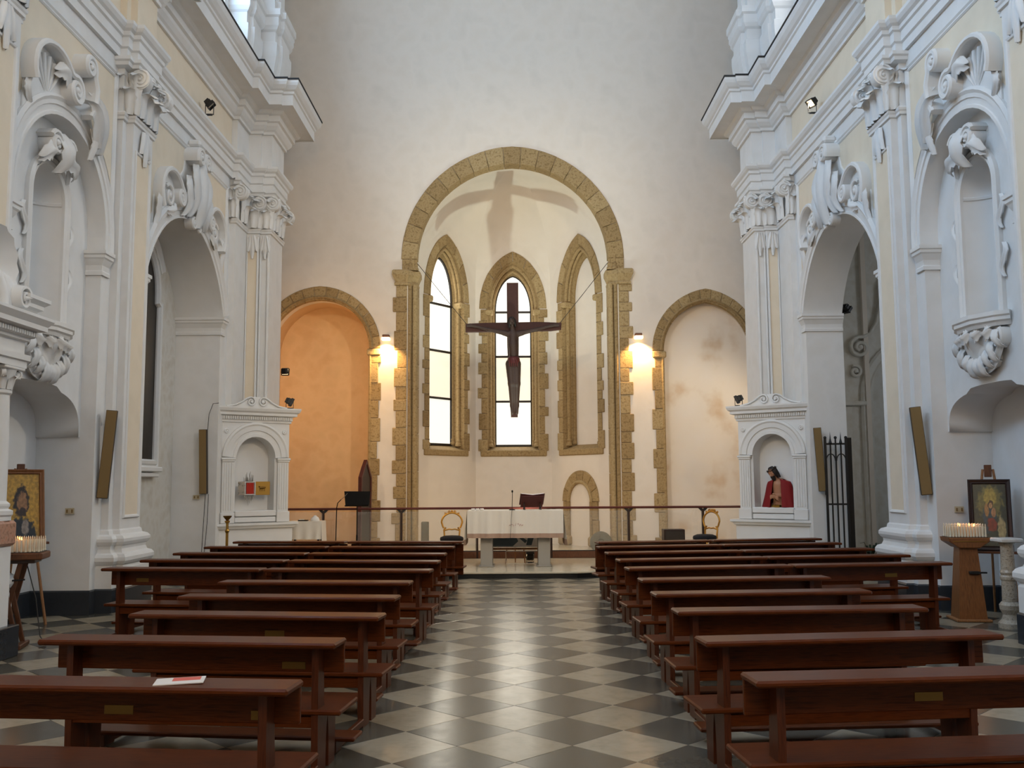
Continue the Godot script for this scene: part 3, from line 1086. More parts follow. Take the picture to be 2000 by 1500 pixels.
	mb.sweep(pp.slice(5), BASE_PROFILE, false, false, [], false)
	part(pier, "base", mb, M.plaster_white)
	mb = MB.new(pf)
	mb.sweep(pp, RING_PROFILE, false, false, [], false)
	part(pier, "ring_moulding", mb, M.plaster_white)
	mb = MB.new(pf)
	mb.sweep(pp, ABACUS_PROFILE, false, false, [], false)
	part(pier, "abacus", mb, M.plaster_white)
	mb = MB.new()
	# slim raised strips on the face that looks down the nave
	for k in [[0.125, 0.15, 19.84], [0.345, 0.375, 19.84], [0.39, 0.43, 19.9], [0.55, 0.595, 19.9]]:
		mb.box(Vector3(sg * (W - (k[0] + k[1]) * 0.5), 4.1, -k[2] + 0.02), Vector3(k[1] - k[0], 5.7, 0.05), 0.012)
	part(pier, "raised_strip", mb, M.plaster_white)
	mb = MB.new()
	mb.box(Vector3(sg * (W - 0.247), 4.1, -19.838), Vector3(0.19, 5.7, 0.01))
	part(pier, "panel", mb, M.plaster_cream)
	add_capital(pier, sg, [[18.98, 0.22], [19.80, 0.40], [19.86, 0.66], [20.9, 0.72]], [[19.84, 0.25, 1, 1.2], [19.9, 0.50, 1, 1.0], [19.45, 0.12, 0, 1.2], [20.15, 0.6, 0, 1.2], [20.65, 0.6, 0, 1.2], [19.0, 0.07, 1, 0.7]])
	for k in [[0.25, 19.83], [0.5, 19.89]]:
		mb = MB.new()
		for d in 3:
			var sp := []
			var hw := []
			for i in 7:
				var t := i / 6.0
				sp.append(Vector3(sg * (W - k[0]) + (d - 1) * (0.03 + 0.06 * t), 6.98 - 0.5 * t * (1.0 if d == 1 else 0.7), -k[1] + 0.015))
				hw.append(0.045 * sin(PI * (0.15 + 0.8 * t)) + 0.01)
			mb.leaf(sp, hw, Vector3.RIGHT, Vector3.BACK, 0.04, 3.0)
		part(pier, "sprig", mb, M.plaster_white)
	# attic above the cornice
	mb = MB.new(wf)
	var wins := []
	for k in [[0.5, 1.6], [6.0, 1.6], [11.9, 1.3], [16.9, 1.75]]:
		wins.append(hole(round_top(k[0], k[1], 13.0, 1.0, 14), 11.0))
	mb.face(-6, 20.9, 10.1, 15.2, -0.1, wins)
	for h in wins:
		mb.reveal(h, -0.1, -0.55, true)
	part(wall, "attic_wall", mb, M.plaster_white)
	for k in [[13.4, 14.45, 0.0], [9.5, 10.5, 0.0], [19.05, 19.85, 0.05], [19.95, 20.88, 0.42]]:
		var ped := node(wall, "attic_pedestal")
		var path := [Vector2(k[0], -0.15), Vector2(k[0], 0.12 + k[2]), Vector2(k[0] + 0.2, 0.12 + k[2]), Vector2(k[0] + 0.2, 0.2 + k[2]), Vector2(k[1] - 0.2, 0.2 + k[2]), Vector2(k[1] - 0.2, 0.12 + k[2]), Vector2(k[1], 0.12 + k[2]), Vector2(k[1], -0.15)]
		mb = MB.new(pf)
		mb.sweep(path, [Vector2(0, 10.15), Vector2(0, 15.2)], false, false, [], false)
		part(ped, "shaft", mb, M.plaster_white)
		mb = MB.new(pf)
		mb.sweep(path, [Vector2(0.02, 10.15), Vector2(0.02, 10.55), Vector2(0.05, 10.58), Vector2(0.09, 10.75), Vector2(0.13, 10.95), Vector2(0.14, 11.1), Vector2(0.14, 11.25), Vector2(0.10, 11.28), Vector2(0.10, 11.5), Vector2(0.14, 11.54), Vector2(0.18, 11.62), Vector2(0.18, 11.8), Vector2(0.22, 11.84), Vector2(0.22, 11.98), Vector2(0.06, 12.0), Vector2(0.06, 12.3), Vector2(0.0, 12.35)], false, false, [], false)
		part(ped, "base", mb, M.plaster_white)
	# dark marble skirting
	mb = MB.new(pf)
	var sk := [Vector2(0, 0), Vector2(0.022, 0), Vector2(0.022, 0.31), Vector2(0.012, 0.33), Vector2(0, 0.33)]
	mb.sweep([Vector2(ha.r, -0.80), Vector2(ha.r, 0), Vector2(13.42, 0)], sk, false, false, [], false)
	mb.sweep([Vector2(14.44, 0), Vector2(hb.l, 0), Vector2(hb.l, -deep)], sk, false, false, [], false)
	mb.sweep([Vector2(hb.r, -deep), Vector2(hb.r, 0), Vector2(18.95, 0)], sk, false, false, [], false)
	mb.sweep([Vector2(10.49, 0), Vector2(ha.l, 0), Vector2(ha.l, -0.80)], sk, false, false, [], false)
	mb.sweep([Vector2(ha.l, -0.80), Vector2(ha.r, -0.80)], sk, false, false, [], false)
	for k in [[9.62, 10.35], [13.56, 14.3]]:
		mb.sweep(pilaster_path(k[0], k[1]), [Vector2(0.13, 0), Vector2(0.15, 0), Vector2(0.15, 0.31), Vector2(0.13, 0.33)], false, false, [], false)
	if left:
		mb.sweep([Vector2(hb.l, -deep), Vector2(hb.r, -deep)], sk, false, false, [], false)
	var bb := part(self, "baseboard_" + side, mb, M.marble_dark)
	tag(bb, "dark grey marble skirting along the foot of the %s nave wall" % side, "skirting", "", "structure")
	return wall


func build_clerestory_light(sg: float, energy: float):
	for k in [[0.5, 1.6], [6.0, 1.6], [11.9, 1.3], [16.9, 1.75]]:
		var h := hole(round_top(k[0], k[1], 13.0, 1.0, 14), 11.0)
		var w := thing("window", "tall arched clerestory window above the %s cornice, mostly out of view" % ("left" if sg < 0 else "right"), "window", Vector3.ZERO, 0.0, "clerestory windows", "structure")
		var mb := MB.new(wall_frame(sg))
		var poly := []
		poly.append_array(h.top)
		poly.reverse()
		poly.append(Vector2(h.l, 11.0))
		poly.append(Vector2(h.r, 11.0))
		mb.prism(poly, -0.56, -0.54)
		part(w, "pane", mb, M.sky_pane)
		mb = MB.new(wall_frame(sg))
		for i in 3:
			mb.box(Vector3(lerpf(h.l, h.r, (i + 1) / 4.0), 12.4, -0.51), Vector3(0.05, 2.9, 0.05))
		for i in 2:
			mb.box(Vector3(k[0], 11.8 + 0.9 * i, -0.51), Vector3(k[1] * 2, 0.05, 0.05))
		part(w, "glazing_bars", mb, M.iron)
		var l := AreaLight3D.new()
		l.name = "unseen_warm_light"
		l.area_size = Vector2(k[1] * 2.0, 2.6)
		l.light_color = Color(0.68, 0.84, 1.0) if sg < 0 else Color(1.0, 0.95, 0.88)  # mostly out of view; tint and strength chosen for the opposite wall
		l.light_energy = energy * (0.55 if k[0] > 15.0 else 1.25)
		l.shadow_enabled = true
		l.position = Vector3(sg * (W - 0.02 + 0.1), 12.45, -k[0])
		w.add_child(l)
		l.rotation.y = PI / 2 if sg > 0 else -PI / 2


# ---------------------------------------------------------------- medieval east wall and apse
func east_frame() -> Transform3D:               # x = world x, y = height, z = towards the nave
	return frame_of(Vector3(0, 0, -DW), Vector3.RIGHT, Vector3.UP, Vector3.BACK)


func sandstone(i: int) -> Material:
	return M["sandstone%d" % (absi(i) % 3)]


# ring of wedge stones between two outlines with the same number of points
func add_voussoirs(parent: Node3D, f: Transform3D, inner: Array, outer: Array, count: int, z0: float, z1: float, gap := 0.006):
	var n := inner.size() - 1
	for k in count:
		var a := float(k) / count
		var b := float(k + 1) / count
		var poly := []
		var st := 4
		for i in st + 1:
			poly.append(along(outer, lerpf(a, b, 1.0 - float(i) / st) * n))
		for i in st + 1:
			poly.append(along(inner, lerpf(a, b, float(i) / st) * n))
		var ctr := Vector2.ZERO
		for p in poly:
			ctr += p / poly.size()
		var sh := []
		for p in poly:
			sh.append(p + (ctr - p).normalized() * gap)
		if not Geometry2D.is_polygon_clockwise(PackedVector2Array(sh)):
			pass
		else:
			sh.reverse()
		var mb := MB.new(f)
		mb.prism(sh, z0, z1 + rng.randf_range(-0.006, 0.008), false, 0.012, false)
		part(parent, "voussoir", mb, sandstone(rng.randi()))


func along(path: Array, t: float) -> Vector2:
	var i := clampi(int(floor(t)), 0, path.size() - 2)
	return path[i].lerp(path[i + 1], t - i)


# toothed jamb of squared stones: x0 is the clean edge, x1 the ragged one
func add_quoins(parent: Node3D, f: Transform3D, x0: float, x1: float, v0: float, v1: float, z0: float, z1: float, hmin := 0.22, hmax := 0.48, rag := 0.09):
	var v := v0
	var k := 0
	while v < v1 - 0.05:
		var h := minf(rng.randf_range(hmin, hmax), v1 - v)
		if v1 - v - h < 0.15:
			h = v1 - v
		var e := x1 + signf(x1 - x0) * (rag * (0.5 if k % 2 == 0 else -0.4) + rng.randf_range(-0.02, 0.02))
		var mb := MB.new(f)
		var l := minf(x0, e)
		var r := maxf(x0, e)
		mb.box(Vector3((l + r) * 0.5, v + h * 0.5, (z0 + z1) * 0.5 + rng.randf_range(-0.004, 0.006)), Vector3(r - l, h - 0.008, z1 - z0), 0.01)
		part(parent, "quoin", mb, sandstone(rng.randi()))
		v += h
		k += 1


func add_shaft(parent: Node3D, called: String, f: Transform3D, x: float, z: float, r: float, v0: float, v1: float, i := 0):
	var mb := MB.new(f)
	mb.lathe([Vector2(r * 1.7, v0), Vector2(r * 1.7, v0 + 0.05), Vector2(r * 1.2, v0 + 0.10), Vector2(r * 1.45, v0 + 0.14), Vector2(r, v0 + 0.19), Vector2(r, v1)], 12, 0, TAU, false, Vector3(x, 0, z))
	part(parent, called, mb, sandstone(i))


func build_east():
	var f := east_frame()
	var great := pointed_top(0, 2.56, 7.2, 2.60, 32)
	var gh := hole(great, DAIS)
	var lt := pointed_top(-4.70, 1.22, 5.0, 1.22, 24)
	var rt := pointed_top(4.70, 1.06, 4.9, 1.20, 24)
	var lh := hole(lt, DAIS)
	var rh := hole(rt, DAIS)
	var mb := MB.new(f)
	mb.face(-7.7, 7.7, 0, 16.5, 0, [lh, gh, rh])
	mb.reveal(gh, 0, -0.70)
	mb.reveal(lh, 0, -0.45)
	mb.reveal(rh, 0, -0.25)
	var wall := part(self, "wall_back", mb, M.plaster_warm)
	tag(wall, "tall pale plaster end wall pierced by one great and two small pointed stone arches", "wall", "", "structure")
	# chapels behind the small arches
	mb = MB.new(f)
	mb.reveal(lh, -0.45, -1.15)
	mb.face(lh.l - 0.05, lh.r + 0.05, 0, 6.4, -1.15)
	part(wall, "chapel_lining", mb, M.plaster_ochre)
	mb = MB.new(f)
	mb.face(rh.l - 0.05, rh.r + 0.05, 0, 6.3, -0.25)
	part(wall, "blocked_arch_fill", mb, M.plaster_pink)
	# great arch
	var ga := node(wall, "great_arch")
	add_voussoirs(ga, f, pointed_top(0, 2.34, 7.2, 2.38, 32), pointed_top(0, 2.73, 7.2, 2.84, 32), 19, -0.35, 0.03)
	for m in [-1.0, 1.0]:
		add_quoins(ga, f, m * 2.58, m * 2.86, DAIS, 6.55, -0.3, 0.03)
		add_quoins(ga, f, m * 2.40, m * 2.72, 6.92, 7.2, -0.3, 0.028, 0.28, 0.28, 0.0)
		add_quoins(ga, f, m * 2.33, m * 2.60, DAIS, 6.55, -0.5, -0.10, 0.4, 0.7, 0.0)
		mb = MB.new(frame_of(Vector3(0, 0, -DW), Vector3.RIGHT, Vector3.BACK, Vector3.UP))
		var cp := [Vector2(m * 2.88, 0.0), Vector2(m * 2.88, 0.06), Vector2(m * 2.56, 0.06), Vector2(m * 2.46, -0.06), Vector2(m * 2.33, -0.12), Vector2(m * 2.33, -0.5)]
		if m > 0:
			cp.reverse()
		mb.sweep(cp, [Vector2(-0.1, 6.55), Vector2(0.0, 6.55), Vector2(0.01, 6.60), Vector2(-0.015, 6.63), Vector2(0.02, 6.72), Vector2(0.06, 6.80), Vector2(0.06, 6.90), Vector2(0.03, 6.93), Vector2(-0.3, 6.93)], false, false, [], true)
		part(ga, "capital", mb, sandstone(2))
		add_shaft(ga, "colonnette", f, m * 2.52, -0.035, 0.055, DAIS, 6.58, 1)
		add_shaft(ga, "colonnette", f, m * 2.40, -0.10, 0.065, DAIS, 6.58, 2)
		add_shaft(ga, "colonnette", f, m * 2.50, -0.01, 0.05, 6.92, 7.25, 1)
		add_shaft(ga, "colonnette", f, m * 2.39, -0.06, 0.05, 6.92, 7.25, 0)
	# small arches
	for m in [-1.0, 1.0]:
		var sa := node(wall, "side_arch")
		var c: float = m * 4.70
		var hi := 1.22 if m < 0 else 1.06
		var vs := 5.0 if m < 0 else 4.9
		var ri := 1.22 if m < 0 else 1.20
		add_voussoirs(sa, f, pointed_top(c, hi - 0.02, vs, ri - 0.02, 24), pointed_top(c, hi + 0.27, vs, ri + 0.33, 24), 15, -0.14, 0.03)
		for e in [-1.0, 1.0]:
			add_quoins(sa, f, c + e * (hi - 0.02), c + e * (hi + 0.24), DAIS, vs - 0.18, -0.14, 0.03, 0.3, 0.62, 0.08)
			mb = MB.new(f)
			mb.box(Vector3(c + e * (hi + 0.10), vs - 0.09, -0.04), Vector3(0.34, 0.17, 0.2), 0.03)
			part(sa, "impost_block", mb, sandstone(2))
			add_shaft(sa, "colonnette", f, c + e * (hi + 0.015), 0.012, 0.035, DAIS, vs - 0.15, 0)
		mb = MB.new(f)
		mb.sweep(pointed_top(c, hi + 0.05, vs, ri + 0.05, 24), [Vector2(0.035, 0.0), Vector2(0.035, 0.05), Vector2(0.0, 0.075), Vector2(-0.035, 0.05), Vector2(-0.035, 0.0)], false, true, [], true)
		part(sa, "roll_moulding", mb, sandstone(1))
	build_apse(wall)


func apse_faces() -> Array:
	var out := []
	var pts := [Vector2(-2.45, 23.7), Vector2(-1.02, 25.7), Vector2(1.02, 25.7), Vector2(2.45, 23.7)]
	for i in 3:
		var a: Vector2 = pts[i]
		var b: Vector2 = pts[i + 1]
		var s := Vector3(b.x - a.x, 0, -(b.y - a.y))
		var l := s.length()
		s = s / l
		out.append({"f": frame_of(Vector3((a.x + b.x) * 0.5, 0, -(a.y + b.y) * 0.5), s, Vector3.UP, Vector3(-s.z, 0, s.x)), "l": l})
	return out


func build_apse(wall: Node3D):
	var faces := apse_faces()
	var mb := MB.new()
	var open := []
	for i in 3:
		var fc: Dictionary = faces[i]
		mb.at(fc.f)
		var hs := []
		var vs := 6.45 if i == 1 else 6.55
		var rise := 1.32 if i == 1 else 1.45
		hs.append(hole(soft_top(0, 0.72, vs, rise, 20, 0.45), 2.60))
		open.append(hs[0])
		if i == 2:
			# the walled-up doorway low in the right face
			pass
		mb.face(-fc.l * 0.5, fc.l * 0.5, 0, 9.7, 0, hs)
	part(wall, "apse_wall", mb, M.plaster_warm)
	# vault of three cells
	mb = MB.new()
	var apex := Vector3(0, 9.78, -23.75)
	for i in 3:
		var fc: Dictionary = faces[i]
		var f: Transform3D = fc.f
		var g1 := mb.g()
		var cols := 14
		var rows := 12
		var pt := func(ci: int, ri: int) -> Vector3:
			var sx: float = lerpf(-0.5, 0.5, float(ci) / cols)
			var y0: float = 7.05 + 1.35 * (1.0 - pow(2.0 * absf(sx), 1.6))
			var p: Vector3 = f * Vector3(sx * fc.l, y0, 0.0)
			var t: float = float(ri) / rows * PI * 0.5
			return Vector3(lerpf(p.x, apex.x, 1.0 - cos(t)), lerpf(y0, apex.y, sin(t)), lerpf(p.z, apex.z, 1.0 - cos(t)))
		for ci in cols:
			for ri in rows:
				mb.quad(pt.call(ci, ri), pt.call(ci + 1, ri), pt.call(ci + 1, ri + 1), pt.call(ci, ri + 1), g1)
	part(wall, "apse_vault", mb, M.plaster_warm)
	for i in 3:
		build_lancet(wall, i, faces[i], open[i])
	build_doorway(wall, faces[2])


func build_lancet(wall: Node3D, i: int, fc: Dictionary, h: Dictionary):
	var f: Transform3D = fc.f
	var vs: float = h.top[0].y
	var rise := 1.32 if i == 1 else 1.45
	var gw := 0.50 if i == 1 else 0.54
	var s := node(wall, "lancet_surround")
	# stone ring and jambs on the wall face
	add_voussoirs(s, f, soft_top(0, 0.70, vs, rise - 0.02, 20, 0.45), soft_top(0, 0.92, vs, rise + 0.27, 20, 0.45), 8, -0.3, 0.03)
	for e in [-1.0, 1.0]:
		add_quoins(s, f, e * 0.70, e * 0.90, 2.58, vs - 0.02, -0.3, 0.028, 0.22, 0.5, 0.09)
		add_shaft(s, "colonnette", f, e * 0.63, -0.12, 0.05, 2.70, vs - 0.16, 0)
		add_shaft(s, "colonnette", f, e * 0.56, -0.25, 0.04, 2.74, vs - 0.16, 1)
		var mb := MB.new(f)
		mb.box(Vector3(e * 0.66, vs - 0.09, -0.14), Vector3(0.22, 0.16, 0.36), 0.035)
		part(s, "capital", mb, sandstone(2))
	# splay between the wall face and the glass
	var a := [Vector2(-0.70, 2.62)]
	a.append_array(soft_top(0, 0.70, vs, rise - 0.02, 20, 0.45))
	a.append(Vector2(0.70, 2.62))
	var b := [Vector2(-gw + 0.01, 2.72)]
	b.append_array(soft_top(0, gw - 0.01, vs, rise - 0.33, 20, 0.75))
	b.append(Vector2(gw - 0.01, 2.72))
	var mb2 := MB.new(f)
	var gi := mb2.g()
	var deep := -0.42 if i == 1 else -0.26
	var steps := [[0.0, 0.02], [0.22, -0.07], [0.22, 0.4 * deep], [0.6, 0.5 * deep], [0.6, 0.72 * deep], [1.0, deep], [1.0, deep - 0.1]]
	for k in a.size() - 1:
		for q in steps.size() - 1:
			var p0: Vector2 = a[k].lerp(b[k], steps[q][0])
			var p1: Vector2 = a[k + 1].lerp(b[k + 1], steps[q][0])
			var r0: Vector2 = a[k].lerp(b[k], steps[q + 1][0])
			var r1: Vector2 = a[k + 1].lerp(b[k + 1], steps[q + 1][0])
			mb2.quad(Vector3(p0.x, p0.y, steps[q][1]), Vector3(p1.x, p1.y, steps[q][1]), Vector3(r1.x, r1.y, steps[q + 1][1]), Vector3(r0.x, r0.y, steps[q + 1][1]))
	mb2.quad(Vector3(-0.72, 2.60, 0.02), Vector3(0.72, 2.60, 0.02), Vector3(0.5, 2.74, deep - 0.1), Vector3(-0.5, 2.74, deep - 0.1))
	part(s, "moulded_splay", mb2, sandstone(1))
	# roll mouldings round the head
	for q in [[0.635, 0.25 * deep, 0.05], [0.555 if i == 1 else 0.59, 0.55 * deep, 0.042]]:
		mb2 = MB.new(f)
		var pts := []
		for p in soft_top(0, q[0], vs, rise - 0.02 - (0.70 - q[0]) * 1.5, 20, 0.5):
			pts.append(Vector3(p.x, p.y, q[1]))
		mb2.tube(pts, q[2], 8)
		part(s, "roll_moulding", mb2, sandstone(0))
	mb2 = MB.new(f)
	mb2.box(Vector3(0, 2.52, -0.03), Vector3(1.78, 0.16, 0.14), 0.02)
	part(s, "sill", mb2, sandstone(0))
	var head := soft_top(0, gw, vs, rise - 0.32, 20, 0.75)
	if i == 2:
		mb2 = MB.new(f)
		mb2.face(-0.56, 0.56, 2.70, vs + rise, deep - 0.05)
		part(s, "blocked_light", mb2, M.plaster_warm)
		return
	# glazed light: frame, transoms and frosted panes
	var w := thing("window_%d" % (i + 1), ["narrow lancet window in the canted left face of the apse with milky panes", "middle lancet window behind the crucifix with milky panes"][i], "window", Vector3.ZERO, 0.0, "", "structure")
	var tr := [2.74, 3.95, 5.19, 6.43]
	var zg := deep - 0.04
	mb2 = MB.new(f)
	for k in 3:
		mb2.box(Vector3(0, tr[k + 1], zg + 0.02), Vector3(gw * 2 - 0.02, 0.055, 0.06), 0.008)
	part(w, "transom", mb2, M.bronze_bar)
	mb2 = MB.new(f)
	var outl := arch_path(head, 2.72)
	mb2.sweep(outl, [Vector2(0.01, zg - 0.02), Vector2(0.01, zg + 0.05), Vector2(-0.03, zg + 0.05), Vector2(-0.03, zg - 0.02)], false, false, [], true)
	mb2.box(Vector3(0, 2.745, zg + 0.02), Vector3(gw * 2 - 0.02, 0.05, 0.06), 0.008)
	part(w, "window_frame", mb2, M.bronze_bar)
	for k in 4:
		mb2 = MB.new(f)
		if k < 3:
			mb2.box(Vector3(0, (tr[k] + tr[k + 1]) * 0.5, zg - 0.01), Vector3(gw * 2 - 0.02, tr[k + 1] - tr[k], 0.012))
		else:
			var poly := []
			poly.append_array(head)
			poly.reverse()
			poly.append(Vector2(-gw, tr[3]))
			poly.append(Vector2(gw, tr[3]))
			if Geometry2D.is_polygon_clockwise(PackedVector2Array(poly)):
				poly.reverse()
			mb2.prism(poly, zg - 0.016, zg - 0.004)
		part(w, "pane", mb2, M["frosted%d" % [2, 1, 2, 0][k]])
	var l := AreaLight3D.new()
	l.name = "unseen_warm_light"
	l.area_size = Vector2(0.9, 4.4)
	l.light_color = Color(1.0, 0.97, 0.90)
	l.light_energy = 3.0
	l.shadow_enabled = true
	l.transform = f * Transform3D(Basis(Vector3.UP, PI), Vector3(0, 4.95, zg + 0.06))
	w.add_child(l)


func build_doorway(wall: Node3D, fc: Dictionary):
	# small round-headed stone doorway, walled up, low on the right face of the apse
	var d := node(wall, "blocked_doorway")
	var f: Transform3D = fc.f * Transform3D(Basis(), Vector3(-0.02, 0, 0))
	add_voussoirs(d, f, round_top(0, 0.42, 1.25, 0.46, 20), round_top(0, 0.72, 1.25, 0.80, 20), 7, -0.05, 0.05)
	for e in [-1.0, 1.0]:
		add_quoins(d, f, e * 0.42, e * 0.70, DAIS + 0.25, 1.25, -0.05, 0.05, 0.3, 0.5, 0.03)
		var mb := MB.new(f)
		mb.box(Vector3(e * 0.60, DAIS + 0.13, 0.05), Vector3(0.46, 0.26, 0.2), 0.05)
		part(d, "plinth_stone", mb, sandstone(0))
		mb = MB.new(f)
		mb.tube([Vector3(e * 0.45, DAIS + 0.25, 0.05), Vector3(e * 0.45, 1.25, 0.05)], 0.045, 8)
		part(d, "colonnette", mb, sandstone(1))
	var mb3 := MB.new(f)
	var pts := []
	for p in round_top(0, 0.46, 1.25, 0.5, 20):
		pts.append(Vector3(p.x, p.y, 0.05))
	mb3.tube(pts, 0.045, 8)
	part(d, "roll_moulding", mb3, sandstone(2))
	mb3 = MB.new(f)
	mb3.face(-0.45, 0.45, DAIS, 1.75, 0.012)
	part(d, "fill", mb3, M.plaster_warm)


# ---------------------------------------------------------------- shell, floor
func build_shell():
	var mb := MB.new()
	# barrel ceiling
	var s := mb.g()
	for i in 20:
		var a := PI * i / 20.0
		var b := PI * (i + 1) / 20.0
		var p := Vector2(6.0 * cos(a), 14.6 + 2.4 * sin(a))
		var q := Vector2(6.0 * cos(b), 14.6 + 2.4 * sin(b))
		mb.quad(Vector3(p.x, p.y, 6.2), Vector3(q.x, q.y, 6.2), Vector3(q.x, q.y, -DW - 0.05), Vector3(p.x, p.y, -DW - 0.05), s)
	mb.box(Vector3(1.5, 17.3, -10.5), Vector3(20.0, 0.3, 34.5))  # unseen slab over the vault, added to keep sky light out
	var c := part(self, "ceiling", mb, M.plaster_white)
	tag(c, "white barrel ceiling high over the nave", "ceiling", "", "structure")
	mb = MB.new()
	mb.box(Vector3(1.5, 8.4, 6.2), Vector3(20.0, 17.6, 0.4))
	c = part(self, "wall_front", mb, M.plaster_white)
	tag(c, "plain white entrance wall behind the viewer", "wall", "", "structure")
	mb = MB.new()
	mb.box(Vector3(-8.2, 8.4, -10.5), Vector3(0.5, 17.6, 34.5))  # unseen left side of a box added to seal out the sky
	c = part(self, "wall_light_seal_left", mb, M.plaster_grey)
	tag(c, "unseen wall behind the left nave wall, added to keep sky light out", "wall", "", "structure")
	mb = MB.new()
	mb.box(Vector3(11.2, 8.4, -10.5), Vector3(0.5, 17.6, 34.5))  # unseen right side of the added sealing box
	c = part(self, "wall_light_seal_right", mb, M.plaster_grey)
	tag(c, "unseen wall behind the right side chapel, added to keep sky light out", "wall", "", "structure")
	mb = MB.new()
	mb.box(Vector3(1.5, 8.4, -27.6), Vector3(20.0, 17.6, 0.4))  # unseen far side of the added sealing box
	c = part(self, "wall_light_seal_back", mb, M.plaster_grey)
	tag(c, "unseen wall behind the apse, added to keep sky light out", "wall", "", "structure")
	# side walls of the short east bay, right behind the end piers
	mb = MB.new()
	mb.box(Vector3(-7.75, 8.4, -22.0), Vector3(0.1, 17.0, 2.4))
	mb.box(Vector3(7.75, 8.4, -22.0), Vector3(0.1, 17.0, 2.4))
	c = part(self, "wall_east_bay", mb, M.plaster_warm)
	tag(c, "plain end walls of the narrow bay before the apse", "wall", "", "structure")


func build_floor():
	var mb := MB.new()
	mb.box(Vector3(1.5, -0.165, -10.5), Vector3(20.0, 0.3, 34.5))
	var fl := part(self, "floor", mb, M.grout)
	tag(fl, "polished floor of light and dark marble squares laid diagonally", "floor", "", "structure")
	var D := 0.7712
	var tiles := []
	for m in range(-10, 11):
		for n in range(-8, 25):
			for k in 2:
				var x := m * D + (0.5 * D if k == 1 else 0.0) - 0.006
				var u := (n + (0.0526 if k == 1 else 0.5526)) * D
				if absf(x) > 7.2 or u < -5.8 or u > 18.1:
					continue
				var vis := u > 4.2 and absf(x) < 0.56 * u + 0.2
				# open floor first: the aisle and the strips beside the walls
				var open := absf(x) < 1.3 or absf(x) > (2.9 if u < 10.0 else 4.9)
				var score := (0.0 if vis else 1000.0) + (0.0 if open else 9.0) + u
				tiles.append([score, x, u, k])
	tiles.sort_custom(func(a, b): return a[0] < b[0])
	var h := D * 0.5 - 0.0022
	var tm := MB.new()
	tm.prism([Vector2(h, 0), Vector2(0, h), Vector2(-h, 0), Vector2(0, -h)], -0.014, 0.0, false, 0.002, false)
	var tile_mesh := tm.mesh()
	var rest := [MB.new(), MB.new()]
	for i in tiles.size():
		var t: Array = tiles[i]
		var f := frame_of(Vector3(t[1], rng.randf_range(-0.0006, 0.0006), -t[2]), Vector3.RIGHT, Vector3.FORWARD, Vector3.UP)
		if i < 300:
			var o := part(fl, "tile", tile_mesh, M["tile_%s%d" % ["dark" if t[3] == 1 else "light", rng.randi() % 3]])
			o.transform = f
		else:
			rest[t[3]].at(f)
			rest[t[3]].prism([Vector2(h, 0), Vector2(0, h), Vector2(-h, 0), Vector2(0, -h)], -0.014, 0.0, false, 0.002, false)
	for k in 2:
		var o := part(fl, "far_tiles", rest[k], M["tile_dark1" if k == 1 else "tile_light0"])
		o.set_meta("kind", "stuff")
	# presbytery step
	var dais := thing("dais", "low cream marble platform with a black riser under the altar", "platform", Vector3.ZERO, 0.0, "", "structure")
	var edge := [Vector2(-7.6, 18.5), Vector2(-3.2, 18.5), Vector2(-1.5, 17.75), Vector2(1.15, 17.75), Vector2(3.2, 18.5), Vector2(7.6, 18.5), Vector2(7.6, 27.0), Vector2(-7.6, 27.0)]
	mb = MB.new(frame_of(Vector3.ZERO, Vector3.RIGHT, Vector3.FORWARD, Vector3.UP))
	mb.prism(edge, 0.0, DAIS - 0.03)
	part(dais, "riser", mb, M.marble_black)
	mb = MB.new(frame_of(Vector3.ZERO, Vector3.RIGHT, Vector3.FORWARD, Vector3.UP))
	var lip := []
	for p in edge:
		lip.append(p + Vector2(0, -0.025 if p.y < 19 else 0.0))
	mb.prism(lip, DAIS - 0.032, DAIS, false, 0.008)
	part(dais, "paving", mb, M.marble_cream)


# ---------------------------------------------------------------- pews
var pew_parts := {}


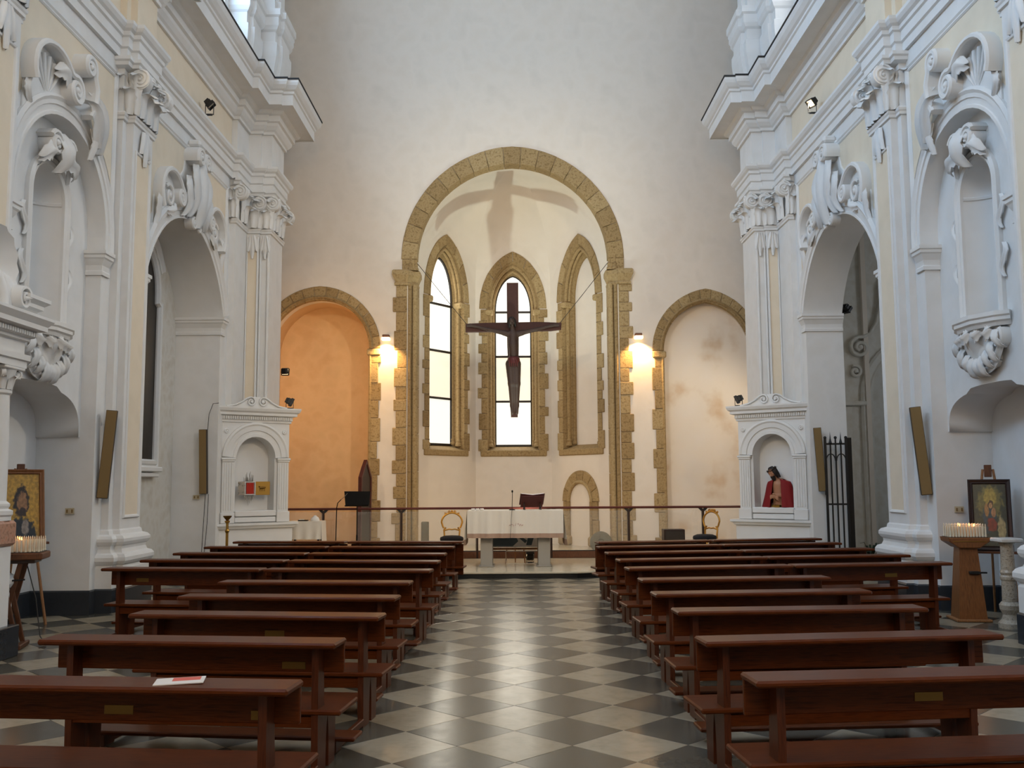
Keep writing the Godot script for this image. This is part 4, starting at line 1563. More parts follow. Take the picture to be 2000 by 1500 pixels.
func pew_meshes():
	var L := 1.895
	var mb := MB.new()
	mb.box(Vector3(0, 0.783, 0.02), Vector3(L, 0.034, 0.25), 0.011)
	pew_parts.ledge = mb.mesh()
	mb = MB.new()
	mb.box(Vector3(0, 0.68, -0.09), Vector3(L - 0.02, 0.18, 0.026), 0.005)
	pew_parts.back_panel = mb.mesh()
	mb = MB.new()
	mb.box(Vector3(0, 0.50, -0.09), Vector3(L - 0.02, 0.50, 0.026), 0.005)
	pew_parts.tall_panel = mb.mesh()
	mb = MB.new()
	mb.box(Vector3(0, 0.375, -0.15), Vector3(L + 0.015, 0.032, 0.39), 0.009)
	pew_parts.seat = mb.mesh()
	mb = MB.new()
	mb.box(Vector3(0, 0.31, -0.30), Vector3(L - 0.3, 0.10, 0.022), 0.004)
	mb.box(Vector3(0, 0.31, 0.0), Vector3(L - 0.3, 0.07, 0.022), 0.004)
	pew_parts.stretcher = mb.mesh()
	# upright plank with a pointed slot under the seat (profile in z, y)
	mb = MB.new(Transform3D(Basis(Vector3(0, 0, -1), Vector3.UP, Vector3(1, 0, 0)), Vector3(-0.021, 0, 0)))
	# local x = towards the altar, y = up, pushed along the pew
	var slot := [Vector2(0.135, 0.04), Vector2(0.138, 0.16), Vector2(0.148, 0.25), Vector2(0.165, 0.32)]
	var slot2 := [Vector2(0.165, 0.32), Vector2(0.182, 0.25), Vector2(0.192, 0.16), Vector2(0.195, 0.04)]
	var a := [Vector2(-0.02, 0), Vector2(0.135, 0)]
	a.append_array(slot)
	a.append_array([Vector2(0.165, 0.36), Vector2(0.10, 0.37), Vector2(0.085, 0.55), Vector2(0.085, 0.765), Vector2(-0.03, 0.765), Vector2(-0.03, 0.5)])
	mb.prism(a, 0, 0.042)
	var b := [Vector2(0.195, 0), Vector2(0.32, 0), Vector2(0.34, 0.36), Vector2(0.165, 0.36)]
	b.append_array(slot2)
	mb.prism(b, 0, 0.042)
	pew_parts.end_plank = mb.mesh()
	mb = MB.new()
	mb.box(Vector3(0, 0.105, 0.64), Vector3(L + 0.015, 0.028, 0.20), 0.008)
	pew_parts.kneeler_board = mb.mesh()
	mb = MB.new()
	mb.box(Vector3(0, 0.045, 0.62), Vector3(0.035, 0.09, 0.13), 0.005)
	mb.box(Vector3(0, 0.04, 0.30), Vector3(0.035, 0.05, 0.56), 0.005)
	pew_parts.kneeler_foot = mb.mesh()
	mb = MB.new()
	mb.box(Vector3(0, 0, 0), Vector3(0.15, 0.045, 0.004), 0.001)
	pew_parts.plaque = mb.mesh()


func make_pew(inner: Vector2, outer: Vector2, label: String, plaques: Array, tall := false):
	var mid := (inner + outer) * 0.5
	var d := outer - inner
	if d.x < 0:
		d = -d
	var t := thing("pew", label, "pew", Vector3(mid.x, 0, -mid.y), atan2(d.y, d.x), "rows of dark wooden pews")
	part(t, "ledge", pew_parts.ledge, M.pew_wood)
	part(t, "back_panel", pew_parts.tall_panel if tall else pew_parts.back_panel, M.pew_wood)
	part(t, "seat", pew_parts.seat, M.pew_wood)
	part(t, "stretcher", pew_parts.stretcher, M.pew_wood)
	for s in [-1.0, 1.0]:
		part(t, "end_plank", pew_parts.end_plank, M.pew_wood_upright, Vector3(s * 0.79, 0, 0))
	var k := node(t, "kneeler")
	part(k, "board", pew_parts.kneeler_board, M.pew_wood)
	for s in [-1.0, 1.0]:
		part(k, "foot", pew_parts.kneeler_foot, M.pew_wood_upright, Vector3(s * 0.80, 0, 0))
	for p in plaques:
		part(t, "plaque", pew_parts.plaque, M.old_brass, Vector3(p[0], p[1], -0.0745)).scale = Vector3(p[2], 1, 1)
	return t


func build_pews():
	pew_meshes()
	var rows := {
		"left": [[-1.03, 4.69, -2.94, 4.88], [-1.04, 5.955, -2.95, 6.17], [-0.943, 7.087, -2.85, 7.32], [-0.974, 8.22, -2.87, 8.42], [-0.995, 9.44, -2.89, 9.60], [-0.897, 10.70, -4.72, 11.21], [-0.902, 11.88, -4.74, 12.39], [-0.912, 13.11, -4.74, 13.57], [-0.887, 14.515, -4.73, 14.86], [-0.822, 15.76, -4.66, 16.13]],
		"right": [[1.126, 4.81, 3.03, 4.99], [1.108, 5.94, 3.01, 6.16], [1.183, 7.275, 3.08, 7.40], [1.18, 8.376, 3.08, 8.53], [1.22, 9.56, 3.12, 9.72], [1.24, 10.81, 5.03, 11.3], [1.265, 11.955, 5.04, 12.5], [1.238, 13.13, 5.02, 13.67], [1.223, 14.33, 5.0, 14.95], [1.302, 15.42, 5.06, 16.10]],
	}
	var nth := ["nearest to the viewer", "second from the viewer", "third from the viewer", "fourth from the viewer", "fifth from the viewer", "sixth from the viewer", "seventh from the viewer", "eighth from the viewer", "ninth from the viewer", "closest to the altar"]
	for side in rows:
		for i in 10:
			var r: Array = rows[side][i]
			var a := Vector2(r[0], r[1])
			var b := Vector2(r[2], r[3])
			var pl := []
			if side == "left":
				if i == 0:
					pl = [[0.02, 0.645, 1.0], [0.74, 0.63, 0.6]]
				elif i == 2:
					pl = [[0.1, 0.64, 1.0]]
				elif i == 1:
					pl = [[0.62, 0.63, 1.0]]
			elif i == 0:
				pl = [[0.02, 0.66, 1.0]]
			if i < 5:
				make_pew(a, b, "dark wooden pew %s of the aisle, row %s" % [side, nth[i]], pl)
			else:
				var m := (a + b) * 0.5
				var gap := (b - a).normalized() * 0.012
				make_pew(a, m - gap, "dark wooden pew %s of the aisle, aisle-side half of the row %s" % [side, nth[i]], pl, i == 9)
				make_pew(m + gap, b, "dark wooden pew %s of the aisle, wall-side half of the row %s" % [side, nth[i]], [[-0.55 if side == "left" else 0.3, 0.65, 1.0]] if i == 5 else [], i == 9)
	# a folded leaflet on the nearest ledge
	var t := thing("leaflet", "small white and red printed leaflet lying on the nearest left pew", "leaflet", Vector3(-1.62, 0.801, -4.74), 0.22)
	var mb := MB.new()
	mb.box(Vector3(0, 0.0035, 0), Vector3(0.23, 0.006, 0.15), 0.001)
	part(t, "sheets", mb, M.paper)
	mb = MB.new()
	mb.box(Vector3(0.03, 0.0072, -0.025), Vector3(0.13, 0.0012, 0.075))
	part(t, "printed_panel", mb, M.paper_print)
	t.rotation.z = 0.015


# ---------------------------------------------------------------- corner shrines
func build_shrine(sg: float, label: String):
	# local: x along the front, y up, z towards the nave
	var t := thing("corner_shrine", label, "shrine", Vector3(sg * 5.30, 0, -19.42), -sg * 0.66, "corner shrines")
	var mb := MB.new()
	var w := 0.72
	var base := node(t, "altar_block")
	mb.box(Vector3(0, 0.46, -0.05), Vector3(1.62, 0.92, 0.50), 0.01)
	part(base, "block", mb, M.plaster_white)
	mb = MB.new(frame_of(Vector3.ZERO, Vector3.RIGHT, Vector3.BACK, Vector3.UP))
	var cap := [Vector2(-0.80, -0.4), Vector2(-0.80, 0.22), Vector2(0.80, 0.22), Vector2(0.80, -0.4)]
	mb.sweep(cap, [Vector2(0, 0.86), Vector2(0.03, 0.87), Vector2(0.05, 0.91), Vector2(0.09, 0.93), Vector2(0.09, 0.975), Vector2(-0.4, 0.98)], false, false, [], true)
	part(base, "ledge", mb, M.plaster_white)
	# body with an arched recess
	var nt := round_top(0, 0.41, 2.27, 0.42, 24)
	var h := hole(nt, 1.22)
	mb = MB.new()
	mb.face(-w, w, 0.97, 3.02, 0.16, [h])
	mb.reveal(h, 0.16, -0.16, true)
	mb.face(-0.43, 0.43, 1.2, 2.75, -0.16)
	mb.quad(Vector3(w, 0.97, 0.16), Vector3(w, 0.97, -0.32), Vector3(w, 3.02, -0.32), Vector3(w, 3.02, 0.16))
	mb.quad(Vector3(-w, 0.97, -0.32), Vector3(-w, 0.97, 0.16), Vector3(-w, 3.02, 0.16), Vector3(-w, 3.02, -0.32))
	mb.quad(Vector3(w, 0.97, -0.32), Vector3(-w, 0.97, -0.32), Vector3(-w, 3.02, -0.32), Vector3(w, 3.02, -0.32))
	part(t, "body", mb, M.plaster_white)
	# stepped arch mouldings
	mb = MB.new()
	mb.sweep(nt, [Vector2(0.29, 0.16), Vector2(0.29, 0.215), Vector2(0.25, 0.235), Vector2(0.22, 0.215), Vector2(0.13, 0.21), Vector2(0.12, 0.185), Vector2(0.07, 0.185), Vector2(0.06, 0.20), Vector2(0.0, 0.20), Vector2(0.0, 0.16)], false, true, [], true)
	part(t, "arch_moulding", mb, M.plaster_white)
	for s in [-1.0, 1.0]:
		var p := node(t, "pilaster")
		mb = MB.new()
		mb.box(Vector3(s * 0.58, 1.70, 0.185), Vector3(0.235, 1.02, 0.055), 0.006)
		part(p, "shaft", mb, M.plaster_white)
		for k in 4:
			mb = MB.new()
			mb.box(Vector3(s * 0.58 + (k - 1.5) * 0.05, 1.70, 0.216), Vector3(0.024, 0.94, 0.02), 0.007)
			part(p, "flute_rib", mb, M.plaster_white)
		mb = MB.new()
		mb.box(Vector3(s * 0.58, 2.245, 0.20), Vector3(0.29, 0.045, 0.10), 0.01)
		mb.box(Vector3(s * 0.58, 2.205, 0.195), Vector3(0.26, 0.035, 0.08), 0.008)
		part(p, "capital", mb, M.plaster_white)
		mb = MB.new()
		mb.box(Vector3(s * 0.58, 1.085, 0.20), Vector3(0.28, 0.21, 0.10), 0.012)
		part(p, "base", mb, M.plaster_white)
		# corner rosette
		mb = MB.new(Transform3D(Basis(Vector3.RIGHT, PI / 2), Vector3(s * 0.61, 2.80, 0.16)))
		mb.lathe([Vector2(0.05, 0), Vector2(0.05, 0.02), Vector2(0.035, 0.03), Vector2(0.02, 0.02), Vector2(0.012, 0.035), Vector2(0, 0.04)], 12)
		part(t, "rosette", mb, M.plaster_white)
	mb = MB.new()
	mb.box(Vector3(0, 1.16, 0.13), Vector3(0.86, 0.11, 0.22), 0.012)
	mb.box(Vector3(0, 1.04, 0.15), Vector3(0.86, 0.10, 0.16), 0.012)
	part(t, "sill", mb, M.plaster_white)
	# cornice with dentils
	mb = MB.new(frame_of(Vector3.ZERO, Vector3.RIGHT, Vector3.BACK, Vector3.UP))
	var cp := [Vector2(-w, -0.32), Vector2(-w, 0.16), Vector2(w, 0.16), Vector2(w, -0.32)]
	mb.sweep(cp, [Vector2(0, 2.97), Vector2(0.03, 2.98), Vector2(0.03, 3.02), Vector2(0.05, 3.03), Vector2(0.05, 3.10), Vector2(0.12, 3.12), Vector2(0.12, 3.17), Vector2(0.16, 3.20), Vector2(0.18, 3.25), Vector2(0.18, 3.28), Vector2(-0.3, 3.29)], false, false, [], true)
	part(t, "cornice", mb, M.plaster_white)
	mb = MB.new()
	mb.box(Vector3.ZERO, Vector3(0.026, 0.06, 0.035), 0.004)
	var dm := mb.mesh()
	for k in 31:
		part(t, "dentil", dm, M.plaster_white, Vector3(-w + 0.02 + k * (2 * w - 0.04) / 30.0, 3.065, 0.222))
	# scrolled pediment
	var ped := node(t, "pediment")
	mb = MB.new()
	var poly := [Vector2(-0.66, 3.28), Vector2(0.66, 3.28), Vector2(0.45, 3.31), Vector2(0.30, 3.39), Vector2(0.17, 3.47), Vector2(0.05, 3.50), Vector2(-0.05, 3.50), Vector2(-0.17, 3.47), Vector2(-0.30, 3.39), Vector2(-0.45, 3.31)]
	mb.prism(poly, 0.06, 0.17, false, 0.012)
	part(ped, "panel", mb, M.plaster_white)
	for m in [-1.0, 1.0]:
		mb = MB.new(Transform3D(Basis.from_scale(Vector3(m, 1, 1)), Vector3(0, 3.28, 0.17)))
		var lead := [Vector2(0.64, 0.01), Vector2(0.45, 0.045), Vector2(0.32, 0.11), Vector2(0.22, 0.18)]
		mb.scroll(Vector2(0.13, 0.115), 0.095, 0.02, 1.5, 1.2, 1.0, 0.03, 0, 0.05, lead)
		part(ped, "scroll", mb, M.plaster_white)
	return t


func in_shrine(sg: float, x: float, y: float, z: float) -> Vector3:
	return Transform3D(Basis(Vector3.UP, -sg * 0.66), Vector3(sg * 5.30, 0, -19.42)) * Vector3(x, y, z)


func build_shrines():
	build_shrine(-1.0, "white arched corner shrine holding the tabernacle, left of the sanctuary")
	build_shrine(1.0, "white arched corner shrine holding the robed bust, right of the sanctuary")
	# tabernacle: silver spiky frame, red lit front and open gilt door
	var t := thing("tabernacle", "small silver spiked tabernacle with red front and open gilt door", "tabernacle", in_shrine(-1.0, 0, 1.66, -0.05), 0.66)
	var mb := MB.new()
	mb.box(Vector3(-0.06, 0, 0.0), Vector3(0.22, 0.26, 0.20), 0.006)
	part(t, "box", mb, M.silver)
	mb = MB.new()
	for k in 7:
		var x := -0.13 + 0.022 * k + 0.003
		mb.tube([Vector3(x + 0.005, -0.11, 0.108), Vector3(x + 0.005, 0.11, 0.108)], 0.0125, 8)
	part(t, "curtain", mb, M.red_curtain)
	mb = MB.new()
	for q in [[Vector3(-0.06, 0.125, 0.108), Vector3(0.23, 0.018, 0.03)], [Vector3(-0.06, -0.125, 0.108), Vector3(0.23, 0.018, 0.03)], [Vector3(-0.166, 0, 0.108), Vector3(0.018, 0.25, 0.03)], [Vector3(0.046, 0, 0.108), Vector3(0.018, 0.25, 0.03)]]:
		mb.box(q[0], q[1], 0.003)
	part(t, "front_frame", mb, M.marble_white)
	mb = MB.new(Transform3D(Basis(Vector3.UP, -0.25), Vector3(0.055, 0, 0.115)))
	mb.box(Vector3(0.145, 0, 0), Vector3(0.28, 0.27, 0.012), 0.003)
	var door := part(t, "door", mb, M.brass)
	mb = MB.new(Transform3D(Basis(Vector3.UP, -0.25), Vector3(0.055, 0, 0.115)))
	# a small animal in relief
	mb.tube([Vector3(0.08, 0.0, 0.008), Vector3(0.15, 0.015, 0.01), Vector3(0.20, 0.02, 0.008)], [0.022, 0.026, 0.016], 8)
	for k in 4:
		mb.tube([Vector3(0.09 + 0.028 * k, 0, 0.008), Vector3(0.085 + 0.032 * k, -0.06, 0.008)], 0.006, 6)
	mb.ball(Vector3(0.075, 0.035, 0.01), Vector3(0.018, 0.016, 0.012), 8, 6)
	part(door, "relief", mb, M.old_brass)
	mb = MB.new(Transform3D(Basis(Vector3.UP, 0.35), Vector3(-0.17, 0, 0.115)))
	mb.box(Vector3(-0.09, 0, 0), Vector3(0.17, 0.27, 0.012), 0.003)
	for k in 14:
		mb.box(Vector3(-0.09 + rng.randf_range(-0.07, 0.07), rng.randf_range(-0.12, 0.12), 0.012), Vector3(rng.randf_range(0.02, 0.07), rng.randf_range(0.01, 0.03), 0.02), 0.002)
	part(t, "door", mb, M.silver)
	for k in 13:
		var x := -0.16 + 0.016 * k
		for e in [-1.0, 1.0]:
			var hgt := rng.randf_range(0.05, 0.2) * (1.25 - absf(x + 0.06) * 5.0)
			mb = MB.new()
			mb.tube([Vector3(x, e * 0.13, 0.06), Vector3(x + rng.randf_range(-0.03, 0.03), e * (0.14 + hgt), 0.07 + rng.randf_range(-0.03, 0.03))], [0.009, 0.003], 5)
			part(t, "spike", mb, M.silver)


# ---------------------------------------------------------------- sanctuary furniture
func build_altar():
	var t := thing("altar", "grey stone altar table standing on the dais", "altar", Vector3(0.02, DAIS, -19.1))
	var mb := MB.new()
	mb.box(Vector3(0, 1.02, 0), Vector3(1.78, 0.10, 0.82), 0.01)
	part(t, "table_slab", mb, M.granite)
	for s in [-0.56, 0.56]:
		mb = MB.new()
		mb.box(Vector3(s, 0.50, 0.0), Vector3(0.235, 0.97, 0.60), 0.008)
		mb.box(Vector3(s, 0.012, 0.0), Vector3(0.29, 0.024, 0.66), 0.006)
		part(t, "leg", mb, M.granite)
	# cloth with folds and a lace band
	var c := thing("altar_cloth", "white altar cloth with pale embroidered hem hanging over the altar", "tablecloth", Vector3(0.02, DAIS, -19.1))
	mb = MB.new()
	var s1 := mb.g()
	mb.box(Vector3(0, 1.077, 0), Vector3(1.86, 0.012, 0.90), 0.004)
	var band := MB.new()
	var s2 := band.g()
	var n := 70
	var fold := func(x: float, t2: float) -> float:
		return (0.012 + 0.028 * t2) * (sin(x * 21.0) * 0.5 + sin(x * 47.0 + 1.0) * 0.3 + sin(x * 9.0) * 0.5) * (1.0 if x < 0.1 else 0.55)
	for side in [1.0, -1.0]:
		for i in n:
			var x0 := -0.93 + 1.86 * i / n
			var x1 := -0.93 + 1.86 * (i + 1) / n
			for j in 6:
				var t0 := j / 6.0
				var t1 := (j + 1) / 6.0
				var a := Vector3(x0 * side, 1.08 - 0.52 * t0, side * (0.455 + fold.call(x0, t0)))
				var b := Vector3(x1 * side, 1.08 - 0.52 * t0, side * (0.455 + fold.call(x1, t0)))
				var d := Vector3(x1 * side, 1.08 - 0.52 * t1, side * (0.455 + fold.call(x1, t1)))
				var e := Vector3(x0 * side, 1.08 - 0.52 * t1, side * (0.455 + fold.call(x0, t1)))
				if j < 5:
					mb.quad(e, d, b, a, s1)
				else:
					band.quad(e, d, b, a, s2)
	for side in [1.0, -1.0]:
		for i in 24:
			var z0 := -0.455 + 0.91 * i / 24.0
			var z1 := -0.455 + 0.91 * (i + 1) / 24.0
			for j in 6:
				var t0 := j / 6.0
				var t1 := (j + 1) / 6.0
				var fx := func(z: float, tt: float) -> float: return side * (0.93 + 0.05 * tt + 0.03 * tt * sin(z * 16.0))
				var a := Vector3(fx.call(z0, t0), 1.08 - 0.66 * t0, z0)
				var b := Vector3(fx.call(z1, t0), 1.08 - 0.66 * t0, z1)
				var d := Vector3(fx.call(z1, t1), 1.08 - 0.66 * t1, z1)
				var e := Vector3(fx.call(z0, t1), 1.08 - 0.66 * t1, z0)
				(mb if j < 5 else band).quad(a, b, d, e, s1 if j < 5 else s2)
	part(c, "linen", mb, M.altar_cloth)
	part(c, "lace_hem", band, M.lace_band)
	mb = MB.new()
	for k in 7:
		var x := -0.12 + 0.04 * k
		var z: float = 0.455 + fold.call(x, 0.5) + 0.004
		mb.tube([Vector3(x, 0.80 + 0.02 * sin(k * 2.0), z), Vector3(x + 0.02, 0.83 - 0.02 * cos(k), z), Vector3(x + 0.035, 0.81, z)], 0.0035, 5)
	part(c, "embroidered_letters", mb, M.pink_thread)
	# painted panel leaning between the legs on a low wooden easel
	var p := thing("painted_panel", "blue and white abstract panel propped under the altar", "painting", Vector3(0.02, DAIS, -19.62))
	mb = MB.new()
	mb.box(Vector3(0, 0.52, 0), Vector3(0.92, 0.40, 0.025), 0.004)
	part(p, "board", mb, M.paper)
	mb = MB.new(Transform3D(Basis(), Vector3(0, 0, 0.0135)))
	for poly in [[Vector2(-0.45, 0.34), Vector2(-0.05, 0.34), Vector2(0.06, 0.44), Vector2(-0.02, 0.60), Vector2(-0.2, 0.52), Vector2(-0.32, 0.62), Vector2(-0.45, 0.60)], [Vector2(-0.04, 0.66), Vector2(-0.06, 0.62), Vector2(0.20, 0.40), Vector2(0.24, 0.45)], [Vector2(0.22, 0.36), Vector2(0.33, 0.36), Vector2(0.42, 0.66), Vector2(0.30, 0.70)]]:
		mb.prism(poly, 0, 0.003)
	part(p, "painted_shapes", mb, M.slate_paint)
	mb = MB.new()
	mb.box(Vector3(0, 0.29, 0.01), Vector3(0.95, 0.045, 0.06), 0.005)
	for s in [-0.17, 0.17]:
		mb.tube([Vector3(s * 1.15, 0.0, 0.06), Vector3(s, 0.3, 0.02)], 0.014, 6)
	mb.tube([Vector3(0, 0.0, -0.25), Vector3(0, 0.5, -0.03)], 0.012, 6)
	part(p, "easel", mb, M.pine_wood)
	# missal on its stand
	var b := thing("missal", "thick red missal open on a tilted stand upon the altar", "book", Vector3(0.36, DAIS + 1.092, -19.05), 0.1)
	mb = MB.new(Transform3D(Basis(Vector3.RIGHT, -0.75), Vector3(0, 0.16, -0.02)))
	mb.box(Vector3(0, 0, 0), Vector3(0.44, 0.018, 0.32), 0.004)
	part(b, "stand_board", mb, M.book_red)
	mb = MB.new()
	for s in [-0.16, 0.16]:
		mb.tube([Vector3(s, 0.0, 0.08), Vector3(s, 0.13, -0.02)], 0.012, 6)
		mb.tube([Vector3(s, 0.0, -0.10), Vector3(s, 0.14, -0.02)], 0.012, 6)
	part(b, "stand_legs", mb, M.dark_wood)
	for s in [-1.0, 1.0]:
		mb = MB.new(Transform3D(Basis(Vector3.RIGHT, -0.75), Vector3(0, 0.175, -0.02)) * Transform3D(Basis(Vector3.BACK, s * 0.16), Vector3(0, 0.01, 0)))
		mb.box(Vector3(s * 0.115, 0.012, 0), Vector3(0.23, 0.03, 0.30), 0.006)
		part(b, "page_block", mb, M.paper)
		mb = MB.new(Transform3D(Basis(Vector3.RIGHT, -0.75), Vector3(0, 0.175, -0.02)) * Transform3D(Basis(Vector3.BACK, s * 0.16), Vector3(0, 0.01, 0)))
		mb.box(Vector3(s * 0.12, -0.009, 0), Vector3(0.25, 0.012, 0.32), 0.003)
		part(b, "cover", mb, M.book_red)
	b.rotation.y = 0.12
	# microphone
	var m := thing("table_microphone", "thin black gooseneck microphone standing on the altar", "microphone", Vector3(-0.04, DAIS + 1.086, -18.95))
	mb = MB.new()
	mb.lathe([Vector2(0.0, 0), Vector2(0.06, 0), Vector2(0.06, 0.012), Vector2(0.02, 0.02), Vector2(0.0, 0.022)], 16)
	part(m, "foot", mb, M.black_plastic)
	mb = MB.new()
	mb.tube([Vector3(0, 0.02, 0), Vector3(0.002, 0.15, 0), Vector3(0.006, 0.26, 0.004), Vector3(0.006, 0.35, 0.012)], 0.0065, 6)
	part(m, "neck", mb, M.black_plastic)
	mb = MB.new()
	mb.ball(Vector3(0.006, 0.365, 0.014), Vector3(0.017, 0.026, 0.017), 10, 7)
	part(m, "head", mb, M.black_plastic)
	mb = MB.new()
	mb.tube([Vector3(0, 0.008, 0.05), Vector3(0.0, 0.008, 0.30), Vector3(-0.005, -0.02, 0.335), Vector3(-0.02, -0.3, 0.345), Vector3(-0.04, -0.55, 0.36)], 0.004, 5)
	part(m, "cable", mb, M.cable)
	# small flowers and glass vessels
	for k in 3:
		var fl := thing("paper_flower", ["white paper flower at the left end of the altar", "middle white flower at the left end of the altar", "white flower nearest the microphone on the altar"][k], "flower", Vector3(-0.80 + 0.085 * k, DAIS + 1.086, -18.78 - 0.02 * k), 0.0, "white flowers on the altar")
		mb = MB.new()
		for q in 6:
			var a := TAU * q / 6
			mb.ball(Vector3(cos(a) * 0.022, 0.022, sin(a) * 0.022), Vector3(0.018, 0.02, 0.018), 7, 5)
		part(fl, "petals", mb, M.paper)
		mb = MB.new()
		mb.ball(Vector3(0, 0.034, 0), Vector3(0.012, 0.012, 0.012), 7, 5)
		part(fl, "heart", mb, M.brass)
	# metal tray lying on the step in front of the easel
	var tr := thing("display_frame", "thin white metal frame standing under the altar table", "frame", Vector3(0.25, DAIS, -19.46))
	mb = MB.new()
	for q in [[Vector3(0, 0.25, 0), Vector3(0.84, 0.012, 0.012)], [Vector3(0.42, 0.125, 0), Vector3(0.012, 0.25, 0.012)], [Vector3(-0.42, 0.125, 0), Vector3(0.012, 0.25, 0.012)], [Vector3(0, 0.006, 0), Vector3(0.84, 0.012, 0.012)]]:
		mb.box(q[0], q[1], 0.002)
	part(tr, "frame_bars", mb, M.lamp_white)


func build_chair(where: Vector3, turn: float, label: String):
	var t := thing("gilt_chair", label, "chair", where, turn, "gilded sanctuary chairs")
	var mb := MB.new()
	var s := mb.g()
	# seat cushion
	mb.lathe([Vector2(0, 0.44), Vector2(0.235, 0.44), Vector2(0.245, 0.47), Vector2(0.235, 0.51), Vector2(0.16, 0.54), Vector2(0, 0.55)], 24, 0, TAU, true)
	part(t, "seat", mb, M.navy_velvet)
	mb = MB.new()
	mb.lathe([Vector2(0.20, 0.385), Vector2(0.24, 0.39), Vector2(0.245, 0.44), Vector2(0.2, 0.445)], 24)
	part(t, "seat_rail", mb, M.gilt)
	for k in 4:
		var x: float = [-0.18, 0.18, -0.16, 0.16][k]
		var z: float = [0.15, 0.15, -0.17, -0.17][k]
		var o := 0.05 * signf(z)
		mb = MB.new()
		mb.tube([Vector3(x, 0.42, z), Vector3(x * 1.12, 0.32, z + o * 0.7), Vector3(x * 1.04, 0.15, z + o * 0.2), Vector3(x * 1.08, 0.03, z + o * 0.5), Vector3(x * 1.13, 0.0, z + o * 0.9)], [0.026, 0.026, 0.018, 0.014, 0.02], 8)
		part(t, "leg", mb, M.gilt)
	# open balloon back
	mb = MB.new()
	var pts := []
	for k in 29:
		var a := deg_to_rad(-125.0 + 250.0 * k / 28.0) + PI / 2
		var wv := 0.215 * (1.0 if sin(a) > 0 else 0.95)
		pts.append(Vector3(wv * cos(a), 0.80 + 0.20 * sin(a), -0.20 - 0.06 * (0.80 + 0.20 * sin(a) - 0.5)))
	mb.tube(pts, 0.019, 8)
	part(t, "back_hoop", mb, M.gilt)
	for q in [-1.0, 1.0]:
		mb = MB.new()
		mb.tube([Vector3(q * 0.16, 0.45, -0.19), Vector3(q * 0.155, 0.55, -0.20), Vector3(q * 0.165, 0.65, -0.21), Vector3(q * 0.125, 0.70, -0.215)], [0.02, 0.017, 0.018, 0.018], 8)
		part(t, "back_post", mb, M.gilt)
	mb = MB.new()
	mb.tube([Vector3(-0.15, 0.64, -0.21), Vector3(-0.06, 0.665, -0.21), Vector3(0, 0.655, -0.21), Vector3(0.06, 0.665, -0.21), Vector3(0.15, 0.64, -0.21)], 0.015, 8)
	part(t, "cross_rail", mb, M.gilt)
	mb = MB.new()
	for q in [-1.0, 1.0]:
		var fm := Transform3D(Basis.from_scale(Vector3(q, 1, 1)), Vector3(0, 1.0, -0.245))
		mb.at(fm)
		mb.scroll(Vector2(0.055, 0.015), 0.036, 0.01, 1.3, 2.0, -1.0, 0.014, -0.012, 0.02)
		mb.scroll(Vector2(0.13, -0.012), 0.026, 0.008, 1.2, 1.0, -1.0, 0.012, -0.012, 0.018)
	mb.at(Transform3D())
	mb.ball(Vector3(0, 1.03, -0.24), Vector3(0.026, 0.03, 0.02), 8, 6)
	part(t, "carved_crest", mb, M.gilt)
	return t


func build_rail():
	var t := thing("glass_railing", "glass balustrade with slim dark posts and a red-brown handrail", "railing", Vector3(0, DAIS, -20.9))
	var mb := MB.new()
	var pts := [Vector3(-5.12, 1.075, 0), Vector3(5.12, 1.075, 0)]
	mb.box(Vector3(0, 1.075, 0), Vector3(10.25, 0.05, 0.07), 0.016)
	part(t, "handrail", mb, M.rail_wood)
	var xs := [-4.13, -2.44, -0.80, 0.80, 2.48, 4.09]
	for x in xs:
		mb = MB.new()
		mb.box(Vector3(x, 0.52, 0.01), Vector3(0.045, 1.04, 0.05), 0.006)
		var post := part(t, "post", mb, M.dark_wood)
		mb = MB.new()
		for s in [-1.0, 1.0]:
			mb.prism([Vector2(x + s * 0.02, 1.05), Vector2(x + s * 0.02, 0.98), Vector2(x + s * 0.05, 1.0), Vector2(x + s * 0.10, 1.05)] if s < 0 else [Vector2(x + s * 0.02, 0.98), Vector2(x + s * 0.05, 1.0), Vector2(x + s * 0.10, 1.05), Vector2(x + s * 0.02, 1.05)], -0.02, 0.03)
		part(post, "bracket", mb, M.iron)
		mb = MB.new()
		mb.tube([Vector3(x - 0.032, 0.05, 0.02), Vector3(x - 0.032, 1.05, 0.02)], 0.006, 6)
		part(post, "steel_rod", mb, M.steel)
	var ends := [-5.10]
	ends.append_array(xs)
	ends.append(5.10)
	for i in ends.size() - 1:
		mb = MB.new()
		mb.box(Vector3((ends[i] + ends[i + 1]) * 0.5, 0.58, 0.0), Vector3(ends[i + 1] - ends[i] - 0.07, 0.86, 0.010))
		part(t, "glass_panel", mb, M.rail_glass)
	mb = MB.new()
	mb.box(Vector3(0, 0.075, 0), Vector3(10.2, 0.15, 0.06), 0.01)
	part(t, "kick_board", mb, M.stand_wood)
	mb = MB.new()
	mb.box(Vector3(0, 0.155, 0), Vector3(10.2, 0.022, 0.05), 0.004)
	part(t, "glass_clamp", mb, M.iron)


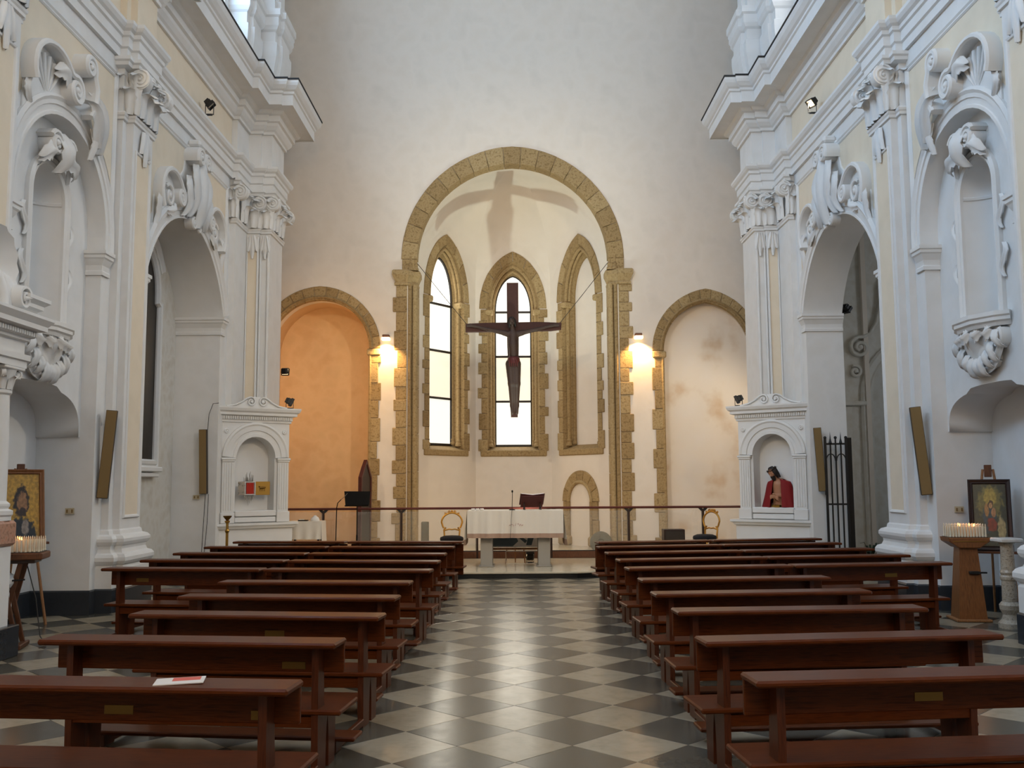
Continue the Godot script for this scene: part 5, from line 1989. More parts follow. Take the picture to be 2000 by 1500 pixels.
func build_stands():
	# sheet music stand
	var t := thing("music_stand", "black music stand left of the altar", "music stand", Vector3(-3.30, DAIS, -20.2))
	var mb := MB.new(Transform3D(Basis(Vector3.RIGHT, -0.25), Vector3(0, 1.30, 0)))
	mb.prism([Vector2(-0.23, -0.14), Vector2(0.26, -0.13), Vector2(0.28, 0.16), Vector2(-0.27, 0.165)], -0.01, 0.01)
	part(t, "desk", mb, M.black_plastic)
	mb = MB.new(Transform3D(Basis(Vector3.RIGHT, -0.25), Vector3(0, 1.30, 0)))
	mb.box(Vector3(0, -0.14, -0.03), Vector3(0.5, 0.015, 0.06), 0.003)
	part(t, "lip", mb, M.black_plastic)
	mb = MB.new()
	mb.tube([Vector3(0.01, 0.1, 0), Vector3(0.01, 0.55, 0), Vector3(0.01, 0.56, 0), Vector3(0.01, 1.25, 0)], [0.018, 0.018, 0.012, 0.012], 8)
	part(t, "pole", mb, M.black_plastic)
	for k in 3:
		var a := TAU * k / 3 + 0.5
		mb = MB.new()
		mb.tube([Vector3(0.01, 0.16, 0), Vector3(0.01 + 0.26 * cos(a), 0.008, 0.26 * sin(a))], 0.009, 6)
		part(t, "leg", mb, M.black_plastic)
	# microphone on a pole
	t = thing("microphone_stand", "slim black microphone stand beside the music stand", "microphone stand", Vector3(-3.72, DAIS, -20.15))
	mb = MB.new()
	mb.tube([Vector3(0, 0.02, 0), Vector3(0, 0.42, 0), Vector3(0, 0.43, 0), Vector3(0.01, 1.12, 0), Vector3(0.03, 1.22, 0), Vector3(0.10, 1.29, 0)], [0.016, 0.016, 0.01, 0.01, 0.009, 0.008], 8)
	part(t, "pole", mb, M.black_plastic)
	mb = MB.new()
	mb.tube([Vector3(0.10, 1.29, 0), Vector3(0.17, 1.35, 0), Vector3(0.23, 1.42, 0)], 0.006, 6)
	part(t, "boom", mb, M.steel)
	mb = MB.new()
	mb.ball(Vector3(0.245, 1.435, 0), Vector3(0.02, 0.016, 0.016), 8, 6)
	part(t, "capsule", mb, M.black_plastic)
	mb = MB.new()
	mb.lathe([Vector2(0, 0), Vector2(0.13, 0), Vector2(0.13, 0.015), Vector2(0.02, 0.03), Vector2(0, 0.03)], 20)
	part(t, "foot", mb, M.black_plastic)
	# dark board leaning by the left chapel
	t = thing("processional_board", "tall narrow dark wooden board leaning beside the left stone arch", "board", Vector3(-3.36, DAIS, -21.6), 1.34)
	mb = MB.new(Transform3D(Basis(Vector3.BACK, -0.02), Vector3.ZERO))
	mb.prism([Vector2(-0.30, 0), Vector2(0.30, 0), Vector2(0.30, 1.75), Vector2(0.12, 2.0), Vector2(0, 2.14), Vector2(-0.12, 2.0), Vector2(-0.30, 1.75)], -0.03, 0.03, false, 0.01)
	part(t, "panel", mb, M.dark_wood)
	mb = MB.new(Transform3D(Basis(Vector3.BACK, -0.02), Vector3.ZERO))
	mb.sweep([Vector2(-0.30, 0), Vector2(-0.30, 1.75), Vector2(-0.12, 2.0), Vector2(0, 2.14), Vector2(0.12, 2.0), Vector2(0.30, 1.75), Vector2(0.30, 0)], [Vector2(0.01, -0.035), Vector2(0.01, 0.045), Vector2(-0.05, 0.045), Vector2(-0.05, -0.035)], false, false, [], true)
	part(t, "edging", mb, M.rail_wood)
	# carved stones kept by the wall
	t = thing("carved_stone", "upright grey carved stone block beside the great arch", "stone", Vector3(-2.05, DAIS, -22.2))
	mb = MB.new()
	mb.box(Vector3(0, 0.42, 0), Vector3(0.17, 0.64, 0.16), 0.015)
	part(t, "shaft", mb, M.stone_grey)
	mb = MB.new()
	mb.box(Vector3(0.0, 0.08, 0), Vector3(0.22, 0.16, 0.2), 0.02)
	part(t, "foot", mb, M.stone_grey)
	t = thing("millstone", "rounded grey stone wheel leaning near the walled-up doorway", "stone", Vector3(2.05, DAIS, -22.9))
	mb = MB.new(Transform3D(Basis(Vector3.RIGHT, PI / 2 - 0.2), Vector3(0, 0.2, 0)))
	mb.lathe([Vector2(0, -0.06), Vector2(0.24, -0.06), Vector2(0.26, -0.03), Vector2(0.26, 0.04), Vector2(0.23, 0.06), Vector2(0.08, 0.06), Vector2(0.07, 0.03), Vector2(0, 0.03)], 24)
	part(t, "disc", mb, M.stone_grey)
	t = thing("amplifier_box", "dark square box on the floor before the right chapel", "box", Vector3(3.38, DAIS, -20.55))
	mb = MB.new()
	mb.box(Vector3(0, 0.31, 0), Vector3(0.44, 0.62, 0.34), 0.01)
	part(t, "case", mb, M.dark_wood)
	mb = MB.new()
	mb.box(Vector3(0, 0.32, 0.172), Vector3(0.38, 0.54, 0.012), 0.004)
	part(t, "front_cloth", mb, M.speaker_edge)
	# credence table with cloth at the left
	t = thing("credence_table", "small side table under a white cloth beside the left shrine", "table", Vector3(-4.34, DAIS, -20.2))
	mb = MB.new()
	mb.box(Vector3(0, 0.82, 0), Vector3(0.66, 0.04, 0.44), 0.006)
	part(t, "tabletop", mb, M.pine_wood)
	for s in [[-0.28, 0.17], [0.28, 0.17], [-0.28, -0.17], [0.28, -0.17]]:
		mb = MB.new()
		mb.box(Vector3(s[0], 0.4, s[1]), Vector3(0.045, 0.8, 0.045), 0.005)
		part(t, "leg", mb, M.dark_wood)
	var c := thing("credence_cloth", "white cloth draped over the small side table", "tablecloth", Vector3(-4.34, DAIS + 0.842, -20.2))
	mb = MB.new()
	mb.box(Vector3(0, 0.004, 0), Vector3(0.70, 0.008, 0.48), 0.003)
	var s1 := mb.g()
	for i in 28:
		var x0 := -0.35 + 0.70 * i / 28.0
		var x1 := -0.35 + 0.70 * (i + 1) / 28.0
		for j in 4:
			var z0 := 0.245 + 0.02 * (j / 4.0) * sin(x0 * 30.0)
			var z1 := 0.245 + 0.02 * (j / 4.0) * sin(x1 * 30.0)
			var z2 := 0.245 + 0.02 * ((j + 1) / 4.0) * sin(x1 * 30.0)
			var z3 := 0.245 + 0.02 * ((j + 1) / 4.0) * sin(x0 * 30.0)
			mb.quad(Vector3(x0, -0.09 * (j + 1), z3), Vector3(x1, -0.09 * (j + 1), z2), Vector3(x1, -0.09 * j, z1), Vector3(x0, -0.09 * j, z0), s1)
	for sd in [-1.0, 1.0]:
		for i in 12:
			var z0 := -0.24 + 0.485 * i / 12.0
			var z1 := -0.24 + 0.485 * (i + 1) / 12.0
			mb.quad(Vector3(sd * 0.35, 0, z0), Vector3(sd * 0.35, 0, z1), Vector3(sd * (0.37 + 0.015 * sin(z1 * 40.0)), -0.42, z1), Vector3(sd * (0.37 + 0.015 * sin(z0 * 40.0)), -0.42, z0), s1)
	part(c, "linen", mb, M.altar_cloth)
	t = thing("bowl", "upturned white bowl on the small cloth-covered side table", "bowl", Vector3(-4.16, DAIS + 0.851, -20.15))
	mb = MB.new()
	mb.lathe([Vector2(0.09, 0), Vector2(0.095, 0.02), Vector2(0.075, 0.07), Vector2(0.03, 0.10), Vector2(0.03, 0.115), Vector2(0, 0.115)], 18, 0, TAU, true)
	part(t, "bowl", mb, M.marble_white)
	t = thing("tray", "small dark tray with folded napkin on the side table", "tray", Vector3(-4.40, DAIS + 0.851, -20.12))
	mb = MB.new()
	mb.box(Vector3(0, 0.012, 0), Vector3(0.2, 0.024, 0.13), 0.006)
	part(t, "tray", mb, M.iron)
	mb = MB.new()
	mb.box(Vector3(-0.03, 0.032, 0), Vector3(0.1, 0.018, 0.09), 0.005)
	part(t, "napkin", mb, M.altar_cloth)
	# tall brass candlestick by the left shrine
	t = thing("floor_candlestick", "tall slender brass candlestick before the left shrine", "candlestick", Vector3(-4.98, 0, -16.75))
	mb = MB.new()
	mb.lathe([Vector2(0, 0), Vector2(0.13, 0), Vector2(0.13, 0.03), Vector2(0.05, 0.07), Vector2(0.03, 0.14), Vector2(0.022, 0.2)], 18)
	part(t, "foot", mb, M.old_brass)
	mb = MB.new()
	mb.lathe([Vector2(0.022, 0.2), Vector2(0.024, 0.9), Vector2(0.04, 0.94), Vector2(0.024, 0.97), Vector2(0.022, 1.07), Vector2(0.045, 1.09), Vector2(0.045, 1.11), Vector2(0.02, 1.12)], 14)
	part(t, "stem", mb, M.brass)
	mb = MB.new()
	mb.lathe([Vector2(0.02, 1.12), Vector2(0.035, 1.14), Vector2(0.07, 1.18), Vector2(0.075, 1.20), Vector2(0.06, 1.20), Vector2(0, 1.17)], 18)
	part(t, "drip_pan", mb, M.old_brass)


# ---------------------------------------------------------------- lamps
func build_sconce(x: float, label: String):
	var t := thing("wall_lamp", label, "wall lamp", Vector3(x, 5.22, -DW), 0.0, "downlights beside the great arch")
	var mb := MB.new()
	mb.box(Vector3(0, 0.07, 0.06), Vector3(0.17, 0.07, 0.14), 0.012)
	part(t, "housing", mb, M.stand_wood)
	mb = MB.new()
	mb.box(Vector3(0, 0.0, 0.09), Vector3(0.20, 0.075, 0.16), 0.012)
	part(t, "glass", mb, M.lamp_glow)
	var l := SpotLight3D.new()
	l.name = "lamp_beam"
	l.light_color = Color(1.0, 0.80, 0.52)
	l.light_energy = 5.5
	l.spot_range = 30.0
	l.spot_attenuation = 2.0
	l.spot_angle = 62.0
	l.spot_angle_attenuation = 0.6
	l.light_size = 0.06
	l.shadow_enabled = true
	l.position = Vector3(0, -0.07, 0.16)
	l.rotation.x = -PI / 2 + 0.12
	t.add_child(l)


func build_floodlight(label: String, where: Vector3, aim: Vector3, on: float, col: Color, stem := 0.12, spread := 38.0):
	var t := thing("floodlight", label, "floodlight", where)
	var mb := MB.new()
	var up := 1.0
	mb.box(Vector3(0, 0.006 * up, 0), Vector3(0.10, 0.012, 0.08), 0.002)
	mb.box(Vector3(-0.075, (stem + 0.03) * 0.5 * up, 0), Vector3(0.008, stem + 0.03, 0.025), 0.002)
	mb.box(Vector3(0.075, (stem + 0.03) * 0.5 * up, 0), Vector3(0.008, stem + 0.03, 0.025), 0.002)
	mb.box(Vector3(0, 0.015 * up, 0), Vector3(0.155, 0.01, 0.025), 0.002)
	part(t, "yoke", mb, M.iron)
	var c := Vector3(0, (stem + 0.03) * up, 0)
	var dir := (aim - where - c).normalized()
	var f := Transform3D(Basis.looking_at(dir, Vector3.UP if absf(dir.y) < 0.95 else Vector3.RIGHT), c)
	mb = MB.new(f)
	mb.box(Vector3(0, 0, 0.02), Vector3(0.14, 0.12, 0.09), 0.012)
	for k in 5:
		mb.box(Vector3(-0.05 + 0.025 * k, 0, 0.075), Vector3(0.008, 0.10, 0.03), 0.002)
	part(t, "housing", mb, M.iron)
	mb = MB.new(f)
	for q in [[Vector3(0, 0.075, -0.035), Vector3(0.16, 0.012, 0.06)], [Vector3(0, -0.075, -0.035), Vector3(0.16, 0.012, 0.06)], [Vector3(0.08, 0, -0.035), Vector3(0.012, 0.15, 0.06)], [Vector3(-0.08, 0, -0.035), Vector3(0.012, 0.15, 0.06)]]:
		mb.box(q[0], q[1], 0.003)
	part(t, "hood", mb, M.iron)
	mb = MB.new(f)
	mb.box(Vector3(0, 0, -0.03), Vector3(0.14, 0.12, 0.006))
	part(t, "lens", mb, M.lamp_glow if on > 0 else M.silver)
	if on > 0:
		var l := SpotLight3D.new()
		l.name = "flood_beam"
		l.light_color = col
		l.light_energy = on
		l.spot_range = 40.0
		l.spot_attenuation = 2.0
		l.spot_angle = spread
		l.spot_angle_attenuation = 0.8
		l.light_size = 0.05
		l.shadow_enabled = true
		l.transform = f * Transform3D(Basis(), Vector3(0, 0, -0.075))
		t.add_child(l)
	return t


func build_lamps():
	build_sconce(-3.08, "warm glowing wall lamp between the left chapel and the great arch")
	build_sconce(3.04, "warm glowing wall lamp between the great arch and the right chapel")
	# unseen flood behind the altar, placed to throw the shadow of the cross
	build_floodlight("small unseen floodlight on the dais behind the altar, aimed up at the apse", Vector3(0.32, DAIS, -19.72), Vector3(0.0, 8.8, -24.8), 29.0, Color(0.93, 1.0, 0.95), 0.1, 27.0)
	# on the shrines, aimed at the altar
	build_floodlight("black floodlight on the cornice of the left corner shrine", in_shrine(-1.0, 0.72, 3.29, 0.16), Vector3(0.6, 0.9, -21.8), 7.0, Color(1, 0.86, 0.68), 0.12, 32.0)
	build_floodlight("black floodlight on the cornice of the right corner shrine", in_shrine(1.0, -0.70, 3.29, 0.14), Vector3(-0.6, 0.9, -21.8), 7.0, Color(1, 0.86, 0.68), 0.12, 32.0)
	# high on the friezes
	build_floodlight("unlit black floodlight on the left frieze", Vector3(-W + 0.20, 8.49, -16.95), Vector3(0.5, 3.0, -17.5), 0.0, Color.WHITE, 0.18)
	build_floodlight("lit floodlight on the right frieze", Vector3(W - 0.20, 8.49, -17.05), Vector3(-1.0, 2.0, -14.0), 30.0, Color(1.0, 0.93, 0.82), 0.18)
	# two more out of view nearer the entrance, placed to light the end wall
	build_floodlight("unseen floodlight on the left frieze nearer the entrance, placed to light the end wall", Vector3(-W + 0.20, 8.49, -5.6), Vector3(1.6, 4.6, -23.0), 50.0, Color(1.0, 0.91, 0.78), 0.18, 25.0)
	build_floodlight("unseen floodlight on the right frieze nearer the entrance, placed to light the end wall", Vector3(W - 0.20, 8.49, -5.6), Vector3(-1.8, 4.6, -23.0), 50.0, Color(1.0, 0.91, 0.78), 0.18, 25.0)
	# behind the left pier, lighting the ochre chapel
	build_floodlight("grey floodlight beside the left pier, lighting the ochre chapel", Vector3(-5.10, 4.15, -21.2), Vector3(-4.6, 3.9, -24.0), 3.3, Color(1.0, 0.78, 0.52), 0.06, 75.0)
	build_floodlight("unseen floodlight beside the right pier, placed to light the blocked right arch", Vector3(5.42, 4.15, -21.2), Vector3(4.2, 2.6, -23.2), 1.8, Color(1.0, 0.94, 0.84), 0.06, 70.0)  # unseen lamp by the pier, placed to light the blocked arch
	# in the right chapel
	build_floodlight("small black spotlight high inside the right side chapel", Vector3(6.62, 5.05, -18.75), Vector3(8.5, 3, -20), 0.0, Color.WHITE, 0.06)


# ---------------------------------------------------------------- crucifix
func build_crucifix():
	var t := thing("crucifix", "large dark wooden crucifix hanging on cables before the middle lancet", "crucifix", Vector3(0.0, 0, -22.6))
	var mb := MB.new()
	mb.prism([Vector2(-0.06, 3.28), Vector2(0.10, 3.28), Vector2(0.135, 5.0), Vector2(0.135, 6.51), Vector2(-0.145, 6.51), Vector2(-0.14, 5.0)], -0.05, 0.05, false, 0.01)
	part(t, "upright", mb, M.cross_wood)
	mb = MB.new()
	mb.prism([Vector2(-1.13, 5.32), Vector2(0, 5.33), Vector2(0.9, 5.34), Vector2(1.15, 5.37), Vector2(1.16, 5.53), Vector2(0.6, 5.555), Vector2(-0.7, 5.54), Vector2(-1.13, 5.52)], -0.06, 0.055, false, 0.01)
	part(t, "crossbeam", mb, M.cross_wood)
	# the carved figure
	var b := []
	var J := func(a: Vector3, r0: float, c: Vector3, r1: float): b.append([a, r0, c, r1])
	var z := 0.12
	J.call(Vector3(0, 5.27, z), 0.105, Vector3(0, 4.98, z + 0.02), 0.115)
	J.call(Vector3(0, 4.98, z + 0.02), 0.115, Vector3(0.01, 4.72, z), 0.10)
	J.call(Vector3(0.01, 4.72, z), 0.10, Vector3(0.01, 4.55, z), 0.115)
	for s in [-1.0, 1.0]:
		J.call(Vector3(s * 0.06, 5.24, z), 0.085, Vector3(s * 0.20, 5.28, z), 0.065)
		J.call(Vector3(s * 0.20, 5.28, z), 0.06, Vector3(s * 0.56, 5.36, z), 0.047)
		J.call(Vector3(s * 0.56, 5.36, z), 0.047, Vector3(s * 0.92, 5.45, z - 0.01), 0.032)
		J.call(Vector3(s * 0.92, 5.45, z - 0.01), 0.036, Vector3(s * 1.03, 5.46, z), 0.028)
		for k in 4:
			J.call(Vector3(s * 1.02, 5.44 + 0.014 * k, z), 0.011, Vector3(s * 1.10, 5.43 + 0.02 * k, z + 0.03), 0.009)
		J.call(Vector3(s * 0.97, 5.47, z + 0.01), 0.012, Vector3(s * 1.02, 5.515, z + 0.03), 0.010)
		J.call(Vector3(s * 0.07, 4.54, z), 0.115, Vector3(s * 0.06 + 0.02, 4.06, z + 0.09), 0.088)
		J.call(Vector3(s * 0.06 + 0.02, 4.06, z + 0.09), 0.085, Vector3(s * 0.05 + 0.025, 3.54, z + 0.02), 0.055)
		J.call(Vector3(s * 0.05 + 0.025, 3.55, z + 0.03), 0.055, Vector3(s * 0.05 + 0.025, 3.36, z + 0.09), 0.04)
	J.call(Vector3(0, 5.30, z + 0.01), 0.055, Vector3(-0.02, 5.42, z + 0.05), 0.055)
	var st := MB.new()
	figure(st, b, 0.018, 0.03)
	part(t, "figure", st, M.corpus_wood)
	mb = MB.new()
	head(mb, Transform3D(Basis.from_euler(Vector3(0.35, 0.1, 0.2)), Vector3(-0.03, 5.53, z + 0.07)), 0.235)
	part(t, "head", mb, M.corpus_wood)
	mb = MB.new()
	hair_cap(mb, Transform3D(Basis.from_euler(Vector3(0.35, 0.1, 0.2)), Vector3(-0.03, 5.53, z + 0.07)), 0.235)
	part(t, "hair", mb, M.hair)
	mb = MB.new()
	mb.lathe([Vector2(0.105, 4.55), Vector2(0.15, 4.55), Vector2(0.155, 4.59), Vector2(0.145, 4.66), Vector2(0.125, 4.70), Vector2(0.10, 4.71)], 20, 0, TAU, true, Vector3(0.01, 0, z))
	for k in 5:
		mb.tube([Vector3(-0.10 + 0.04 * k, 4.66, z + 0.13), Vector3(-0.09 + 0.045 * k, 4.56, z + 0.155), Vector3(-0.08 + 0.045 * k, 4.46, z + 0.15)], [0.014, 0.02, 0.01], 6)
	part(t, "loincloth", mb, M.red_paint)
	# cables to the springing of the great arch
	for s in [-1.0, 1.0]:
		mb = MB.new()
		mb.tube([Vector3(s * 1.12, 5.53, 0.0), Vector3(s * 1.75, 6.35, -0.35), Vector3(s * 2.36, 7.15, -0.62)], 0.007, 6)
		part(t, "cable", mb, M.cable)


# ---------------------------------------------------------------- bodies
func capsule(p: Vector3, a: Vector3, ra: float, b: Vector3, rb: float) -> float:
	var ab := b - a
	var t := clampf((p - a).dot(ab) / maxf(1e-9, ab.length_squared()), 0.0, 1.0)
	return (p - (a + ab * t)).length() - lerpf(ra, rb, t)


# smooth union of tapered capsules meshed as surface nets
func figure(mb: MB, bones: Array, cell: float, k: float):
	var field := {}
	for b in bones:
		var lo: Vector3 = b[0].min(b[2])
		var hi: Vector3 = b[0].max(b[2])
		var r: float = maxf(b[1], b[3]) + k + cell * 2.0
		var i0 := Vector3i(((lo - Vector3.ONE * r) / cell).floor())
		var i1 := Vector3i(((hi + Vector3.ONE * r) / cell).ceil())
		for x in range(i0.x, i1.x + 1):
			for y in range(i0.y, i1.y + 1):
				for z in range(i0.z, i1.z + 1):
					var key := Vector3i(x, y, z)
					var d := capsule(Vector3(key) * cell, b[0], b[1], b[2], b[3])
					if d > r:
						continue
					if field.has(key):
						var e: float = field[key]
						var h := clampf(0.5 + 0.5 * (e - d) / k, 0.0, 1.0)
						field[key] = lerpf(e, d, h) - k * h * (1.0 - h)
					else:
						field[key] = d
	var corner := []
	for i in 8:
		corner.append(Vector3i(i & 1, (i >> 1) & 1, (i >> 2) & 1))
	var verts := {}
	for key in field:
		var vals := []
		var full := true
		var neg := 0
		for c in corner:
			var q: Vector3i = key + c
			if not field.has(q):
				full = false
				break
			vals.append(field[q])
			if field[q] < 0.0:
				neg += 1
		if not full or neg == 0 or neg == 8:
			continue
		var sum := Vector3.ZERO
		var n := 0
		for i in 8:
			for bit in [1, 2, 4]:
				if i & bit:
					continue
				var j: int = i | bit
				if (vals[i] < 0.0) != (vals[j] < 0.0):
					var t: float = vals[i] / (vals[i] - vals[j])
					sum += Vector3(corner[i]).lerp(Vector3(corner[j]), t)
					n += 1
		verts[key] = (Vector3(key) + sum / n) * cell
	var s := mb.g()
	var axes := [Vector3i(1, 0, 0), Vector3i(0, 1, 0), Vector3i(0, 0, 1)]
	for key in verts:
		for a in 3:
			var u: Vector3i = axes[a]
			var v: Vector3i = axes[(a + 1) % 3]
			var w: Vector3i = axes[(a + 2) % 3]
			if not field.has(key + u) or not verts.has(key - v) or not verts.has(key - w) or not verts.has(key - v - w):
				continue
			var f0: float = field[key]
			var f1: float = field[key + u]
			if (f0 < 0.0) == (f1 < 0.0):
				continue
			var p: Vector3 = verts[key]
			var q: Vector3 = verts[key - v]
			var r: Vector3 = verts[key - v - w]
			var t: Vector3 = verts[key - w]
			if f0 < 0.0:
				mb.quad(p, q, r, t, s)
			else:
				mb.quad(p, t, r, q, s)


# head of height h looking along +z, centred between the ears
func head(mb: MB, f: Transform3D, h: float):
	var b := []
	var u := h / 2.0
	var add := func(a: Vector3, ra: float, c: Vector3, rc: float): b.append([f * (a * u), ra * u, f * (c * u), rc * u])
	add.call(Vector3(0, 0.28, -0.12), 0.66, Vector3(0, 0.30, 0.10), 0.62)
	add.call(Vector3(0, -0.1, 0.18), 0.50, Vector3(0, -0.55, 0.28), 0.36)
	add.call(Vector3(0, -0.62, 0.36), 0.22, Vector3(0, -0.76, 0.38), 0.2)
	add.call(Vector3(0, 0.14, 0.70), 0.07, Vector3(0, -0.2, 0.86), 0.10)
	add.call(Vector3(-0.10, -0.22, 0.76), 0.07, Vector3(0.10, -0.22, 0.76), 0.07)
	add.call(Vector3(-0.16, -0.45, 0.66), 0.05, Vector3(0.16, -0.45, 0.66), 0.05)
	for s in [-1.0, 1.0]:
		add.call(Vector3(s * 0.12, 0.24, 0.66), 0.08, Vector3(s * 0.42, 0.22, 0.52), 0.08)
		add.call(Vector3(s * 0.34, -0.12, 0.46), 0.16, Vector3(s * 0.30, -0.2, 0.44), 0.16)
		add.call(Vector3(s * 0.62, 0.12, -0.05), 0.10, Vector3(s * 0.60, -0.14, -0.02), 0.08)
		add.call(Vector3(s * 0.25, 0.06, 0.56), 0.09, Vector3(s * 0.26, 0.06, 0.56), 0.09)
	figure(mb, b, u * 0.055, u * 0.10)


func hair_cap(mb: MB, f: Transform3D, h: float):
	var u := h / 2.0
	for k in 26:
		var a := lerpf(-2.35, 2.35, k / 25.0) + PI
		var top := f * (Vector3(sin(a) * 0.25, 0.92, -0.1 - cos(a) * -0.15) * u)
		var side := f * (Vector3(sin(a) * 0.72, 0.35, -0.05 + cos(a) * 0.62) * u)
		var low := f * (Vector3(sin(a) * 0.76, -0.45, -0.1 + cos(a) * 0.55) * u)
		var tip := f * (Vector3(sin(a) * 0.70, -0.95 - 0.2 * sin(k * 2.1), -0.15 + cos(a) * 0.5) * u)
		mb.tube([top, side, low, tip], [u * 0.2, u * 0.16, u * 0.13, u * 0.05], 6)
	mb.ball(f * (Vector3(0, 0.55, -0.12) * u), Vector3(0.66, 0.5, 0.66) * u, 14, 9)


func build_bust():
	# robed half figure with bound hands in the right shrine
	var t := thing("robed_bust", "painted statue of a bowed bearded man in a crimson robe with bound hands", "statue", in_shrine(1.0, 0.05, 1.222, 0.0), -0.66 - 0.1)
	t.scale = Vector3.ONE * 1.1
	var b := []
	var J := func(a: Vector3, r0: float, c: Vector3, r1: float): b.append([a, r0, c, r1])
	J.call(Vector3(0, 0.02, -0.01), 0.12, Vector3(0.01, 0.22, 0), 0.115)
	J.call(Vector3(0.01, 0.22, 0), 0.115, Vector3(0.01, 0.40, 0), 0.125)
	J.call(Vector3(-0.13, 0.43, 0), 0.06, Vector3(0.15, 0.43, 0), 0.06)
	J.call(Vector3(0.0, 0.46, 0.01), 0.055, Vector3(-0.035, 0.55, 0.05), 0.05)
	J.call(Vector3(-0.16, 0.42, 0), 0.055, Vector3(-0.20, 0.20, 0.03), 0.047)
	J.call(Vector3(-0.20, 0.20, 0.03), 0.045, Vector3(-0.03, 0.19, 0.165), 0.03)
	J.call(Vector3(0.18, 0.42, 0), 0.055, Vector3(0.20, 0.20, 0.03), 0.047)
	J.call(Vector3(0.20, 0.20, 0.03), 0.045, Vector3(0.03, 0.215, 0.175), 0.03)
	for q in [[-0.03, 0.19, 0.165, 1.0], [0.03, 0.215, 0.175, -1.0]]:
		var c := Vector3(q[0], q[1], q[2])
		J.call(c, 0.027, c + Vector3(q[3] * 0.05, -0.01, 0.012), 0.026)
		for k in 4:
			var y := 0.018 - 0.016 * k
			var m := c + Vector3(q[3] * 0.055, y - 0.008, 0.016)
			J.call(m, 0.0095, m + Vector3(q[3] * (0.04 - 0.004 * absi(k - 1)), -0.012, 0.006), 0.0088)
			J.call(m + Vector3(q[3] * (0.04 - 0.004 * absi(k - 1)), -0.012, 0.006), 0.0088, m + Vector3(q[3] * 0.05, -0.032, -0.004), 0.008)
		J.call(c + Vector3(q[3] * 0.012, 0.018, 0.014), 0.011, c + Vector3(q[3] * 0.05, 0.034, 0.024), 0.009)
	var mb := MB.new()
	figure(mb, b, 0.0095, 0.018)
	part(t, "body", mb, M.skin)
	var hf := Transform3D(Basis.from_euler(Vector3(0.42, -0.25, 0.28)), Vector3(-0.06, 0.625, 0.085))
	mb = MB.new()
	head(mb, hf, 0.225)
	part(t, "head", mb, M.skin)
	mb = MB.new()
	hair_cap(mb, hf, 0.225)
	part(t, "hair", mb, M.hair)
	mb = MB.new()
	for k in 9:
		var a := lerpf(-1.2, 1.2, k / 8.0)
		mb.tube([hf * Vector3(sin(a) * 0.05, -0.045, 0.05 + cos(a) * 0.02), hf * Vector3(sin(a) * 0.04, -0.10, 0.055 + cos(a) * 0.025), hf * Vector3(sin(a) * 0.02, -0.135, 0.06)], [0.012, 0.013, 0.005], 6)
	part(t, "beard", mb, M.hair)
	mb = MB.new(hf)
	for w in 2:
		var pts := []
		for k in 25:
			var a := TAU * k / 24.0
			pts.append(Vector3(cos(a) * 0.088, 0.062 + 0.012 * sin(a * 5.0 + w * 2.0) + 0.012 * w, sin(a) * 0.092 - 0.005))
		mb.tube(pts, 0.006, 5)
	for k in 18:
		var a := TAU * k / 18.0
		var d := Vector3(cos(a), 0.4 * sin(k * 2.3), sin(a)).normalized()
		var c := Vector3(cos(a) * 0.088, 0.068, sin(a) * 0.092 - 0.005)
		mb.tube([c, c + d * 0.03], [0.003, 0.0006], 4)
	part(t, "crown_of_thorns", mb, M.thorn)
	# robe over both shoulders, open in front
	mb = MB.new()
	var s := mb.g()
	var rows := 14
	var cols := 36
	var P := func(i: int, j: int, off: float) -> Vector3:
		var v := float(j) / rows
		var a := lerpf(0.40, TAU - 0.30, float(i) / cols)
		var y := lerpf(0.525, 0.0, v)
		var rx: float = lerpf(0.12, 0.295, pow(v, 0.22)) + 0.04 * v * v + off
		var rz: float = lerpf(0.085, 0.155, pow(v, 0.22)) + 0.04 * v + off
		var fo := 0.012 * v * sin(a * 13.0) + 0.008 * v * sin(a * 29.0 + v * 4.0)
		return Vector3((rx + fo) * sin(a) + 0.01, y - 0.03 * absf(sin(a)) * (1.0 - v), (rz + fo) * cos(a))
	for i in cols:
		for j in rows:
			mb.quad(P.call(i, j + 1, 0.0), P.call(i + 1, j + 1, 0.0), P.call(i + 1, j, 0.0), P.call(i, j, 0.0), s)
			mb.quad(P.call(i, j, -0.012), P.call(i + 1, j, -0.012), P.call(i + 1, j + 1, -0.012), P.call(i, j + 1, -0.012), s)
	for j in rows:
		mb.quad(P.call(0, j, 0.0), P.call(0, j, -0.012), P.call(0, j + 1, -0.012), P.call(0, j + 1, 0.0))
		mb.quad(P.call(cols, j, -0.012), P.call(cols, j, 0.0), P.call(cols, j + 1, 0.0), P.call(cols, j + 1, -0.012))
	part(t, "robe", mb, M.red_cloth)
	mb = MB.new()
	var rope := []
	for k in 13:
		var a := TAU * k / 12.0
		rope.append(Vector3(0.0 + 0.045 * cos(a), 0.20 + 0.035 * sin(a), 0.19 + 0.02 * sin(a)))
	mb.tube(rope, 0.008, 6)
	mb.tube([Vector3(0, 0.17, 0.20), Vector3(0.01, 0.10, 0.19), Vector3(0.0, 0.03, 0.17)], 0.007, 6)
	part(t, "rope", mb, M.pine_wood)
	mb = MB.new()
	mb.box(Vector3(0.0, 0.02, 0.09), Vector3(0.16, 0.05, 0.13), 0.008)
	part(t, "plinth", mb, M.brass)


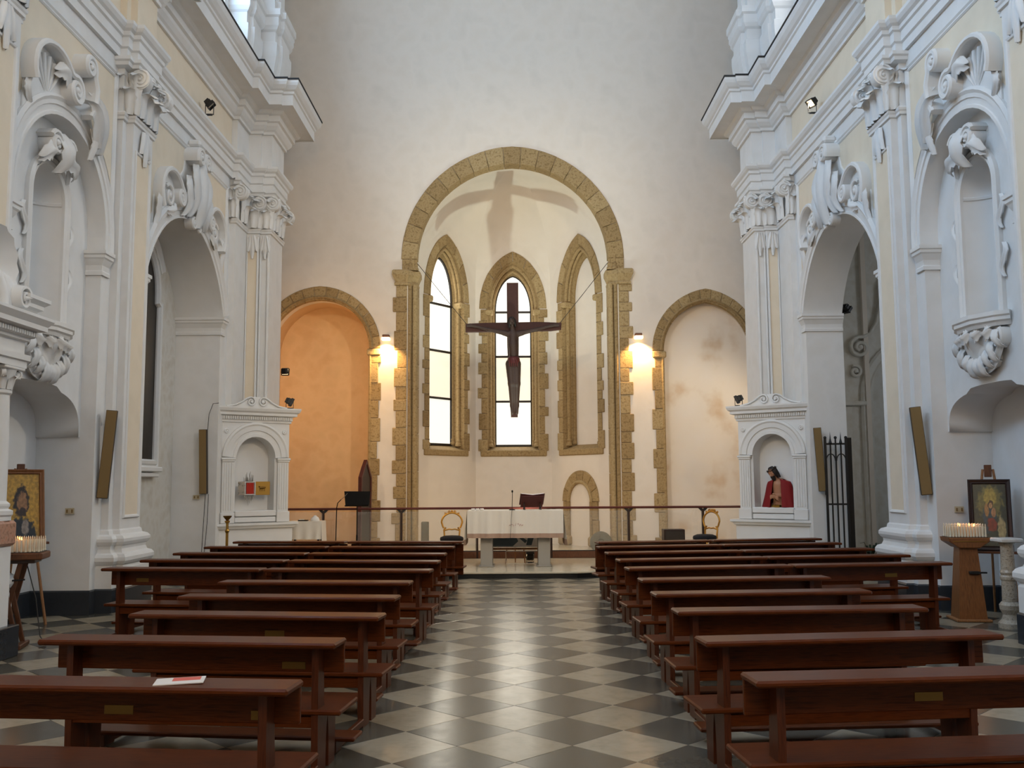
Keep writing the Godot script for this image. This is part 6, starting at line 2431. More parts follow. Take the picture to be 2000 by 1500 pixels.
# ---------------------------------------------------------------- things along the nave walls
func build_speaker(where: Vector3, turn: float, h: float, lean: float, tip: float, label: String):
	var t := thing("column_speaker", label, "loudspeaker", where, turn, "column loudspeakers")
	var f := Transform3D(Basis(Vector3.RIGHT, lean), Vector3.ZERO)
	var mb := MB.new(f)
	mb.box(Vector3(0, 0, -0.02), Vector3(0.145, h, 0.10), 0.006)
	part(t, "case", mb, M.speaker_edge)
	mb = MB.new(f)
	mb.box(Vector3(0, 0, 0.038), Vector3(0.134, h - 0.014, 0.012), 0.004)
	part(t, "grille_cloth", mb, M.speaker_cloth)
	for s in [-1.0, 1.0]:
		mb = MB.new(f)
		mb.box(Vector3(0, s * h * 0.40, -0.10), Vector3(0.05, 0.03, 0.07), 0.004)
		part(t, "bracket", mb, M.iron)
	t.rotation.z = tip
	return t


func build_socket(where: Vector3, label: String):
	var t := thing("wall_socket", label, "socket", where)
	var mb := MB.new()
	mb.box(Vector3(0, 0, 0.006), Vector3(0.125, 0.085, 0.012), 0.003)
	part(t, "plate", mb, M.ivory_plastic)
	for k in 3:
		mb = MB.new()
		mb.box(Vector3((k - 1) * 0.034, 0, 0.014), Vector3(0.022, 0.045, 0.006), 0.002)
		part(t, "outlet", mb, M.ivory_plastic if k == 1 else M.speaker_cloth)


func paint(kind: int) -> ImageTexture:
	var w := 192
	var h := 288
	var im := Image.create(w, h, false, Image.FORMAT_RGB8)
	var n := FastNoiseLite.new()
	n.seed = 5 + kind
	n.frequency = 0.03
	n.fractal_octaves = 4
	var shapes: Array
	if kind == 0:
		# dim seated figure in blue and red under a pale glow
		shapes = [[0.5, 0.30, 0.42, 0.30, Color(0.38, 0.36, 0.20)], [0.52, 0.22, 0.20, 0.16, Color(0.60, 0.52, 0.24)], [0.46, 0.56, 0.24, 0.26, Color(0.13, 0.22, 0.27)], [0.54, 0.66, 0.16, 0.13, Color(0.45, 0.14, 0.10)], [0.40, 0.42, 0.08, 0.12, Color(0.58, 0.42, 0.24)], [0.52, 0.34, 0.09, 0.08, Color(0.25, 0.17, 0.12)], [0.52, 0.355, 0.06, 0.055, Color(0.66, 0.50, 0.34)], [0.60, 0.46, 0.07, 0.09, Color(0.62, 0.44, 0.30)], [0.20, 0.72, 0.14, 0.20, Color(0.17, 0.20, 0.14)], [0.82, 0.74, 0.13, 0.24, Color(0.60, 0.54, 0.38)], [0.45, 0.90, 0.30, 0.08, Color(0.20, 0.24, 0.20)]]
	else:
		shapes = [[0.5, 0.5, 0.7, 0.7, Color(0.72, 0.55, 0.20)], [0.48, 0.44, 0.24, 0.26, Color(0.16, 0.11, 0.08)], [0.50, 0.46, 0.17, 0.20, Color(0.60, 0.43, 0.28)], [0.50, 0.60, 0.12, 0.08, Color(0.22, 0.15, 0.11)], [0.48, 0.95, 0.46, 0.28, Color(0.15, 0.16, 0.18)], [0.58, 0.84, 0.12, 0.14, Color(0.55, 0.50, 0.46)]]
	var base := Color(0.15, 0.19, 0.16) if kind == 0 else Color(0.66, 0.50, 0.20)
	for y in h:
		for x in w:
			var c := base
			var p := Vector2((x + 0.5) / w, (y + 0.5) / h)
			var wob := n.get_noise_2d(x, y) * 0.28
			for s in shapes:
				var d := Vector2((p.x - s[0]) / s[2], (p.y - s[1]) / s[3]).length() + wob
				c = c.lerp(s[4], clampf((1.0 - d) * 5.0, 0.0, 1.0))
			var g := 1.0 + n.get_noise_2d(x * 1.5, y * 1.5) * 0.25
			im.set_pixel(x, y, Color(c.r * g, c.g * g, c.b * g))
	return ImageTexture.create_from_image(im)


func picture_quad(w: float, h: float, f: Transform3D) -> ArrayMesh:
	var st := SurfaceTool.new()
	st.begin(Mesh.PRIMITIVE_TRIANGLES)
	var q := [Vector3(-w, -h, 0), Vector3(w, -h, 0), Vector3(w, h, 0), Vector3(-w, h, 0)]
	var uv := [Vector2(0, 1), Vector2(1, 1), Vector2(1, 0), Vector2(0, 0)]
	for i in [0, 2, 1, 0, 3, 2]:
		st.set_uv(uv[i])
		st.add_vertex(f * q[i])
	st.generate_normals()
	return st.commit()


func build_easel_picture(where: Vector3, turn: float, w: float, h: float, y: float, lean: float, tex: int, frame_mat: Material, label_e: String, label_p: String, eh: float):
	var e := thing("easel", label_e, "easel", where, turn)
	var mb := MB.new()
	for s in [-1.0, 1.0]:
		mb = MB.new()
		mb.tube([Vector3(s * 0.30, 0, 0.10), Vector3(s * 0.06, eh, -0.16)], 0.018, 6)
		part(e, "leg", mb, M.pine_wood)
	mb = MB.new()
	mb.tube([Vector3(0, 0, -0.55), Vector3(0, eh - 0.2, -0.15)], 0.018, 6)
	part(e, "leg", mb, M.pine_wood)
	mb = MB.new()
	mb.box(Vector3(0, eh - 0.02, -0.155), Vector3(0.09, 0.16, 0.04), 0.006)
	part(e, "head_block", mb, M.stand_wood)
	mb = MB.new()
	mb.box(Vector3(0, y - 0.02, 0.03), Vector3(w + 0.1, 0.03, 0.11), 0.005)
	part(e, "shelf", mb, M.stand_wood)
	var p := thing("framed_picture", label_p, "painting", where + Basis(Vector3.UP, turn) * Vector3(0, y, 0.05), turn)
	var f := Transform3D(Basis(Vector3.RIGHT, -lean), Vector3(0, 0.0, 0)) * Transform3D(Basis(), Vector3(0, h * 0.5, 0))
	mb = MB.new(f)
	mb.sweep([Vector2(-w * 0.5, -h * 0.5), Vector2(-w * 0.5, h * 0.5), Vector2(w * 0.5, h * 0.5), Vector2(w * 0.5, -h * 0.5)], [Vector2(0.0, -0.02), Vector2(0.0, 0.018), Vector2(-0.012, 0.026), Vector2(-0.04, 0.014), Vector2(-0.05, 0.018), Vector2(-0.06, 0.004), Vector2(-0.06, -0.02)], true)
	part(p, "frame", mb, frame_mat)
	mb = MB.new(f)
	mb.box(Vector3(0, 0, -0.014), Vector3(w - 0.03, h - 0.03, 0.012))
	part(p, "backing", mb, M.speaker_edge)
	var cm := StandardMaterial3D.new()
	cm.resource_name = "painted_canvas"
	cm.albedo_texture = paint(tex)
	cm.roughness = 0.35
	part(p, "canvas", picture_quad(w * 0.5 - 0.055, h * 0.5 - 0.055, f * Transform3D(Basis(), Vector3(0, 0, -0.004))), cm)


func build_candles(origin: Transform3D, rows: int, cols: int, w: float, d: float, lit: Array, label: String, label_lit: String, group: String):
	var hold: Node3D = null
	var hold_lit: Node3D = null
	for r in rows:
		for c in cols:
			var p := origin * Vector3(lerpf(-w, w, c / float(cols - 1)), 0, lerpf(d, -d, r / float(maxi(1, rows - 1))))
			var on: bool = [r, c] in lit
			var src := hold_lit if on else hold
			if src == null:
				var t := thing("votive_candle", label_lit if on else label, "candle", p, 0.0, group)
				var mb := MB.new()
				mb.lathe([Vector2(0, 0), Vector2(0.013, 0), Vector2(0.013, 0.018), Vector2(0.0105, 0.02), Vector2(0.0105, 0.125), Vector2(0.009, 0.13), Vector2(0, 0.131)], 8)
				part(t, "stick", mb, M.wax)
				mb = MB.new()
				mb.lathe([Vector2(0, 0.13), Vector2(0.005, 0.134), Vector2(0.0075, 0.143), Vector2(0.004, 0.156), Vector2(0, 0.166)], 8, 0, TAU, true)
				part(t, "flame_bulb", mb, M.flame_glow if on else M.wax)
				if on:
					hold_lit = t
					var l := OmniLight3D.new()
					l.name = "candle_light"
					l.light_color = Color(1.0, 0.62, 0.28)
					l.light_energy = 0.004
					l.omni_range = 12.0
					l.omni_attenuation = 2.0
					l.light_size = 0.012
					l.shadow_enabled = true
					l.position = Vector3(0, 0.19, 0)
					t.add_child(l)
				else:
					hold = t
			else:
				copy(src, p, 0.0, label_lit if on else label, group)


func build_nave_things():
	build_speaker(Vector3(-5.63, 2.17, -13.26), 0.30, 1.22, 0.03, -0.075, "tall slim brown loudspeaker fixed on the left pilaster")
	build_speaker(Vector3(5.63, 2.15, -13.26), -0.30, 1.22, 0.03, 0.085, "tall slim brown loudspeaker fixed on the right pilaster")
	build_speaker(Vector3(-5.98, 2.18, -18.45), 0.02, 1.24, 0.04, 0.02, "tall slim brown loudspeaker beside the left corner shrine")
	build_speaker(Vector3(5.87, 2.15, -18.40), -0.28, 1.22, 0.05, 0.05, "tall slim brown loudspeaker beside the right corner shrine")
	build_socket(Vector3(-6.04, 1.395, -13.10), "ivory wall socket in the left niche")
	build_socket(Vector3(6.04, 1.345, -13.10), "ivory wall socket in the right niche")
	build_socket(Vector3(-6.12, 1.50, -18.54), "small dark wall switch left of the corner shrine")
	# cables hanging below the left loudspeaker
	var t := thing("speaker_cable", "thin dark cables hanging below the loudspeaker by the left shrine", "cable", Vector3(-5.95, 0, -18.48))
	for k in 2:
		var mb := MB.new()
		mb.tube([Vector3(0.02 + 0.06 * k, 1.56, 0), Vector3(0.0 + 0.07 * k, 1.0, 0.01), Vector3(-0.02 + 0.05 * k, 0.4, 0.02), Vector3(-0.01 + 0.05 * k, 0.02, 0.03)], 0.006, 5)
		part(t, "wire", mb, M.cable)
	var mb0 := MB.new()
	mb0.tube([Vector3(0.03, 2.80, 0), Vector3(0.05, 3.1, 0.0), Vector3(0.13, 3.30, 0.02), Vector3(0.25, 3.31, 0.05)], 0.006, 5)
	part(t, "wire", mb0, M.cable)
	build_gates()
	# easels with pictures
	build_easel_picture(Vector3(6.14, 0, -12.45), -0.45, 0.50, 0.92, 0.84, 0.16, 0, M.dark_wood, "wooden easel in the right niche", "dark framed devotional painting on the right easel", 1.88)
	build_easel_picture(Vector3(-6.20, 0, -12.15), 0.75, 0.52, 0.92, 1.04, 0.16, 1, M.oak_wood, "wooden easel in the left niche", "framed portrait on yellow ground on the left easel", 1.96)
	build_votives()
	build_side_altar()
	build_left_painting()
	# marble baluster
	t = thing("marble_baluster", "short veined marble column with square top in the right foreground", "column", Vector3(5.87, 0, -11.55))
	var mb := MB.new()
	mb.lathe([Vector2(0, 0), Vector2(0.14, 0), Vector2(0.14, 0.06), Vector2(0.10, 0.10), Vector2(0.085, 0.16), Vector2(0.115, 0.22), Vector2(0.12, 0.27), Vector2(0.09, 0.31)], 22)
	part(t, "foot", mb, M.marble_veined)
	mb = MB.new()
	mb.lathe([Vector2(0.085, 0.31), Vector2(0.08, 0.55), Vector2(0.092, 0.57), Vector2(0.092, 0.60), Vector2(0.08, 0.62), Vector2(0.092, 0.65), Vector2(0.08, 0.68), Vector2(0.072, 0.96), Vector2(0.09, 1.0)], 22)
	part(t, "shaft", mb, M.marble_veined)
	mb = MB.new()
	mb.box(Vector3(0, 1.03, 0), Vector3(0.27, 0.05, 0.27), 0.012)
	part(t, "top_slab", mb, M.marble_white)


func build_gates():
	# folded leaf of the wrought iron gate at the right chapel
	var t := thing("iron_gate", "black wrought iron gate leaf folded back at the right side chapel", "gate", Vector3(6.13, 0, -18.25), -0.15)
	var mb: MB
	for k in 5:
		mb = MB.new()
		var x := -0.19 + 0.095 * k
		var thick := 0.022 if k % 4 == 0 else 0.014
		mb.box(Vector3(x, 1.27, 0), Vector3(thick * 2, 2.54 if k % 2 == 0 else 2.30, thick * 2), 0.004)
		part(t, "bar", mb, M.iron)
		mb = MB.new()
		if k % 2 == 0:
			mb.ball(Vector3(x, 2.56, 0), Vector3(0.03, 0.03, 0.03), 10, 7)
		else:
			mb.lathe([Vector2(0.0, 2.40), Vector2(0.03, 2.46), Vector2(0.012, 2.54), Vector2(0.0, 2.68)], 8, 0, TAU, false, Vector3(x, 0, 0))
		part(t, "finial", mb, M.iron)
	for y in [0.12, 1.30, 2.44]:
		mb = MB.new()
		mb.box(Vector3(0, y, 0), Vector3(0.42, 0.035, 0.02), 0.004)
		part(t, "cross_bar", mb, M.iron)
	for k in 2:
		mb = MB.new()
		var pts := []
		for i in 11:
			var a := PI * i / 10.0
			pts.append(Vector3(-0.095 + 0.19 * k + 0.085 * cos(a), 2.12 + 0.13 * sin(a), 0))
		mb.tube(pts, 0.012, 6)
		part(t, "arch", mb, M.iron)
	mb = MB.new()
	mb.box(Vector3(-0.20, 1.52, 0.01), Vector3(0.05, 0.09, 0.03), 0.004)
	part(t, "lock", mb, M.iron)
	mb = MB.new()
	mb.box(Vector3(0.27, 1.27, -0.10), Vector3(0.08, 2.58, 0.03), 0.004)
	part(t, "hinge_post", mb, M.iron)
	t = thing("iron_gate", "edge of the nearer black iron gate leaf at the right side chapel", "gate", Vector3(6.43, 0, -14.95))
	for k in 5:
		mb = MB.new()
		mb.box(Vector3(0.06 + 0.10 * k, 1.22, 0), Vector3(0.03, 2.44, 0.03), 0.004)
		part(t, "bar", mb, M.iron)
	mb = MB.new()
	mb.box(Vector3(0.26, 2.36, 0), Vector3(0.48, 0.035, 0.02), 0.004)
	mb.box(Vector3(0.26, 0.12, 0), Vector3(0.48, 0.035, 0.02), 0.004)
	part(t, "cross_bar", mb, M.iron)
	# plant at the foot
	t = thing("potted_plant", "small dark leafy plant on the floor by the iron gate", "plant", Vector3(6.74, 0, -18.3))
	mb = MB.new()
	mb.lathe([Vector2(0, 0), Vector2(0.09, 0), Vector2(0.12, 0.2), Vector2(0.13, 0.22), Vector2(0.11, 0.22), Vector2(0, 0.19)], 16)
	part(t, "pot", mb, M.stand_wood)
	for k in 12:
		mb = MB.new()
		var a := TAU * k / 12.0 + rng.randf() * 0.4
		var d := Vector3(cos(a), 0, sin(a))
		var hh := rng.randf_range(0.2, 0.42)
		mb.leaf([Vector3(0, 0.2, 0), d * 0.05 + Vector3(0, 0.2 + hh * 0.5, 0), d * 0.12 + Vector3(0, 0.2 + hh, 0), d * 0.2 + Vector3(0, 0.2 + hh * 0.95, 0)], [0.006, 0.026, 0.024, 0.002], Vector3(-d.z, 0, d.x), Vector3.UP, 0.004, 1.0, 0.002)
		part(t, "leaf", mb, M.leaf_green)


func build_votives():
	# right: tapered wooden pillar with a sloping candle tray
	var t := thing("candle_stand", "tapered wooden votive stand before the right niche", "candle stand", Vector3(5.68, 0, -12.2), -0.12)
	var mb := MB.new()
	mb.box(Vector3(0, 0.02, 0), Vector3(0.42, 0.03, 0.42), 0.006)
	part(t, "foot_board", mb, M.pine_wood)
	mb = MB.new()
	var s0 := 0.165
	var s1 := 0.105
	for k in 4:
		var a := PI / 2 * k + PI / 4
		var b := a + PI / 2
		var r0 := s0 * sqrt(2.0)
		var r1 := s1 * sqrt(2.0)
		mb.quad(Vector3(cos(b) * r0, 0.035, sin(b) * r0), Vector3(cos(a) * r0, 0.035, sin(a) * r0), Vector3(cos(a) * r1, 0.93, sin(a) * r1), Vector3(cos(b) * r1, 0.93, sin(b) * r1))
	part(t, "pillar", mb, M.oak_wood)
	mb = MB.new()
	mb.prism([Vector2(-0.12, 0.90), Vector2(0.12, 0.90), Vector2(0.24, 0.98), Vector2(0.25, 1.03), Vector2(-0.25, 1.03), Vector2(-0.24, 0.98)], -0.17, 0.17, false, 0.01)
	part(t, "tray", mb, M.oak_wood)
	mb = MB.new()
	mb.box(Vector3(0, 0.985, 0.176), Vector3(0.40, 0.008, 0.006))
	part(t, "brass_strip", mb, M.brass)
	mb = MB.new()
	mb.box(Vector3(0.04, 0.60, 0.15), Vector3(0.12, 0.035, 0.06), 0.006)
	mb.box(Vector3(0.14, 0.60, 0.15), Vector3(0.1, 0.02, 0.03), 0.004)
	part(t, "lock_bar", mb, M.iron)
	mb = MB.new()
	mb.box(Vector3(0, 1.033, 0), Vector3(0.46, 0.006, 0.30))
	part(t, "tray_lining", mb, M.iron)
	build_candles(Transform3D(Basis(Vector3.UP, -0.12), Vector3(5.68, 1.037, -12.2)), 4, 13, 0.21, 0.12, [[1, 4], [2, 8], [1, 9], [0, 8], [3, 5]], "unlit ivory electric candle on the right votive stand", "glowing electric candle on the right votive stand", "candles on the right votive stand")
	# left: trestle with crossed legs
	t = thing("candle_stand", "wooden cross-legged votive stand at the left edge", "candle stand", Vector3(-5.46, 0, -10.55), 0.25)
	mb = MB.new()
	mb.box(Vector3(0, 0.985, 0), Vector3(0.66, 0.075, 0.42), 0.012)
	part(t, "tray", mb, M.stand_wood)
	mb = MB.new()
	mb.box(Vector3(0, 0.93, 0), Vector3(0.5, 0.04, 0.34), 0.006)
	part(t, "under_frame", mb, M.dark_wood)
	for z in [-0.13, 0.13]:
		for s in [-1.0, 1.0]:
			mb = MB.new(Transform3D(Basis(Vector3.BACK, s * 0.23), Vector3(0, 0.49, z + s * 0.018)))
			mb.box(Vector3.ZERO, Vector3(0.05, 0.90, 0.03), 0.006)
			part(t, "leg", mb, M.stand_wood)
	for s in [-1.0, 1.0]:
		mb = MB.new()
		mb.box(Vector3(s * 0.12, 0.03, 0), Vector3(0.07, 0.05, 0.42), 0.008)
		part(t, "foot", mb, M.stand_wood)
	mb = MB.new()
	mb.tube([Vector3(-0.16, 0.72, 0.16), Vector3(0.16, 0.74, 0.16)], 0.010, 6)
	part(t, "tie_bar", mb, M.iron)
	mb = MB.new()
	mb.tube([Vector3(0.1, 0.9, -0.15), Vector3(0.2, 0.5, -0.2), Vector3(0.28, 0.1, -0.1), Vector3(0.36, 0.01, -0.02), Vector3(0.32, 0.008, 0.12)], 0.006, 5)
	part(t, "power_cord", mb, M.cable)
	mb = MB.new()
	mb.box(Vector3(0, 1.025, 0), Vector3(0.6, 0.006, 0.36))
	part(t, "tray_lining", mb, M.iron)
	build_candles(Transform3D(Basis(Vector3.UP, 0.25), Vector3(-5.46, 1.03, -10.55)), 4, 14, 0.28, 0.15, [[1, 6], [1, 8], [2, 7], [0, 9]], "unlit ivory electric candle on the left votive stand", "glowing electric candle on the left votive stand", "candles on the left votive stand")


func build_side_altar():
	# end of the altar aedicule that stands against the near left pier
	var t := thing("side_altar", "white stucco side altar with column, entablature and shell at the left edge", "altar", Vector3(-W, 0, 0))
	var f := frame_of(Vector3.ZERO, Vector3(0, 0, -1), Vector3.UP, Vector3(1, 0, 0))
	var pf := frame_of(Vector3.ZERO, Vector3(0, 0, -1), Vector3(1, 0, 0), Vector3.UP)
	var mb := MB.new(f)
	mb.box(Vector3(8.6, 0.16, 0.22), Vector3(3.0, 0.32, 0.8), 0.01)
	part(t, "dark_plinth", mb, M.marble_dark)
	mb = MB.new(f)
	mb.box(Vector3(8.55, 0.72, 0.20), Vector3(2.9, 0.82, 0.7), 0.01)
	part(t, "pedestal", mb, M.plaster_white)
	mb = MB.new(f)
	mb.box(Vector3(8.55, 1.26, 0.22), Vector3(2.95, 0.26, 0.74), 0.03)
	part(t, "pink_marble_block", mb, M.marble_pink)
	for u in [9.86, 7.3]:
		var c := node(t, "column")
		mb = MB.new(f)
		mb.lathe([Vector2(0.20, 1.39), Vector2(0.20, 1.43), Vector2(0.215, 1.45), Vector2(0.215, 1.49), Vector2(0.17, 1.51), Vector2(0.185, 1.54), Vector2(0.185, 1.56), Vector2(0.15, 1.59)], 22, 0, TAU, false, Vector3(u, 0, 0.38))
		part(c, "base", mb, M.plaster_white)
		mb = MB.new(f)
		mb.lathe([Vector2(0.15, 1.58), Vector2(0.15, 2.0), Vector2(0.135, 2.68), Vector2(0.155, 2.70), Vector2(0.155, 2.73), Vector2(0.13, 2.74)], 22, 0, TAU, false, Vector3(u, 0, 0.38))
		part(c, "shaft", mb, M.plaster_white)
		mb = MB.new(f)
		mb.lathe([Vector2(0.13, 2.74), Vector2(0.14, 2.82), Vector2(0.19, 2.94), Vector2(0.2, 2.95)], 20, 0, TAU, false, Vector3(u, 0, 0.38))
		mb.box(Vector3(u, 2.965, 0.38), Vector3(0.40, 0.035, 0.40), 0.008)
		part(c, "bell", mb, M.plaster_white)
		for k in 8:
			mb = MB.new(f)
			var a := TAU * k / 8.0
			var d := Vector3(cos(a), 0, sin(a))
			var o := Vector3(u, 0, 0.38)
			var sp := []
			for q in [[0.135, 2.74], [0.15, 2.80], [0.165, 2.85], [0.20, 2.88], [0.215, 2.86]]:
				sp.append(o + d * q[0] + Vector3(0, q[1], 0))
			mb.leaf(sp, [0.05, 0.055, 0.05, 0.035, 0.012], Vector3(-d.z, 0, d.x), d, 0.02, 2.0, 0.006)
			part(c, "leaf", mb, M.plaster_white)
		for k in 4:
			mb = MB.new(f * Transform3D(Basis(Vector3.UP, PI / 4 + k * PI / 2), Vector3(u, 2.90, 0.38)))
			mb.scroll(Vector2(0.20, 0.0), 0.045, 0.012, 1.5, 1.5, -1.0, 0.018, -0.02, 0.025)
			part(c, "volute", mb, M.plaster_white)
	var path := [Vector2(6.9, 0.0), Vector2(6.9, 0.58), Vector2(10.08, 0.58), Vector2(10.08, 0.0)]
	mb = MB.new(pf)
	mb.sweep(path, [Vector2(-0.02, 2.98), Vector2(0, 2.98), Vector2(0, 3.05), Vector2(0.025, 3.06), Vector2(0.025, 3.12), Vector2(-0.02, 3.13), Vector2(-0.02, 3.26), Vector2(0.02, 3.27), Vector2(0.02, 3.30), Vector2(0.05, 3.31), Vector2(0.05, 3.37), Vector2(0.14, 3.39), Vector2(0.14, 3.44), Vector2(0.19, 3.50), Vector2(0.19, 3.53), Vector2(-0.5, 3.55)], false, false, [], true)
	part(t, "entablature", mb, M.plaster_white)
	mb = MB.new(f)
	mb.box(Vector3.ZERO, Vector3(0.03, 0.05, 0.04), 0.004)
	var dm := mb.mesh()
	for k in 24:
		var o := part(t, "dentil", dm, M.plaster_white)
		o.position = f * Vector3(9.0 + k * 0.048, 3.34, 0.64)
	mb = MB.new(f)
	mb.box(Vector3(8.5, 2.2, -0.02), Vector3(2.6, 2.0, 0.1), 0.0)
	part(t, "back_panel", mb, M.plaster_cream)
	# broken pediment piece with a scroll, figure drapery and a shell
	mb = MB.new(pf)
	mb.sweep([Vector2(9.80, 0.58), Vector2(10.10, 0.58), Vector2(10.10, 0.1)], [Vector2(-0.3, 3.55), Vector2(0.02, 3.55), Vector2(0.06, 3.60), Vector2(0.10, 3.62), Vector2(0.10, 3.66), Vector2(0.15, 3.70), Vector2(0.15, 3.74), Vector2(-0.3, 3.76)], false, false, [], true)
	part(t, "pediment_end", mb, M.plaster_white)
	mb = MB.new(f)
	mb.scroll(Vector2(9.78, 3.68), 0.13, 0.03, 1.6, 0.3, 1.0, 0.05, 0.30, 0.70)
	part(t, "scroll", mb, M.plaster_white)
	mb = MB.new(f)
	for k in 7:
		mb.tube([Vector3(9.50 + 0.03 * k, 4.02 - 0.02 * k, 0.42), Vector3(9.57 + 0.04 * k, 3.86, 0.52 + 0.02 * sin(k)), Vector3(9.62 + 0.045 * k, 3.70, 0.55), Vector3(9.62 + 0.05 * k, 3.56, 0.56)], [0.03, 0.05, 0.055, 0.05], 8)
	part(t, "drapery", mb, M.plaster_white)
	mb = MB.new(f)
	var sg := mb.g()
	var gr := []
	for i in 17:
		var row := []
		for j in 8:
			var a := deg_to_rad(lerpf(-70.0, 150.0, i / 16.0))
			var r := 0.08 + 0.40 * j / 7.0
			var rib := 0.012 * cos(i * PI) * (j / 7.0)
			row.append(Vector3(9.45 + r * sin(a) * 0.75, 4.05 + r * cos(a) * 0.8 - 0.05, 0.36 + 0.22 * pow(j / 7.0, 1.6) + rib))
		gr.append(row)
	for i in 16:
		for j in 7:
			mb.quad(gr[i][j], gr[i + 1][j], gr[i + 1][j + 1], gr[i][j + 1], sg)
			var o := Vector3(0, 0, -0.03)
			mb.quad(gr[i][j] + o, gr[i][j + 1] + o, gr[i + 1][j + 1] + o, gr[i + 1][j] + o, sg)
	for i in 16:
		var o := Vector3(0, 0, -0.03)
		mb.quad(gr[i][7], gr[i + 1][7], gr[i + 1][7] + o, gr[i][7] + o)
	part(t, "shell", mb, M.plaster_white)


func build_left_painting():
	# tall arched altar painting on the back of the left recess
	var t := thing("altar_painting", "tall dark painting in a shaped white frame inside the left arch", "painting", Vector3(-6.62, 0, 0))
	var f := frame_of(Vector3.ZERO, Vector3(0, 0, -1), Vector3.UP, Vector3(1, 0, 0))
	var top := []
	for p in round_top(16.6, 0.74, 5.25, 0.78, 16):
		top.append(p)
	var poly := [Vector2(15.75, 2.2), Vector2(17.45, 2.2), Vector2(17.45, 5.0), Vector2(17.34, 5.05)]
	var rev := top.duplicate()
	rev.reverse()
	poly.append_array(rev)
	poly.append_array([Vector2(15.86, 5.05), Vector2(15.75, 5.0)])
	var mb := MB.new(f)
	mb.prism(poly, 0.005, 0.03)
	part(t, "canvas", mb, M.canvas_dark)
	var path := poly.duplicate()
	path.reverse()
	mb = MB.new(f)
	mb.sweep(path, [Vector2(0.20, 0), Vector2(0.20, 0.05), Vector2(0.16, 0.09), Vector2(0.11, 0.06), Vector2(0.08, 0.10), Vector2(0.03, 0.11), Vector2(0.0, 0.06), Vector2(0, 0)], true)
	part(t, "frame", mb, M.plaster_white)
	mb = MB.new(f)
	mb.box(Vector3(16.6, 2.02, 0.08), Vector3(2.1, 0.09, 0.16), 0.015)
	mb.box(Vector3(16.6, 1.92, 0.06), Vector3(2.0, 0.08, 0.12), 0.015)
	part(t, "sill", mb, M.plaster_white)
	for s in [-1.0, 1.0]:
		mb = MB.new(f * Transform3D(Basis.from_scale(Vector3(s, 1, 1)), Vector3(16.6, 0, 0)))
		var sp := []
		var hw := []
		for i in 8:
			var q := i / 7.0
			sp.append(Vector3(0.35 + 0.6 * q, 6.25 - 0.55 * q * q, 0.05))
			hw.append(0.03 + 0.1 * sin(PI * (0.1 + 0.8 * q)))
		mb.leaf(sp, hw, Vector3.UP, Vector3.BACK, 0.07, 4.0)
		mb.scroll(Vector2(0.16, 6.28), 0.14, 0.03, 1.5, 0.2, 1.0, 0.05, 0, 0.12)
		part(t, "carved_crest", mb, M.plaster_white)


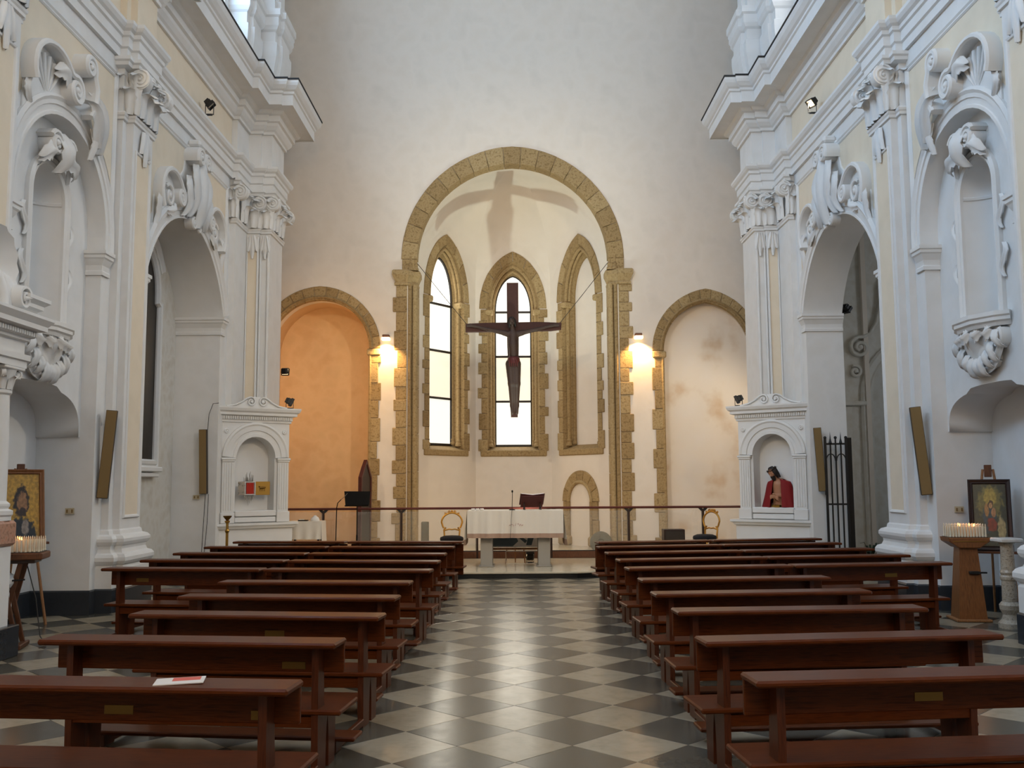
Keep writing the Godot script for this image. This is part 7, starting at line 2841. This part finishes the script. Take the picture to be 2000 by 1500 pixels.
func build_right_chapel(wall: Node3D):
	var c := node(wall, "side_chapel")
	var mb := MB.new()
	# room behind the right arch: far wall, near wall, outer wall and ceiling
	mb.quad(Vector3(6.47, 0, -14.2), Vector3(10.9, 0, -14.2), Vector3(10.9, 8.2, -14.2), Vector3(6.47, 8.2, -14.2))
	mb.quad(Vector3(10.9, 0, -14.0), Vector3(10.9, 0, -21.2), Vector3(10.9, 8.2, -21.2), Vector3(10.9, 8.2, -14.0))
	mb.quad(Vector3(6.3, 8.2, -14.0), Vector3(10.9, 8.2, -14.0), Vector3(10.9, 8.2, -21.2), Vector3(6.3, 8.2, -21.2))
	mb.quad(Vector3(6.47, 0, -18.57), Vector3(6.47, 0, -21.0), Vector3(6.47, 8.2, -21.0), Vector3(6.47, 8.2, -18.57))
	mb.quad(Vector3(6.47, 0, -14.0), Vector3(6.47, 0, -14.63), Vector3(6.47, 8.2, -14.63), Vector3(6.47, 8.2, -14.0))
	mb.quad(Vector3(6.47, 6.4, -14.0), Vector3(6.47, 6.4, -19.0), Vector3(6.47, 8.2, -19.0), Vector3(6.47, 8.2, -14.0))
	part(c, "chapel_walls", mb, M.plaster_grey)
	# far wall with a round-headed altar niche
	var f := frame_of(Vector3(0, 0, -20.9), Vector3.RIGHT, Vector3.UP, Vector3.BACK)
	var top := round_top(9.0, 1.15, 3.55, 1.15, 20)
	var h := hole(top, 0.0)
	mb = MB.new(f)
	mb.face(6.4, 10.9, 0, 8.2, 0, [h])
	mb.reveal(h, 0, -0.28)
	mb.face(7.8, 10.2, 0, 4.8, -0.28)
	part(c, "altar_wall", mb, M.plaster_grey)
	mb = MB.new(f)
	mb.sweep(arch_path(top, 0.0), [Vector2(0.25, 0), Vector2(0.25, 0.05), Vector2(0.2, 0.08), Vector2(0.08, 0.05), Vector2(0.05, 0.07), Vector2(0, 0.07), Vector2(0, 0)], false, true)
	part(c, "arch_moulding", mb, M.plaster_grey)
	mb = MB.new(f)
	mb.box(Vector3(7.25, 3.42, 0.05), Vector3(0.95, 0.10, 0.12), 0.02)
	mb.box(Vector3(7.2, 1.7, 0.03), Vector3(0.4, 3.3, 0.06), 0.01)
	part(c, "pilaster_strip", mb, M.plaster_grey)
	mb = MB.new(f)
	mb.scroll(Vector2(7.62, 4.65), 0.24, 0.05, 1.5, 1.3, 1.0, 0.07, 0, 0.12, [Vector2(8.3, 6.3), Vector2(8.12, 6.0), Vector2(8.1, 5.6), Vector2(8.0, 5.2), Vector2(7.85, 4.95)])
	mb.scroll(Vector2(7.5, 4.12), 0.14, 0.03, 1.4, 2.0, -1.0, 0.06, 0, 0.10)
	part(c, "scroll_relief", mb, M.plaster_grey)
	# unseen window, added to brighten the dark chapel
	var w := thing("window", "unseen window added to brighten the right side chapel", "window", Vector3.ZERO, 0.0, "", "structure")
	mb = MB.new()
	mb.box(Vector3(10.88, 4.6, -17.2), Vector3(0.02, 2.6, 1.8))
	part(w, "pane", mb, M.sky_pane)
	mb = MB.new()
	mb.box(Vector3(10.86, 4.6, -17.2), Vector3(0.04, 2.6, 0.05))
	mb.box(Vector3(10.86, 4.6, -17.2), Vector3(0.04, 0.05, 1.8))
	part(w, "glazing_bars", mb, M.iron)
	var l := AreaLight3D.new()
	l.name = "unseen_warm_light"
	l.area_size = Vector2(1.7, 2.5)
	l.light_color = Color(0.95, 0.96, 1.0)
	l.light_energy = 1.6
	l.shadow_enabled = true
	l.position = Vector3(10.82, 4.6, -17.2)
	l.rotation.y = PI / 2
	w.add_child(l)


func _ready():
	rng.seed = 20240517
	var cam := Camera3D.new()
	cam.name = "camera"
	cam.position = Vector3(0, 1.75, 0)
	cam.rotation = Vector3(0.1024, 0.0014, -0.006)
	cam.fov = 43.76
	cam.near = 0.05
	cam.far = 200.0
	add_child(cam)
	cam.current = true
	var env := Environment.new()
	env.tonemap_mode = Environment.TONE_MAPPER_LINEAR
	env.tonemap_exposure = 1.0
	env.background_mode = Environment.BG_SKY
	var sky := Sky.new()
	var sm := ProceduralSkyMaterial.new()
	sm.sky_top_color = Color(0.72, 0.80, 0.90)
	sm.sky_horizon_color = Color(0.86, 0.90, 0.95)
	sm.ground_bottom_color = Color(0.45, 0.44, 0.42)
	sm.ground_horizon_color = Color(0.80, 0.82, 0.84)
	sky.sky_material = sm
	env.sky = sky
	env.sdfgi_enabled = true
	env.ssao_enabled = true
	env.ssil_enabled = true
	var we := WorldEnvironment.new()
	we.name = "environment"
	we.environment = env
	add_child(we)
	make_materials()
	# clerestory light, mostly from out of view, and an unseen warm window behind the viewer
	build_clerestory_light(-1.0, 26.0)
	build_clerestory_light(1.0, 4.5)
	build_unseen_entrance_light(42.0)
	# structure
	build_shell()
	build_floor()
	build_side(-1.0)
	var wr = build_side(1.0)
	build_right_chapel(wr)
	build_east()
	print("structure ", Time.get_ticks_msec())
	# objects
	build_shrines()
	build_pews()
	build_altar()
	build_chair(Vector3(-1.29, DAIS, -19.95), 0.05, "gilded chair with open oval back and navy seat, left of the altar")
	build_chair(Vector3(3.92, DAIS, -19.9), -0.9, "gilded chair with open oval back and navy seat, before the right chapel")
	build_rail()
	build_stands()
	build_lamps()
	build_crucifix()
	build_bust()
	build_nave_things()
	print("done ", Time.get_ticks_msec())


func build_unseen_entrance_light(energy: float):  # out of view, placed to light the end wall and frontal faces warmly
	var w := thing("window", "unseen warm window behind the viewer, placed to light the end wall", "window", Vector3.ZERO, 0.0, "", "structure")
	var f := frame_of(Vector3(0, 0, 5.99), Vector3(-1, 0, 0), Vector3.UP, Vector3(0, 0, -1))
	var top := round_top(0, 1.9, 10.6, 1.6, 18)
	var poly := top.duplicate()
	poly.reverse()
	poly.append(Vector2(-1.9, 7.0))
	poly.append(Vector2(1.9, 7.0))
	var mb := MB.new(f)
	mb.prism(poly, 0.0, 0.02)
	part(w, "pane", mb, M.unseen_entrance_pane)
	mb = MB.new(f)
	mb.sweep(arch_path(top, 7.0), [Vector2(0.2, 0), Vector2(0.2, 0.12), Vector2(-0.05, 0.12), Vector2(-0.05, 0)], false, true)
	part(w, "window_frame", mb, M.plaster_white)
	var l := AreaLight3D.new()
	l.name = "unseen_warm_light"
	l.area_size = Vector2(3.6, 4.6)
	l.light_color = Color(1.0, 0.85, 0.64)  # warm tint from behind the viewer, not daylight
	l.light_energy = energy
	l.shadow_enabled = true
	l.position = Vector3(0, 9.3, 5.9)
	w.add_child(l)
